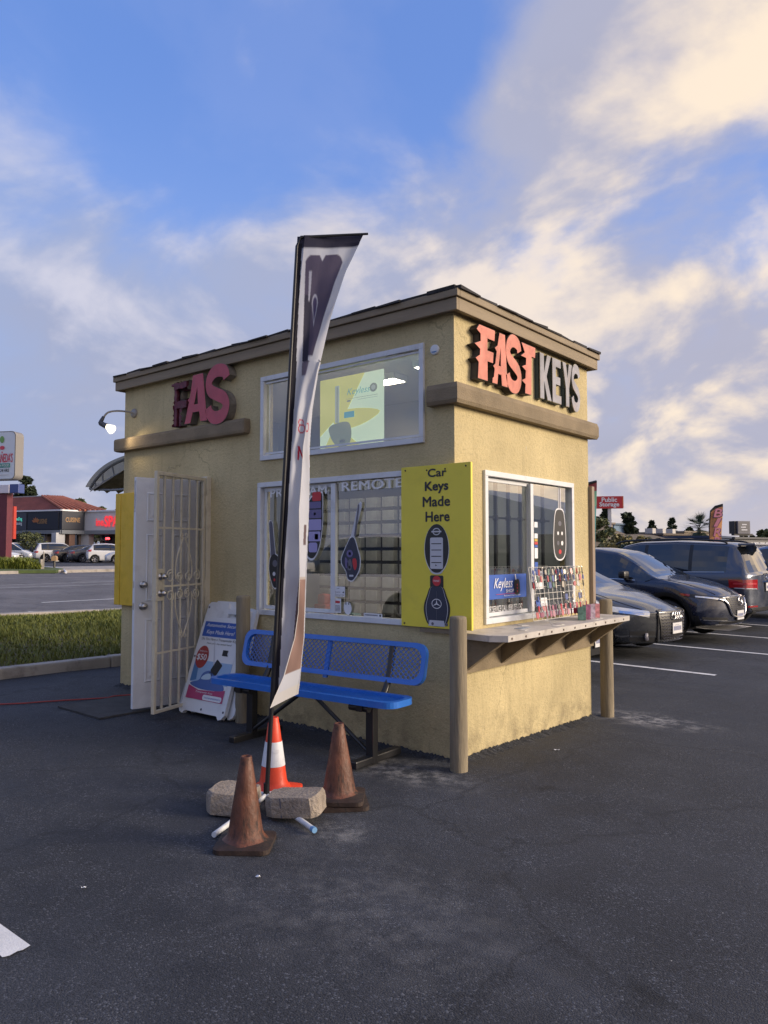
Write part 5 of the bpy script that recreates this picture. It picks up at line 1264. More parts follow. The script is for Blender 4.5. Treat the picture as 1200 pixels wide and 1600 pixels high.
    # end caps
    for end, idx in ((1, len(xs)-1), (0, 0)):
        nc = 15; rows = []
        for y, z in section(xs[idx]):
            r = []
            for k in range(nc+1):
                yy = -y+2*y*k/nc; w = halfw(xs[idx])
                xx = (L-dF(yy, z, w) if end else dR(yy, z, w))-L/2
                r.append((xx, yy, z))
            rows.append(r)
        body.grid(rows, body_m, True, flip=not end)
    root = tag(empty(name, loc, rz), label, cat, group)
    bo = body.build('body', None, root)
    bpy.context.view_layer.update()
    # merge and cut wheel arches
    bm = bmesh.new(); bm.from_mesh(bo.data); bmesh.ops.remove_doubles(bm, verts=bm.verts, dist=.0015)
    for r_ in list(regions.values())+list(sides.values()): pass
    bm.to_mesh(bo.data); bm.free()
    full = MB(); 
    for b_ in [body]+list(regions.values())+list(sides.values()): full.add(b_.v, b_.f)
    bvh = BVHTree.FromPolygons([Vector(v) for v in full.v], full.f)
    wr = S['wr']; axles = (S['ax_r']-L/2, S['ax_f']-L/2)
    cut = MB()
    for ax in axles:
        for s in (-1, 1):
            n = 28; ring = [(ax+(wr+S.get('gap', .055))*math.cos(2*PI*k/n), 0, wr+.01+(wr+S.get('gap', .055))*math.sin(2*PI*k/n)) for k in range(n)]
            v = [(x, s*(hw-.30), z) for x, _, z in ring]+[(x, s*(hw+.3), z) for x, _, z in ring]
            f = [(k, (k+1) % n, (k+1) % n+n, k+n) for k in range(n)]+[list(range(n))[::-1], list(range(n, 2*n))]
            if s < 0: f = [q[::-1] for q in f]
            cut.add(v, f, m_well)
    # cut: drop body faces inside arches by clipping with cylinders via boolean
    co = cut.build('cutter', None); co.matrix_world = root.matrix_world
    cm = bmesh.new(); cm.from_mesh(co.data); bmesh.ops.recalc_face_normals(cm, faces=cm.faces); cm.to_mesh(co.data); cm.free()
    bo.data.materials.append(m_well)
    co.location = loc; co.rotation_euler = (0, 0, rz)
    # close the shell for the boolean: glass faces as well
    fm = MB()
    md = bo.modifiers.new('cut', 'BOOLEAN'); md.operation = 'DIFFERENCE'; md.object = co; md.solver = 'FAST'
    bpy.context.view_layer.update()
    ev = bo.evaluated_get(bpy.context.evaluated_depsgraph_get()); nm = bpy.data.meshes.new_from_object(ev)
    bo.modifiers.clear(); bo.data = nm; bpy.data.objects.remove(co)
    for ax in axles:
        for s in (-1, 1):
            inner = MB(); n = 20; r_ = wr+S.get('gap', .055)+.004
            a_ = [(ax+r_*math.cos(PI*k/n*1.24-.37), s*(hw-.015-.02), wr+.01+r_*math.sin(PI*k/n*1.24-.37)) for k in range(n+1)]; c_ = [(x, s*(hw-.34), z) for x, y, z in a_]
            inner.grid([a_, c_], m_well, False, flip=s > 0); inner.add(c_+[(ax, s*(hw-.34), wr)], [(k, k+1, n+1) for k in range(n)], m_well); inner.build('wheel_well', None, root)
    for k, b_ in regions.items():
        if b_.f: b_.build(k, m_cglass, root)
    for (mir, seg), b_ in sides.items():
        if b_.f: b_.build('side_window', m_cglass, root)
    # wheels
    def wheel_mesh():
        t = MB(); t.lathe([(wr*.66, -.10), (wr*.9, -.11), (wr*.985, -.085), (wr, -.05), (wr, .05), (wr*.985, .085), (wr*.9, .11), (wr*.66, .10)], m_tyre, 32, Matrix.Rotation(-PI/2, 4, 'X')); tm = t.mesh('tyre')
        r = MB(); Tq = Matrix.Rotation(-PI/2, 4, 'X'); r.lathe([(wr*.67, .088), (wr*.63, .09), (wr*.60, .05), (wr*.60, -.02)], m_rim, 28, Tq); r.lathe([(wr*.6, .0), (0, .0)], m_well, 20, Tq)
        for k in range(S.get('spokes', 5)*2):
            a = 2*PI*k/(S.get('spokes', 5)*2)+(.14 if k % 2 else -.14); r.bar((wr*.08*math.cos(a), .07, wr*.08*math.sin(a)), (wr*.63*math.cos(a), .082, wr*.63*math.sin(a)), wr*.10, .03, m_rim)
        r.lathe([(wr*.15, .06), (wr*.14, .085), (0, .09)], m_rim, 14, Tq)
        return tm, r.mesh('rim')
    tm, rm = wheel_mesh()
    for ax in axles:
        for s in (-1, 1):
            w_ = part(tm, 'wheel', root); w_.location = (ax, s*(hw-.125), wr); w_.rotation_euler = (0, 0, 0 if s > 0 else PI)
            part(rm, 'rim', w_)
    def cast(o_, d_):
        h = bvh.ray_cast(Vector(o_), Vector(d_).normalized())
        return (h[0], h[1]) if h[0] is not None else (None, None)
    def patch(pname, corners, dirv, m, off=.012, nu=8, nv=4, parent=root, thick=True):
        """conforming patch: four corner points (viewer order) cast along -dirv onto the body"""
        d = Vector(dirv).normalized(); A, B, C_, D_ = [Vector(c) for c in corners]; rows = []
        for v in range(nv+1):
            r = []
            for u in range(nu+1):
                p = (A.lerp(B, u/nu)).lerp(D_.lerp(C_, u/nu), v/nv); h, n = cast(p+d*1.2, -d)
                if h is None: h = p
                r.append(h+d*off)
            rows.append(r)
        b_ = MB(); b_.grid(rows, m, True)
        edge = [rows[0][u] for u in range(nu+1)]+[rows[v][nu] for v in range(1, nv+1)]+[rows[nv][u] for u in range(nu-1, -1, -1)]+[rows[v][0] for v in range(nv-1, 0, -1)]
        b_.grid([edge+edge[:1], [e-d*(off+.02) for e in edge+edge[:1]]], m, False)
        return b_.build(pname, None, parent)
    def line(pname, pl, dirv, m=m_seam, w=.008, off=.003):
        d = Vector(dirv).normalized(); pp = []
        for p in pl:
            h, n = cast(Vector(p)+d*1.2, -d)
            if h is not None: pp.append(h+d*off)
        if len(pp) > 1:
            b_ = MB(); b_.tube(pp, w/2, m, 4); b_.build(pname, None, root)
    S['detail'](dict(root=root, patch=patch, line=line, cast=cast, L=L, hw=hw, S=S, m=body_m, axles=axles, beltf=beltf, topf=topf)) if S.get('detail') else None
    return root
def mirror_part(E, x, z, m, s):
    b = MB(); y = s*(E['hw']*.95)
    b.box((x-.06, min(y, y+s*.20), z), (x+.07, max(y, y+s*.20), z+.13), None, bev=.045); b.box((x-.02, min(y-s*.06, y+s*.06), z-.03), (x+.04, max(y-s*.06, y+s*.06), z+.03), m_blackp, bev=.01)
    b.mats = [m, m_blackp]; b.build('wing_mirror', None, E['root'])
def hexgrille(E, corners, nu, nv, m=m_chrome, r=.004, off=.022):
    A, B, C_, D_ = [Vector(c) for c in corners]; b = MB()
    for v in range(nv+1):
        pl = []
        for u in range(nu*2+1):
            p = A.lerp(B, u/nu/2).lerp(D_.lerp(C_, u/nu/2), (v+(.35 if u % 2 else 0))/(nv+.4)); h, n = E['cast'](p+Vector((1.2, 0, 0)), (-1, 0, 0)); h = h or p; pl.append(h+Vector((off, 0, 0)))
        b.tube(pl, r, m, 4)
    b.build('grille_mesh', None, E['root'])
def plate(E, x, z, y=0, front=True, w=.15, h=.075, txt='8KTR 402'):
    s = 1 if front else -1; hpt, _ = E['cast']((s*3.6, y, z), (-s, 0, 0)); X = (hpt.x if hpt else s*E['L']/2)+s*.022
    T = frame((X, y, z), (0, s, 0), (s, 0, 0)); b = MB(); b.box((-w-.012, .0, -h-.012), (w+.012, .02, h+.012), m_blackp, T, bev=.004); b.box((-w, -.004, -h), (w, .001, h), m_plate, T)
    [b.box((-w*.82+q_*w*.24, -.0055, -h*.45), (-w*.66+q_*w*.24, -.0045, h*.35), M('plate_text', (.12, .14, .28), .6), T) for q_ in range(7)]; b.build('licence_plate', None, E['root'])
def doorlines(E, xsx, z0, z1, s, handles=()):
    for x in xsx: E['line']('door_seam', [(x-.02*math.sin((z-z0)/(z1-z0)*3), s*2, z) for z in [z0+(z1-z0)*k/8 for k in range(9)]], (0, s, 0))
    for x, z in handles:
        b = MB(); h, n = E['cast']((x, s*2, z), (0, -s, 0))
        if h: b.box((x-.09, min(h.y, h.y+s*.03), z-.012), (x+.09, max(h.y, h.y+s*.03), z+.014), None, bev=.008); b.build('door_handle', E['m'], E['root'])
def trim(E, pl, s, m=m_chrome, w=.014): E['line']('belt_trim', pl, (0, s, 0), m, w, .006)

def det_audi(E):
    L = E['L']/2; p = E['patch']
    g = [(L, -.40, .64), (L, .40, .64), (L, .33, .20), (L, -.33, .20)]
    p('grille', g, (1, 0, 0), m_blackp, .014, 10, 8); hexgrille(E, [(L, -.37, .62), (L, .37, .62), (L, .31, .22), (L, -.31, .22)], 11, 9, m_mid, .0035, .022)
    b = MB()
    ring = [(L, y, z) for y, z in rrect(-.41, .19, .41, .655, .06)]; pl = []
    for q in ring: h, n = E['cast'](Vector(q)+Vector((1, 0, 0)), (-1, 0, 0)); pl.append((h or Vector(q))+Vector((.018, 0, 0)))
    b.tube(pl, .012, m_blackp, 6, closed=True); b.build('grille_frame', None, E['root'])
    b = MB()
    for k in range(4):
        cy = -.105+k*.07; pl = []
        for a in range(20): q = Vector((L+.5, cy+.048*math.cos(2*PI*a/20), .575+.048*math.sin(2*PI*a/20))); h, n = E['cast'](q, (-1, 0, 0)); pl.append((h or q)+Vector((.034, 0, 0)))
        b.tube(pl, .008, m_chrome, 6, closed=True)
    b.build('ring_emblem', None, E['root'])
    for s in (-1, 1):
        d = (1, s*.75, .12)
        p('headlight', [(L-.14, s*.50, .655), (L-.62, s*.90, .735), (L-.58, s*.92, .66), (L-.14, s*.53, .565)], d, m_lens, .008, 12, 5)
        p('headlight_reflector', [(L-.2, s*.58, .635), (L-.42, s*.82, .665), (L-.42, s*.82, .63), (L-.2, s*.60, .585)], d, m_chrome, .011, 6, 3); p('turn_signal', [(L-.50, s*.86, .695), (L-.62, s*.91, .72), (L-.60, s*.92, .67), (L-.52, s*.88, .655)], d, m_amber, .012, 4, 3)
        p('air_intake', [(L, s*.48, .38), (L-.2, s*.80, .38), (L-.2, s*.80, .24), (L, s*.46, .22)], (1, s*.4, 0), m_blackp, .004, 6, 4)
        p('intake_blade', [(L, s*.48, .315), (L-.2, s*.80, .325), (L-.2, s*.80, .30), (L, s*.46, .29)], (1, s*.4, 0), E['m'], .012, 6, 2)
        b = MB(); h, n = E['cast']((2.8, s*.64, .30), (-1, -s*.1, 0)); h = h or Vector((L-.15, s*.64, .3)); b.lathe([(0, .02), (.05, .018), (.06, 0)], m_mid, 16, Matrix.Translation(h) @ Matrix.Rotation(PI/2, 4, 'Y')); b.build('fog_lamp', None, E['root'])
        mirror_part(E, .45, .88, E['m'], s); doorlines(E, (.78, -.62), .30, .80, s, ((-.4, .78),))
        E['line']('hood_seam', [(L-.25-.12*k, s*(.52+.05*k if k < 4 else .70), 2) for k in range(9)], (0, 0, 1))
        p('lower_lip', [(L, s*.02, .19), (L-.1, s*.8, .19), (L-.1, s*.8, .165), (L, s*.02, .165)], (1, s*.2, 0), m_blackp, .02, 8, 2)
    plate(E, 0, .40, .02, txt='7WEC 318')
def det_mazda(E):
    L = E['L']/2; p = E['patch']
    p('grille', [(L, -.40, .73), (L, .40, .73), (L, .28, .42), (L, -.28, .42)], (1, 0, 0), m_blackp, .012, 10, 6); hexgrille(E, [(L, -.36, .71), (L, .36, .71), (L, .26, .45), (L, -.26, .45)], 10, 8, m_mid, .004, .020)
    pl = [(L, y, z) for y, z in ((-.55, .70), (-.42, .66), (-.33, .50), (-.24, .42), (0, .40), (.24, .42), (.33, .50), (.42, .66), (.55, .70))]; q = []
    for a in smooth(pl, 4, False): h, n = E['cast'](Vector(a)+Vector((1, 0, 0)), (-1, 0, 0)); q.append((h or Vector(a))+Vector((.02, 0, 0)))
    b = MB(); b.tube(q, .017, m_chrome, 8); b.build('grille_wing', None, E['root'])
    b = MB()
    for loop in ([(.085*math.cos(2*PI*a/22), .66+.068*math.sin(2*PI*a/22)) for a in range(22)],): b.tube([(E['cast']((L+.6, y, z), (-1, 0, 0))[0] or Vector((L, y, z)))+Vector((.035, 0, 0)) for y, z in loop], .008, m_chrome, 6, closed=True)
    b.tube([(E['cast']((L+.6, y, z), (-1, 0, 0))[0] or Vector((L, y, z)))+Vector((.037, 0, 0)) for y, z in smooth([(-.075, .69), (-.035, .672), (0, .635), (.035, .672), (.075, .69)], 3, False)], .008, m_chrome, 6); b.build('wing_emblem', None, E['root'])
    for s in (-1, 1):
        d = (1, s*.8, .1)
        p('headlight', [(L-.10, s*.46, .735), (L-.60, s*.88, .80), (L-.52, s*.89, .745), (L-.08, s*.47, .675)], d, m_blackp, .008, 12, 4); p('headlight_lens', [(L-.15, s*.52, .722), (L-.42, s*.80, .76), (L-.42, s*.80, .735), (L-.13, s*.53, .69)], d, m_lens, .013, 8, 3)
        p('turn_signal', [(L-.48, s*.84, .785), (L-.62, s*.89, .80), (L-.56, s*.90, .765), (L-.47, s*.86, .75)], d, m_tail, .013, 4, 2)
        p('air_intake', [(L, s*.42, .40), (L-.2, s*.84, .42), (L-.2, s*.84, .38), (L, s*.38, .34)], (1, s*.4, 0), m_blackp, .006, 6, 2); p('intake_trim', [(L, s*.40, .352), (L-.2, s*.82, .375), (L-.2, s*.82, .362), (L, s*.39, .338)], (1, s*.4, 0), m_chrome, .012, 6, 1)
        mirror_part(E, .62, 1.02, m_blackp, s); doorlines(E, (.82, -.28), .38, .98, s, ((-.05, .92), (-1.0, .94)))
        trim(E, [(x, s*2, E['beltf'](x+E['L']/2)+.004) for x in [-1.3+.13*k for k in range(17)]], s)
        for ax in E['axles']:
            r0, r1 = .395, .47; b = MB(); A, B = [], []
            for k in range(21):
                a = -.25+(PI+.5)*k/20
                for r, dst in ((r0, A), (r1, B)):
                    q = Vector((ax+r*math.cos(a), s*2, .34+r*math.sin(a))); h, n = E['cast'](q, (0, -s, 0)); dst.append(Vector((q.x, (h.y if h else s*E['hw']*.97)+s*.012, q.z)))
            y_in = s*(E['hw']-.12); b.grid([[Vector((v.x, y_in, v.z)) for v in A], A, B], m_blackp, True, flip=s < 0); b.build('arch_cladding', None, E['root'])
        E['line']('hood_seam', [(L-.2-.13*k, s*(.50+.045*k), 2) for k in range(9)], (0, 0, 1))
    p('lower_grille', [(L, -.55, .335), (L, .55, .335), (L, .5, .22), (L, -.5, .22)], (1, 0, 0), m_blackp, .006, 10, 3); p('skid_trim', [(L, -.60, .24), (L, .60, .24), (L, .55, .20), (L, -.55, .20)], (1, 0, 0), M('silver_skid', (.3, .3, .31), .35, .6), .018, 10, 2)
    plate(E, 0, .43, .0, txt='8XJN 552')
def det_merc(E):
    L = E['L']/2; p = E['patch']
    for s in (-1, 1):
        d = (-1, s*.9, 0)
        p('tail_light', [(-L+.05, s*.50, .95), (-L+.42, s*.90, .95), (-L+.40, s*.91, .80), (-L+.05, s*.52, .76)], d, m_tail, .02, 10, 5); p('tail_light_lens', [(-L+.06, s*.55, .885), (-L+.36, s*.88, .89), (-L+.36, s*.88, .86), (-L+.06, s*.55, .855)], d, M('tail_lamp_pink', (.6, .06, .07), .15, coat=1), .026, 8, 1); p('reverse_lamp', [(-L+.06, s*.54, .785), (-L+.34, s*.88, .80), (-L+.34, s*.88, .782), (-L+.06, s*.54, .765)], d, m_lens, .026, 8, 1)
        p('reflector', [(-L, s*.55, .46), (-L+.2, s*.84, .46), (-L+.2, s*.84, .43), (-L, s*.55, .43)], d, m_tail, .01, 4, 1)
        doorlines(E, (.95, -.12, -1.05), .42, 1.02, s, ((.12, .97), (-.92, .99)))
        trim(E, [(x, s*2, E['beltf'](x+E['L']/2)+.012) for x in [-1.75+.16*k for k in range(19)]], s); mirror_part(E, .85, 1.10, E['m'], s)
        b = MB(); b.tube(smooth([(-1.75, s*.62, 1.60), (-1.6, s*.64, 1.69), (-.6, s*.65, 1.725), (.3, s*.63, 1.70), (.55, s*.60, 1.63)], 4, False), .02, None, 8); b.build('roof_rail', m_blackp, E['root'])
        p('sill_trim', [(-1.0, s*2, .33), (1.0, s*2, .33), (1.0, s*2, .30), (-1.0, s*2, .30)], (0, s, 0), m_chrome, .012, 10, 1)
        p('exhaust_tip', [(-L, s*.50, .34), (-L, s*.72, .34), (-L, s*.70, .28), (-L, s*.52, .28)], (-1, 0, 0), m_chrome, .02, 4, 2)
    b = MB(); b.box((-L+.02, -.60, 1.585), (-L+.34, .60, 1.64), None, bev=.02); b.build('roof_spoiler', E['m'], E['root'])
    p('bumper_guard', [(-L, -.75, .42), (-L, .75, .42), (-L, .65, .30), (-L, -.65, .30)], (-1, 0, 0), m_blackp, .01, 10, 3); p('bumper_chrome', [(-L, -.5, .36), (-L, .5, .36), (-L, .45, .32), (-L, -.45, .32)], (-1, 0, 0), m_chrome, .02, 10, 1); p('tailgate_trim', [(-L, -.33, .92), (-L, .33, .92), (-L, .33, .89), (-L, -.33, .89)], (-1, 0, 0), m_chrome, .02, 6, 1)
    plate(E, 0, .80, 0, False, txt='6TNB 941')
    b = MB(); h, n = E['cast']((-4, .05, 1.0), (1, 0, 0)); h = h or Vector((-L, 0, 1)); b.tube([h+Vector((-.03, -.0, .06)), h+Vector((-.05, .32, .05))], .010, m_blackp, 6); b.build('wiper', None, E['root'])
    b = MB(); b.tube([h+Vector((-.02, .05*math.cos(a), -.02+.05*math.sin(a))) for a in [2*PI*k/18 for k in range(18)]], .006, m_chrome, 5, closed=True)
    for a in (PI/2, PI*7/6, PI*11/6): b.tube([h+Vector((-.022, 0, -.02)), h+Vector((-.022, .046*math.cos(a), -.02+.046*math.sin(a)))], [.008, .003], m_chrome, 5)
    b.build('star_emblem', None, E['root'])
def det_plain(E):
    L = E['L']/2; p = E['patch']; zf = E['S'].get('lampf', .68); zr = E['S'].get('lampr', .85); bz = E['S']['belt'][0]
    for s in (-1, 1):
        p('headlight', [(L-.1, s*.48, zf+.05), (L-.5, s*.84, zf+.10), (L-.45, s*.86, zf+.02), (L-.1, s*.5, zf-.06)], (1, s*.8, 0), m_lens, .01, 6, 3); p('tail_light', [(-L+.05, s*.58, zr+.08), (-L+.3, s*.86, zr+.10), (-L+.3, s*.86, zr-.06), (-L+.05, s*.58, zr-.06)], (-1, s*.9, 0), m_tail, .015, 6, 3)
        mirror_part(E, E['S'].get('mir', .55), bz+.04, E['m'], s); doorlines(E, E['S'].get('doors', (.8, -.25)), .35, bz-.03, s, ((-.05, bz-.1),))
    p('grille', [(L, -.40, zf+.02), (L, .40, zf+.02), (L, .34, zf-.14), (L, -.34, zf-.14)], (1, 0, 0), m_blackp, .01, 8, 3); p('lower_grille', [(L, -.55, .42), (L, .55, .42), (L, .5, .28), (L, -.5, .28)], (1, 0, 0), m_blackp, .008, 8, 3)
    p('rear_bumper_panel', [(-L, -.6, .42), (-L, .6, .42), (-L, .5, .30), (-L, -.5, .30)], (-1, 0, 0), m_blackp, .008, 8, 2); plate(E, 0, .62 if E['S'].get('tall') else .55, 0, False, txt=None); plate(E, 0, .45, 0, True, txt=None)
TT = dict(L=4.19, W=1.84, top=[(0, .86), (.12, .94), (.45, 1.02), (1.25, 1.27), (1.75, 1.345), (2.15, 1.335), (2.45, 1.27), (3.12, .915), (3.6, .82), (3.95, .715), (4.19, .60)], belt=(.90, .80), cowl=3.12, rf=2.38, rr=1.45, rg=.55, pillars=(1.62,), sg0=1.0, wr=.325, ax_r=.83, ax_f=3.30, clear=.15, cf=.50, cfp=2.4, cr=.3, rakef=.06, tumble=.66, detail=det_audi, spokes=5, soft=.16, crease=.4)
CX = dict(L=4.40, W=1.80, top=[(0, .95), (.05, 1.05), (.42, 1.40), (.75, 1.49), (1.5, 1.545), (2.1, 1.535), (2.55, 1.47), (3.32, 1.03), (3.85, .95), (4.2, .85), (4.40, .70)], belt=(1.10, .93), cowl=3.32, rf=2.50, rr=.55, rg=.06, pillars=(1.98, .98), sg0=.62, wr=.34, ax_r=.86, ax_f=3.51, clear=.22, cf=.42, cfp=2.5, cr=.25, rakef=.07, tumble=.68, cladding=m_blackp, detail=det_mazda, soft=.12, gap=.06, crease=1)
GL = dict(L=4.53, W=1.84, top=[(0, .98), (.03, 1.06), (.27, 1.58), (.45, 1.64), (1.5, 1.69), (2.3, 1.67), (2.62, 1.60), (3.15, 1.14), (3.4, 1.10), (4.3, 1.00), (4.53, .85)], belt=(1.08, 1.02), cowl=3.18, rf=2.60, rr=.34, rg=.03, pillars=(2.08, 1.14), sg0=.45, wr=.36, ax_r=.87, ax_f=3.63, clear=.24, cf=.25, cr=.16, raker=.02, rakef=.04, tumble=.76, detail=det_merc, soft=.06, crease=.9)
SUV = dict(L=4.5, W=1.80, top=[(0, .95), (.03, 1.02), (.30, 1.55), (.5, 1.62), (1.5, 1.66), (2.3, 1.63), (2.6, 1.55), (3.25, 1.08), (3.5, 1.03), (4.25, .92), (4.5, .78)], belt=(1.02, .97), cowl=3.28, rf=2.58, rr=.36, rg=.03, pillars=(2.05, 1.1), sg0=.5, wr=.34, ax_r=.85, ax_f=3.5, clear=.22, cf=.28, cr=.16, detail=det_plain, soft=.07, tall=1, tumble=.76)
VAN = dict(SUV, L=4.9, top=[(0, .95), (.03, 1.05), (.32, 1.58), (.6, 1.66), (2.0, 1.72), (2.9, 1.66), (3.2, 1.56), (4.1, 1.02), (4.3, .97), (4.75, .84), (4.9, .70)], cowl=4.1, rf=3.15, rr=.38, rg=.03, pillars=(2.6, 1.5), ax_r=.95, ax_f=3.9)
SED = dict(L=4.6, W=1.78, top=[(0, .90), (.06, .98), (.75, 1.06), (1.45, 1.36), (1.9, 1.44), (2.4, 1.43), (2.7, 1.37), (3.45, .96), (3.7, .91), (4.35, .78), (4.6, .62)], belt=(.95, .86), cowl=3.45, rf=2.66, rr=1.40, rg=.78, pillars=(2.15,), sg0=1.1, wr=.32, ax_r=.95, ax_f=3.65, clear=.17, cf=.34, cr=.22, detail=det_plain, lampr=.80, lampf=.64, tumble=.70)
FIT = dict(SUV, L=4.0, W=1.69, top=[(0, .90), (.04, 1.0), (.38, 1.42), (.6, 1.49), (1.4, 1.525), (1.95, 1.50), (2.3, 1.41), (3.2, .96), (3.4, .91), (3.85, .78), (4.0, .66)], belt=(1.0, .90), cowl=3.2, rf=2.25, rr=.46, rg=.05, pillars=(1.75, .9), wr=.30, ax_r=.62, ax_f=3.1, clear=.17, lampr=.95)
p_char = paint('charcoal_metallic', (.050, .055, .062), .4, .26); p_navy = paint('deep_navy_metallic', (.012, .018, .042), .25, .25); p_steel = paint('steel_blue_grey', (.062, .074, .105), .45, .28); p_whit = paint('white_car_paint', (.66, .67, .68), 0, .3); p_blk = paint('black_car_paint', (.016, .017, .020), .1, .25); p_blue = paint('light_blue_metallic', (.10, .17, .30), .4, .28)
yw = 0.0
def lotcar(nose_x, yc, S, fwd=True, yaw=0):
    cx_ = nose_x-S['L']/2; return (cx_, yc, gz(cx_, yc)), (0 if fwd else PI)+yaw
LB = 'cars parked beyond the kiosk'
l, r = lotcar(-.72, 6.80, TT, yaw=math.radians(-5)); car('sports_coupe', 'charcoal sports coupe with ring emblem and mesh grille beside the kiosk', TT, l, r, p_char, 2, LB)
l, r = lotcar(-.56, 9.40, CX, yaw=math.radians(-4)); car('crossover_car', 'dark navy crossover with black wheel arches and winged grille', CX, l, r, p_navy, 2, LB)
l, r = lotcar(-.72, 11.95, GL, False, yaw=math.radians(-3)); l = (l[0], l[1], l[2]); car('boxy_suv', 'grey-blue boxy SUV parked tail out with red tail lamps', GL, l, r, p_steel, 2, LB)
l, r = lotcar(-.74, 4.05, SUV, yaw=0); car('white_suv', 'white SUV mostly hidden behind the kiosk, bumper showing past the wall', SUV, l, r, p_whit, 1, LB)
l, r = lotcar(.9, 15.2, SUV, False, 0); car('blue_suv', 'pale blue SUV at the picture edge beyond the boxy SUV', SUV, l, r, p_blue, 1, LB)
l, r = (-5.6, -5.6, gz(-5.6, -5.6)), math.radians(180); car('reflected_suv', 'white SUV standing in the lot, seen mirrored in the kiosk window', SUV, l, r, p_whit, 1, LB)
# across the street
FB = 'cars parked in front of the shops'
def farcar(px, depth, S, m, lab, nm, yaw):
    p = atg(px, depth); return car(nm, lab, S, p, yaw, m, 1, FB)
ya = math.atan2(CR.y, CR.x)
farcar(-12, 62, SED, p_whit, 'white sedan partly hidden behind the maroon sign post', 'white_sedan', ya+.05)
farcar(16, 66, VAN, p_whit, 'white minivan beside the maroon sign post', 'white_minivan', ya-.12)
o = farcar(94, 67, SUV, p_whit, 'white SUV with a spare wheel on its tailgate before the dark shop front', 'tailgate_wheel_suv', ya+.62)
b = MB(); b.lathe([(.20, .0), (.33, .0), (.34, .06), (.33, .14), (.2, .15), (0, .15)], m_tyre, 20, Matrix.Translation((-2.26, 0, .98)) @ Matrix.Rotation(-PI/2, 4, 'Y')); b.build('spare_wheel', None, o)
farcar(127, 65, SED, p_blk, 'black sedan next to the white SUV with the spare wheel', 'black_sedan', ya+.62)
farcar(150, 63.5, dict(SED, L=4.4), p_char, 'dark grey sedan between the black sedan and the white hatchback', 'grey_sedan', ya+.62)
farcar(176, 61.5, FIT, p_whit, 'white hatchback in front of the nail and massage shop', 'white_hatchback', ya+.42)
farcar(216, 56, SED, p_whit, 'white sedan nose peeking past the yellow board', 'white_car', ya+PI+.1)
# ------------------------------------------------------------------ trees and shrubs
m_bark = M('bark', (.09, .065, .045), .95, var=.3, bump=.7, bscale=30)
m_lf = {'dark': leafmat('dark_leaf', (.016, .027, .015), (.055, .075, .04)), 'mid': leafmat('mid_leaf', (.045, .065, .028), (.15, .165, .07)), 'olive': leafmat('olive_leaf', (.11, .11, .045), (.30, .26, .12)), 'yellow': leafmat('lily_leaf', (.07, .11, .02), (.30, .32, .06))}
def tree(name, label, base, h, rx, kind='dark', shape='round', n=2600, leaf=.28, trunk=.25, seed=1, group='trees on the skyline', cat='tree', clear=.18):
    R = random.Random(seed); root = tag(empty(name, base), label, cat, group)
    b = MB(); b.tube([(0, 0, -.3), (R.uniform(-.1, .1), R.uniform(-.1, .1), h*.3), (R.uniform(-.2, .2), R.uniform(-.2, .2), h*.62), (0, 0, h*.85)], [trunk, trunk*.75, trunk*.45, trunk*.12], None, 8)
    cl = []
    for k in range(26):
        t = R.random()
        if shape == 'cypress': z = h*(clear+(1-clear)*t*.97); rr = rx*(math.sin(min(1, (1.04-t)*1.25)*PI/2))*(.55+.45*R.random())*.62
        elif shape == 'bush': z = h*(.15+.75*t); rr = rx*math.sqrt(max(.05, 1-(t*1.5-.55)**2))*R.random()**.5*.8
        else: z = h*(clear+(.97-clear)*t); u = (t-.45)/.6; rr = rx*math.sqrt(max(.05, 1-u*u))*R.random()**.5*.85
        a = R.uniform(0, 6.28); cl.append((rr*math.cos(a), rr*math.sin(a), z, rx*R.uniform(.22, .42)*(.7 if shape == 'cypress' else 1)))
        if k % 3 == 0: b.tube([(0, 0, z*.72), (rr*.5*math.cos(a), rr*.5*math.sin(a), z*.88), (rr*math.cos(a), rr*math.sin(a), z)], [trunk*.35, trunk*.2, trunk*.06], None, 5)
    b.build('trunk', m_bark, root)
    v = []; f = []
    for i in range(n):
        c = R.choice(cl); d = Vector((R.gauss(0, 1), R.gauss(0, 1), R.gauss(0, 1))).normalized()*c[3]*(R.random()**.4); p = Vector(c[:3])+Vector((d.x, d.y, d.z*.8))
        u = Vector((R.gauss(0, 1), R.gauss(0, 1), R.gauss(0, .6))).normalized(); w = u.orthogonal().normalized(); w.rotate(Matrix.Rotation(R.uniform(0, 6.28), 3, u)); s = leaf*R.uniform(.5, 1.2); o = len(v)
        v += [p-u*s*.5, p+w*s*.32, p+u*s*.6, p-w*s*.30]; f.append((o, o+1, o+2, o+3))
    me = bpy.data.meshes.new('crown'); me.from_pydata([tuple(x) for x in v], [], f); me.materials.append(m_lf[kind]); o = bpy.data.objects.new('crown', me); COL.objects.link(o); o.parent = root
    return root
def ontop(px, py, depth): return at(px, py, depth)
def skytree(px, ytop, ybase, depth, wpx, kind, shape, label, seed, n=1500, **k):
    pb = at(px, ybase, depth); pt = at(px, ytop, depth); h = pt.z-pb.z
    return tree('skyline_tree' if shape != 'bush' else 'hillside_bush', label, pb, h, wpx*depth/1202/2, kind, shape, n, leaf=max(.2, depth*.0062), trunk=.02*h+.05, seed=seed, cat='tree' if shape != 'bush' else 'bush', group='trees on the skyline' if shape != 'bush' else 'bushes on the slope', **k)

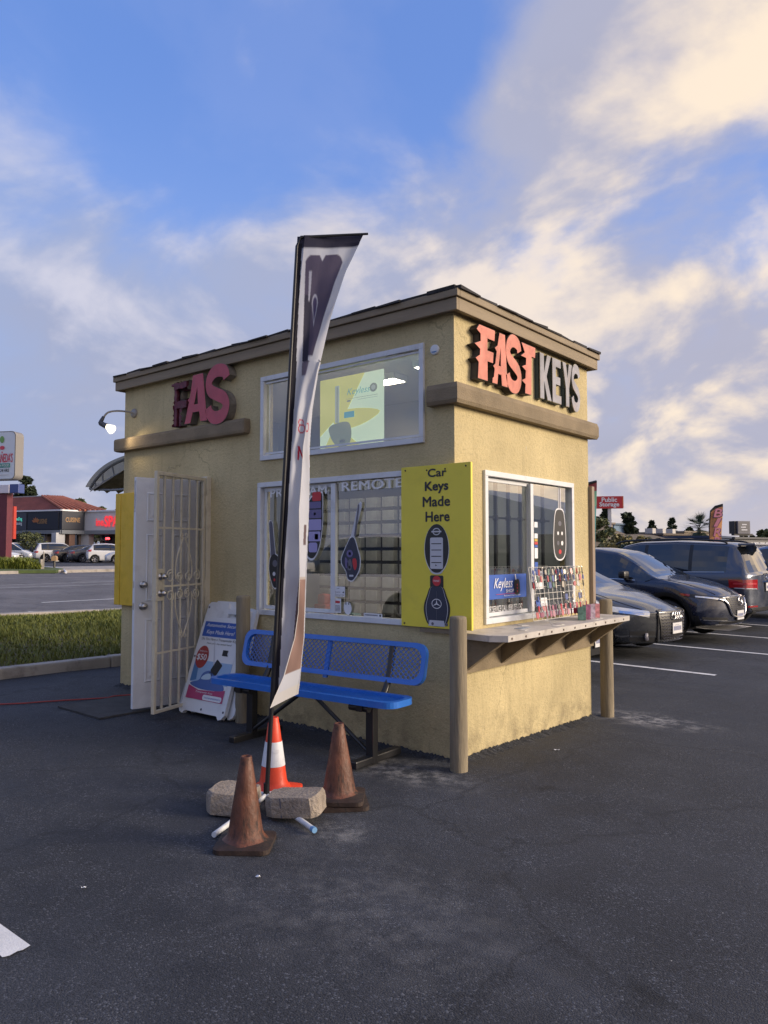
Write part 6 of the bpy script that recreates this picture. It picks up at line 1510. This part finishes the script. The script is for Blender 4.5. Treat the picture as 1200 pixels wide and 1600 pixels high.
# ------------------------------------------------------------------ far side: slope, buildings, signs beyond the parked cars
b = MB(); m_hill = M('dry_hillside', (.15, .115, .075), .95, var=.3, vscale=.3, bump=.5, bscale=2, dirt=((.07, .075, .04), .25, .6))
rows = []
for dep, prof in ((62, [(780, 866), (900, 866), (1000, 867), (1080, 866), (1250, 866)]), (72, [(780, 845), (900, 846), (935, 848), (1000, 862), (1250, 864)]), (82, [(780, 818), (900, 822), (930, 828), (985, 845), (1250, 858)]), (96, [(780, 806), (900, 812), (930, 818), (985, 835), (1250, 852)]), (140, [(780, 806), (900, 815), (930, 820), (985, 840), (1250, 854)]), (190, [(780, 862), (900, 864), (930, 864), (985, 864), (1250, 864)])):
    r = []
    for px in range(780, 1260, 20): r.append(at(px, ip(prof, px)+2*math.sin(px*.09+dep), dep))
    rows.append(r)
b.grid(rows, m_hill); tag(b.build('hill_slope', m_hill), kind='structure')
spec = [(932, 795, 868, 74, 60, 'mid'), (965, 822, 866, 66, 46, 'olive'), (985, 838, 868, 64, 40, 'dark'), (1005, 824, 868, 76, 34, 'olive'), (1028, 830, 867, 74, 30, 'dark'), (948, 836, 868, 60, 34, 'olive'), (1012, 846, 867, 62, 30, 'olive'), (1048, 846, 866, 70, 26, 'olive'), (920, 838, 868, 66, 30, 'mid'), (972, 848, 868, 58, 30, 'mid'), (1078, 850, 866, 80, 24, 'mid')]
bl = ['tall loose green bush high on the slope by the kiosk edge', 'broad olive bush in the middle of the slope', 'round dark bush low on the slope', 'upright olive bush behind the round dark bush', 'dark bush near the flat-roofed buildings', 'low olive bush in front of the slope by the kiosk', 'small olive bush at the slope foot below the dark bush', 'small olive shrub by the flat-roofed building', 'green bush half hidden by the kiosk corner', 'low green bush just above the navy crossover', 'faint green shrub under the palm']
for i, (px, yt, yb, dep, w, kd) in enumerate(spec): skytree(px, yt+14, yb, dep, w, kd, 'bush', bl[i], 30+i, 1500)
for i, (px, yt, yb, dep, w, sh, kd, lab) in enumerate(((946, 792, 824, 125, 18, 'cypress', 'dark', 'dark conifer under the red storage sign'), (934, 809, 824, 125, 8, 'cypress', 'dark', 'small dark conifer beside the storage sign pole'), (983, 801, 846, 118, 24, 'round', 'dark', 'broad dark pine between storage sign and low roofs'), (1019, 815, 838, 140, 16, 'cypress', 'dark', 'small pointed conifer behind the olive bushes'), (1050, 810, 840, 135, 18, 'cypress', 'dark', 'dark conifer above the brown flat-roofed building'), (1077, 826, 842, 130, 10, 'round', 'dark', 'little dark tree beside the palm'), (1195, 829, 850, 150, 24, 'round', 'mid', 'green tree at the picture edge past the billboard'), (1162, 836, 850, 150, 8, 'round', 'mid', 'tiny tree beneath the billboard'), (1176, 838, 850, 145, 8, 'cypress', 'dark', 'tiny dark tree between billboard and edge tree'))):
    skytree(px, yt, yb, dep, w, kd, sh, lab, 60+i, 1800)
# palm
pb = at(1093, 866, 100); pal_ = tag(empty('palm_tree', pb), 'fan palm behind the parked cars by the orange flag', 'tree', 'trees on the skyline')
hp = at(1093, 826, 100).z-pb.z; b = MB(); b.tube([(0, 0, -.5), (.05, 0, hp*.5), (0, 0, hp)], [.32, .25, .22], None, 8); b.build('trunk', m_bark, pal_)
R = random.Random(77); v = MB()
for i in range(46):
    a = R.uniform(0, 6.28); el = R.uniform(-.9, 1.35); d = Vector((math.cos(a)*math.cos(el), math.sin(a)*math.cos(el), math.sin(el))); c = Vector((0, 0, hp))+d*R.uniform(.9, 1.5); s_ = d.cross(Vector((0, 0, 1))).normalized(); u = s_.cross(d)
    v.tube([(0, 0, hp), c], .02, None, 3)
    for k in range(-6, 7):
        dr = (d*math.cos(k*.2)+s_*math.sin(k*.2)).normalized(); ln = R.uniform(.9, 1.3); w_ = s_*.07
        v.add([c-w_, c+w_, c+dr*ln+Vector((0, 0, -.12*ln))], [(0, 1, 2)])
v.build('crown', m_lf['dark'], pal_)

def building(name, label, px0, px1, ytop, depth, dl, col, win=None, roof=None, ybase=868, cat='building', yaw=0, wm=None, group='buildings beyond the parking lot'):
    A, B = at(px0, ybase, depth), at(px1, ybase, depth+dl); A.z = B.z = min(A.z, B.z, .2)-.5; ux = (B-A); w = ux.length; ux.normalize(); n = Vector((ux.y, -ux.x, 0)); h = at(px0, ytop, depth).z-A.z
    root = tag(empty(name, A), label, cat, group); T = Matrix.Translation(-A) @ frame(A, ux, n)
    b = MB(); b.box((0, 0, 0), (w, 12, h), None, T); b.build('wall', M(name+'_wall', col, .85, var=.1, vscale=.6), root)
    b = MB(); b.box((-.3, -.3, h), (w+.3, 12.3, h+.25), None, T); b.build('roof', roof or M(name+'_roof', tuple(c*.6 for c in col), .85), root)
    for (u0, u1, z0, z1) in win or ():
        q = MB(); q.box((u0*w, -.02, z0*h), (u1*w, .05, z1*h), None, T); o = q.build('window', m_cglass, root)
        q = MB(); fr = .08
        for a, c in (((u0*w-fr, -.05, z0*h-fr), (u1*w+fr, .02, z0*h)), ((u0*w-fr, -.05, z1*h), (u1*w+fr, .02, z1*h+fr)), ((u0*w-fr, -.05, z0*h), (u0*w, .02, z1*h)), ((u1*w, -.05, z0*h), (u1*w+fr, .02, z1*h))): q.box(a, c, None, T)
        q.build('window_frame', wm or m_alu, o)
    return root, T, w, h
r_, T, w, h = building('flat_roof_house', 'low brown flat-roofed house with porch beyond the bushes', 1036, 1092, 836, 105, 6, (.20, .16, .13), [(.05+.19*k, .19+.19*k, .35, .8) for k in range(5)])
b = MB()
for k in range(3): b.box((.8+k*2.6, 2, h+.25), (1.6+k*2.6, 3.2, h+1.0), None, T)
b.build('roof_vent', M('roof_vent_white', (.5, .48, .45), .7), r_); b = MB(); b.box((w*.5, -1.5, h*.93), (w*1.05, .0, h*1.0), None, T); b.build('porch_roof', M('porch_brown', (.16, .11, .08), .8), r_)
building('cream_house', 'cream building under the palm with long roof', 1070, 1112, 832, 122, 3, (.42, .36, .28), [(.1, .25, .4, .8), (.4, .55, .4, .8), (.7, .85, .4, .8)])
building('blue_workshop', 'slate blue workshop with white-framed windows beneath the billboard', 1118, 1148, 840, 92, 8, (.06, .09, .17), [(.72, .95, .3, .78)])
building('grey_shop', 'grey shop row with tall white windows at the picture edge', 1148, 1215, 842, 98, 5, (.22, .22, .22), [(.03+.14*k, .12+.14*k, .35, .85) for k in range(7)], wm=m_pale)
building('white_bungalow', 'small white house on the slope beneath the storage sign', 926, 958, 818, 110, 3, (.34, .29, .24), [(.2, .35, .6, .85), (.6, .8, .6, .85)])
building('pale_blue_bungalow', 'small pale blue house behind the broad pine', 960, 978, 820, 116, 2, (.16, .24, .34), [(.3, .6, .6, .8)])
# red storage sign on its pole
p0 = at(954, 867, 108); sgn = tag(empty('storage_sign', p0), 'red self-storage pylon sign with white lettering above the conifers', 'sign')
z0, z1 = at(954, 794, 108).z-p0.z, at(954, 775, 108).z-p0.z; wd_ = 39*108/1202/2
T = Matrix.Translation(-p0) @ frame(p0, (CR*1+HV*-.16), (-HV+CR*-.16)); m_sred = M('storage_red', (.50, .03, .035), .5); m_sor = M('storage_edge_orange', (.6, .2, .06), .5)
b = MB(); b.box((-.22, .2, 0), (.22, .6, z0+.3), None, T); b.build('pole', M('pole_white', (.55, .55, .55), .6), sgn)
b = MB(); b.box((-wd_, 0, z0), (wd_, .8, z1), m_sred, T); b.box((wd_, .02, z0), (wd_+.12, .78, z1), m_sor, T); b.build('cabinet', None, sgn)
b = MB(); b.text('Public', (-wd_*.62, z0+(z1-z0)*.53, wd_*.56, z0+(z1-z0)*.90), m_pale, T, off=.02, bold=.03); b.build('lettering', None, sgn)
b = MB(); b.text('Storage', (-wd_*.80, z0+(z1-z0)*.06, wd_*.72, z0+(z1-z0)*.50), m_pale, T, off=.02, bold=.03); b.build('lettering', None, sgn)
# billboard
p0 = at(1164, 864, 130); bb_ = tag(empty('billboard', p0), 'dark billboard on a post far beyond the parking lot', 'billboard'); T = Matrix.Translation(-p0) @ frame(p0, CR+HV*.3, -HV+CR*.3); zb, zt = at(1164, 832, 130).z-p0.z, at(1164, 814, 130).z-p0.z
b = MB(); b.tube([(0, .5, 0), (0, .5, zb)], .25, None, 8); b.box((-1.9, .2, zb-.5), (1.9, .9, zb-.2)); b.v = [tuple(T @ Vector(q)) for q in b.v]; b.build('post', m_dark, bb_)
b = MB(); b.box((-1.3, 0, zb-.2), (1.2, .3, zt), m_mid, T); b.box((-1.75, .3, zb-.2), (-1.3, 1.6, zt), m_dark, T); b.build('panel', None, bb_)
b = MB(); b.box((-1.15, -.02, zb+.1), (1.05, -.005, zt-.2), M('billboard_art', (.10, .10, .115), .5), T)
for k, (x0, x1) in enumerate(((-.6, .6), (-.7, .3), (-.5, .5))): b.box((x0, -.03, zb+.35+k*.45), (x1, -.021, zb+.55+k*.45), m_sil, T)
b.build('poster', None, bb_)
# feather flags beyond
def fflag(label, px, ytop, depth, wpx, hpx, cols, txt=None, name='feather_flag'):
    p0 = atg(px, depth); k = depth/1202; zt = at(px, ytop, depth).z-p0.z; root = tag(empty(name, p0), label, 'flag', 'feather flags beyond the kiosk'); T = Matrix.Translation(-p0) @ frame(p0, CR, -HV)
    hgt, wd = hpx*k, wpx*k
    b = MB(); b.tube([T @ Vector(q) for q in [(0, 0, 0), (.0, 0, zt-hgt*.3), (wd*.12, 0, zt-wd*.4), (wd*.45, 0, zt-wd*.08), (wd*.98, 0, zt+wd*.05)]], .018, None, 6); b.build('pole', m_pole, root)
    b = MB(); n = 24
    rows = []
    for i in range(n+1):
        t = i/n; z = zt-hgt*t; l = wd*.12*max(0, 1-t*4); rows.append([(l+(wd*(1-.25*t)-l)*u, .03*math.sin(u*4+t*9)*wd*2, z+wd*(.10*u-.45*(1-u)**2*max(0, 1-t*5))) for u in [j/8 for j in range(9)]])
    me = MB(); me.grid(rows, None, True, T)
    for i, fc in enumerate(me.f): 
        t = (i//8)/n; ci = [c for tt, c in cols if t >= tt][-1]; me.mi[i] = me.mat(ci)
    me.build('banner', None, root)
    if txt:
        b = MB()
        for i, ch in enumerate(txt):
            zc = zt-hgt*(.115+.135*i); x0, x1 = wd*(.28-.02*i), wd*(.86-.06*i); b.text(ch, (x0-.01, zc-hgt*.060, x1+.02, zc+hgt*.056), M('flag_shadow', (.10, .05, .12), .6), T, off=.055*wd*2+.012, bold=.06, shear=.2); b.text(ch, (x0, zc-hgt*.055, x1, zc+hgt*.060), M('flag_pink', (.62, .22, .28), .6), T, off=.055*wd*2+.02, bold=.03, shear=.2)
        b.build('lettering', None, root)
fflag('orange BIRRIA feather flag beyond the boxy SUV', 1109, 789, 24, 22, 110, [(0, M('flag_black', (.02, .02, .02), .6)), (.035, M('flag_orange', (.60, .27, .10), .7))], 'BIRRIA')
fflag('green and maroon feather flag tip showing behind the kiosk corner', 910, 753, 10, 24, 190, [(0, M('flag_maroon', (.25, .05, .06), .7)), (.05, M('flag_green', (.16, .38, .26), .7)), (.2, M('flag_teal', (.1, .3, .3), .7))])

# ------------------------------------------------------------------ shops across the street
mall = tag(empty('shop_row', at(90, 868, 72)), 'single-storey shop row with red tile mansard roof across the street', 'building')
O = Vector(mall.location); fx = [(-140, 78), (95, 70.5), (131, 72.5), (330, 68)]
m_mw = M('shop_white_stucco', (.55, .56, .57), .85, var=.08, vscale=.5); m_tile = M('red_roof_tile', (.20, .055, .04), .8, var=.25, vscale=1.2); m_sf = M('shop_dark_fascia', (.035, .045, .065), .6, var=.1); m_und = M('shop_soffit_grey', (.20, .22, .24), .8)
def mp(b, n, m=None): 
    o = b.build(n, m); o.parent = mall; o.matrix_parent_inverse = Matrix.Translation(-O); return o
P2 = [atg(px, d) for px, d in fx]
for i in range(3):
    A, B = P2[i].copy(), P2[i+1].copy(); A.z = B.z = .6; ux = (B-A); w = ux.length; ux.normalize(); n = Vector((ux.y, -ux.x, 0)); T = frame(A, ux, n)
    zf0, zf1 = 2.55, 4.65
    b = MB(); b.box((0, 2.2, 0), (w, 2.5, zf0+.2), M('shop_wall_brown', (.22, .17, .14), .85, var=.15), T); mp(b, 'shop_wall')
    b = MB(); b.box((0, 0, zf0+.35), (w, .35, zf1), m_mw if i == 2 else m_sf, T); mp(b, 'fascia')
    b = MB(); b.box((0, -.12, zf0), (w, 2.4, zf0+.35), m_und, T); mp(b, 'canopy_soffit')
    b = MB(); b.box((-.05, -.15, zf1), (w+.05, .5, zf1+.14), m_pale, T); mp(b, 'parapet_cap')
    if i == 0:
        # mansard made of tile courses
        for k in range(9):
            b = MB(); z0 = zf1+.1+k*.17; y0 = .6+k*.16; b.add([(0, y0, z0), (w-.3-k*.5, y0, z0), (w-.3-k*.5, y0+.2, z0+.2), (0, y0+.2, z0+.2)], [(0, 1, 2, 3)], None, False, T); b.add([(0, y0, z0-.06), (w-.3-k*.5, y0, z0-.06), (w-.3-k*.5, y0, z0), (0, y0, z0)], [(0, 1, 2, 3)], None, False, T); mp(b, 'tile_course', m_tile)
        b = MB(); b.box((0, 2.0, zf1+1.5), (w-4.6, 2.4, zf1+1.68), None, T); mp(b, 'ridge_cap', M('ridge_grey', (.35, .33, .32), .8))
        b = MB(); b.add([(w-.2, .5, zf1+.08), (w+1.9, 3.6, zf1+.08), (w-4.5, 3.6, zf1+1.6), (w-4.5, 2.0, zf1+1.6)], [(0, 1, 2, 3)], None, False, T); mp(b, 'hip_slope', m_tile)
        for k in range(9):
            t = k/8; b = MB(); b.tube([(w-.2+2.1*t, .5+3.1*t, zf1+.14), (w-4.5+.9*t, 2.0+1.6*t, zf1+1.66)], .12, None, 6, T); mp(b, 'hip_tile', M('hip_tile_orange', (.34, .12, .075), .8, var=.2))
    if i == 2:
        for k in range(8):
            b = MB(); z0 = zf1+.1+k*.17; y0 = .9+k*.16; x0 = 2.6+k*.3; b.add([(x0, y0, z0), (w, y0, z0), (w, y0+.2, z0+.2), (x0, y0+.2, z0+.2)], [(0, 1, 2, 3)], None, False, T); mp(b, 'tile_course', m_tile)
    # shop fronts
    n_b = max(1, int(w/3.4)) if i != 1 else 1
    for k in range(n_b):
        x0 = w*k/n_b; x1 = w*(k+1)/n_b
        b = MB(); b.box((x0+.45, 2.12, .12), (x1-.1, 2.19, zf0-.05), None, T); o = mp(b, 'shop_window', m_cglass)
        for xx in (x0+.42, (x0+x1)/2, x1-.13): q = MB(); q.box((xx, 2.06, .1), (xx+.06, 2.11, zf0), None, T); mp(q, 'window_mullion', m_dark)
    b = MB(); b.box((-.45, .1, 0), (.45, .8, zf0+.1), m_mw if i else M('brick_column', (.20, .12, .09), .85), T); mp(b, 'column')
    b = MB(); b.box((w*.5-.3, .1, 0), (w*.5+.3, .7, zf0+.1), m_mw if i == 2 else M('brick_column', (.20, .12, .09), .85), T); mp(b, 'column')
    if i == 2: TS = T.copy()
    if i == 0: T0 = T.copy(); w0 = w
    if i == 1: T1 = T.copy(); w1 = w
def onT(T, pxs, d):  # local x of a photo column on facade T
    o, ux = T.translation, T.col[0].xyz; n = -T.col[1].xyz
    dr = CF+CR*((pxs-600)/1202); t = (o-CAMLOC).dot(n)/dr.dot(n); return (CAMLOC+dr*t-o).dot(ux)
def shopsign(name, label, T, px0, px1, z0, z1, panel, texts, d=.12):
    x0, x1 = onT(T, px0, 0), onT(T, px1, 0); root = tag(empty(name), label, 'sign', 'shop signs across the street')
    if panel: b = MB(); b.box((x0, -d, z0), (x1, -.01, z1), panel, T); b.build('panel', None, root)
    b = MB()
    for s, (u0, v0, u1, v1), m, bold in texts: b.text(s, (x0+(x1-x0)*u0, z0+(z1-z0)*v0, x0+(x1-x0)*u1, z0+(z1-z0)*v1), m, T, off=d+.02, bold=bold)
    b.build('lettering', None, root); return root
m_spr = M('spa_red', (.55, .02, .035), .5, emit=(.9, .05, .06), estr=.25); m_grn = M('sign_mint', (.10, .50, .38), .5, emit=(.1, .6, .45), estr=.2); m_gold = M('sign_gold', (.35, .20, .08), .5); m_gwh = M('sign_white', (.7, .7, .7), .5)
shopsign('spa_sign', 'red spa channel lettering on the white shop front', TS, 152, 187, 3.2, 4.3, None, [('ine', (0, .12, .34, .72), m_spr, .03), ('SPA', (.38, .05, 1, .92), m_spr, .04)])
shopsign('grooming_sign', 'grey grooming shop sign with mint and white words', T0, 20, 43, 2.95, 4.55, M('sign_slate', (.06, .065, .085), .6), [('CanineDog', (.08, .5, .72, .75), m_grn, .02), ('Grooming', (.08, .25, .72, .48), m_gwh, .03)])
shopsign('cuisine_sign', 'dark sign with orange leaf emblem on the shop row', T0, 45, 93, 2.95, 4.55, M('sign_night', (.018, .022, .035), .6), [('CUISINE', (.32, .35, .64, .62), m_gold, .02)])
o = shopsign('corner_cuisine_sign', 'dark angled corner sign with brown lettering', T1, 96, 130, 2.95, 4.6, M('sign_night', (.018, .022, .035), .6), [('CUISINE', (.16, .42, .82, .68), m_gold, .02)])
b = MB(); x = onT(T0, 58, 0)
for a in range(5): b.poly([xf([(0, 0), (.12, .22), (0, .5), (-.12, .22)], 1, 1, x, 3.65, (a-2)*.6)], M('leaf_orange', (.45, .16, .05), .5), T0, off=.16)
tag(b.build('leaf_emblem'), 'orange leaf emblem on the dark restaurant sign', 'emblem')
b = MB()
for k, s in enumerate(('MASSAGE', 'FACIAL', 'WAXING', 'NAILS')): b.text(s, (onT(TS, 134, 0)-.9+.15, 1.95-k*.42, onT(TS, 134, 0)+.75-(.25 if k else 0), 2.25-k*.42), m_gwh, TS, off=-2.05, bold=.02)
tag(b.build('shop_window_lettering'), 'white MASSAGE FACIAL WAXING NAILS window lettering', 'lettering')
b = MB(); x = onT(TS, 147, 0); b.box((x-.3, 1.98, 2.0), (x+.3, 2.05, 2.35), M('open_sign_dark', (.03, .01, .01), .5), TS); b.text('OPEN', (x-.24, 2.07, x+.24, 2.28), M('open_red', (.8, .05, .05), .5, emit=(1, .05, .06), estr=2.5), TS, off=-1.97, bold=.03); tag(b.build('open_sign'), 'lit red OPEN sign in the spa window', 'sign')
# orange shop sign behind the post
b = MB(); A = at(-20, 841, 66); T = frame(A, CR, -HV); b.box((0, 0, 0), (2.05, .4, 2.7), M('orange_sign_face', (.62, .36, .20), .5), T); b.box((2.05, -.02, -.05), (2.25, .45, 2.75), M('orange_sign_edge', (.5, .06, .04), .5), T); b.box((.3, .1, A.z*-1+.6), (.5, .3, 0), m_und, T); tag(b.build('orange_shop_sign'), 'peach orange sign with red edge behind the maroon post', 'sign')
# pylon sign
p0 = atg(7, 40); p0.z = gz(p0.x, p0.y); py = tag(empty('restaurant_pylon_sign', p0), 'white Mexican food pylon sign on a maroon post', 'sign')
T = Matrix.Translation(-p0) @ frame(p0, (CR+HV*-.22), (-HV+CR*-.22)); k = 40/1202; Z = lambda yy: 1.45+(863-yy)*k-p0.z
m_post = M('maroon_post', (.12, .022, .035), .55, var=.15)
b = MB(); b.box((-.22, -.2, -.2), (.24, .24, Z(768)), None, T, bev=.01); b.build('post', m_post, py)
b = MB(); b.add([T @ Vector(q) for q in ((-.9, -.2, Z(768)+.30), (.7, -.2, Z(768)+.30), (.28, -.2, Z(768)-.05), (-.3, -.2, Z(768)-.05), (-.9, .25, Z(768)+.30), (.7, .25, Z(768)+.30), (.28, .25, Z(768)-.05), (-.3, .25, Z(768)-.05))], [(0, 3, 2, 1), (4, 5, 6, 7), (0, 1, 5, 4), (1, 2, 6, 5), (2, 3, 7, 6), (3, 0, 4, 7)]); b.build('bracket', M('navy_bracket', (.07, .09, .16), .5), py)
lp = rrect(-.98, Z(750), .74, Z(674), .26, 6); b = MB(); b.poly([lp], M('cabinet_edge', (.22, .21, .20), .5), T, d=.62, off=.30); b.build('cabinet', None, py)
b = MB(); b.poly([[(x, z) for x, z in rrect(-.95, Z(750)+.05, .70, Z(674)-.05, .23, 6)]], M('sign_face_white', (.60, .66, .74), .5), T, off=.31); b.build('sign_face', None, py)
b = MB(); b.text('CASTAÑEDA\'S', (-.78, Z(723), .60, Z(706)), M('cast_red', (.55, .06, .10), .5), T, off=.33, bold=.01); b.box((-.74, -.335, Z(731)), (.46, -.33, Z(724.5)), M('cast_green', (.06, .27, .24), .5), T); b.text('MEXICAN FOOD', (-.70, Z(729.5), .42, Z(726)), m_gwh, T, off=.345, bold=.01); b.text('OPEN 24 HRS', (-.62, Z(738), .40, Z(733)), m_ink, T, off=.33, bold=.01); b.poly(circ(-.05, 0, .13, .18), M('leaf_green_print', (.16, .34, .10), .5), T @ Matrix.Translation((0, 0, Z(687))), off=.335); b.poly(circ(-.03, 0, .15, .10), M('cast_red', (.55, .06, .10), .5), T @ Matrix.Translation((0, 0, Z(700))), off=.34); b.box((-.6, -.335, Z(743)), (.4, -.33, Z(742)), m_sil, T)
b.build('lettering', None, py)
b = MB(); b.box((-1.0, -.32, Z(771)), (.42, .1, Z(758)), M('reader_board', (.62, .60, .68), .5), T, bev=.02); b.box((.42, -.28, Z(771)), (.95, .2, Z(757)), M('reader_end_blue', (.05, .08, .24), .4), T, bev=.03); b.build('reader_board', None, py)
# trees behind the shops
for i, (px, yt, yb, dep, w, sh, kd, lab) in enumerate(((40, 744, 870, 96, 44, 'round', 'dark', 'big dark tree behind the restaurant pylon sign'), (-30, 760, 870, 100, 60, 'round', 'dark', 'dark tree crown at the far picture edge behind the pylon'), (75, 776, 868, 125, 40, 'round', 'dark', 'low tree crown over the tile roof ridge'), (122, 781, 868, 120, 40, 'round', 'mid', 'tree crown showing between the two tile roofs'), (150, 784, 868, 118, 36, 'round', 'mid', 'rounded tree crown behind the white shop front'), (192, 778, 868, 130, 30, 'round', 'dark', 'small tree crown behind the second tile roof'))):
    skytree(px, yt, yb, dep, w, kd, sh, lab, 90+i, 4200 if i == 0 else 2600, clear=.3)
tree('courtyard_tree', 'small leafy tree growing before the dark shop windows', atg(52, 68.2), 2.6, 1.5, 'mid', 'round', 1300, .2, .08, 121, 'trees before the shops')
tree('courtyard_tree', 'second leafy tree before the shops beside the minivan', atg(38, 68.2), 2.5, 1.2, 'dark', 'round', 1000, .2, .08, 122, 'trees before the shops')
# planted bed, mail post and kerb line across the street
R = random.Random(55); b = MB(); c0 = atg(20, 37.5)
b2 = MB(); pts_ = [atg(px, d) for px, d in ((-60, 41), (62, 40.5), (100, 37.8), (88, 35.6), (-60, 33.8))]; n = len(pts_); b2.add([(p.x, p.y, p.z+.02) for p in pts_]+[(p.x, p.y, p.z+.16) for p in pts_], [[n+i for i in range(n)]]+[(i, (i+1) % n, (i+1) % n+n, i+n) for i in range(n)]); tag(b2.build('planted_island', M('island_turf', (.07, .10, .03), .95, var=.25, vscale=2)), kind='structure')
for i in range(5200):
    px = R.uniform(-40, 64); d = R.uniform(36.4, 39.8); p = atg(px, d); a = R.uniform(0, 6.28); ln = R.uniform(.35, .75)*(1-.5*max(0, (px-45)/20)); lean_ = R.uniform(.15, .8); dr = Vector((math.cos(a)*lean_, math.sin(a)*lean_, 1)).normalized(); s_ = Vector((-math.sin(a), math.cos(a), 0))*.022; p.z += .14
    m1 = p+dr*ln*.6; tp = p+dr*ln+Vector((math.cos(a), math.sin(a), -.6))*ln*.25; o = len(b.v); b.v += [tuple(p-s_), tuple(p+s_), tuple(m1+s_), tuple(m1-s_), tuple(tp)]; b.f += [[o, o+1, o+2, o+3], [o+3, o+2, o+4]]; b.mi += [0, 0]; b.sm += [False, False]
tag(b.build('lily_bed', m_lf['yellow']), 'bed of strappy yellow-green lilies under the pylon sign', 'plants', kind='stuff')
for px, d, h, w_, m, nm, lab, cat in ((65, 37, .62, .16, m_conc, 'concrete_post', 'short grey concrete post beside the lily bed', 'post'), (68.5, 37, 1.0, .05, m_galv, 'steel_post', 'thin steel post next to the concrete post', 'post')):
    b = MB(); b.box((-w_/2, -w_/2, 0), (w_/2, w_/2, h), None, bev=.02); b.box((-w_*.7, -w_*.7, -.1), (w_*.7, w_*.7, .06), None, bev=.01); o = b.build(nm, m); o.location = atg(px, d); tag(o, lab, cat)
mb_ = tag(empty('mailbox', atg(85.5, 39)), 'small tan mailbox on a post by the driveway', 'mailbox'); b = MB(); b.box((-.04, -.04, 0), (.04, .04, .55), None); b.build('post', m_dark, mb_); b = MB(); Tm = Matrix.Rotation(PI/2, 4, 'X'); b.poly([[(-.12, 0), (.12, 0), (.12, .16)]+circ(0, .16, .12, .10, 10, 0, PI)[1:-1]+[(-.12, .16)]], None, Matrix.Translation((0, 0, .5)) @ Matrix.Rotation(.9, 4, 'Z'), d=.4, off=.2); b.build('box', M('tan_mailbox', (.38, .25, .13), .5), mb_)
b = MB(); q = [atg(px, d) for px, d in ((62, 41), (80, 40.5), (92, 39.3), (100, 37.8), (104, 35))]; sm = smooth([tuple(p) for p in q], 4, False); b.tube([(x, y, z+.09) for x, y, z in sm], .055, None, 6); tag(b.build('driveway_kerb', m_pale), kind='structure')
# storefront opposite the counter, mirrored in its window
building_o = tag(empty('opposite_shop', (24, 36, 0)), 'pale gabled shop across the lot, mirrored in the counter window', 'building')
b = MB(); b.box((-9, 0, -.3), (9, 10, 3.2)); b.add([(-9, 0, 3.2), (9, 0, 3.2), (0, 0, 5.6), (-9, 10, 3.2), (9, 10, 3.2), (0, 10, 5.6)], [(0, 1, 2), (5, 4, 3), (0, 2, 5, 3), (1, 4, 5, 2)]); b.build('wall', m_mw, building_o)
for k in range(4): b = MB(); b.box((-7.6+k*4, -.05, .5), (-4.8+k*4, .02, 2.5)); b.build('window', m_cglass, building_o)
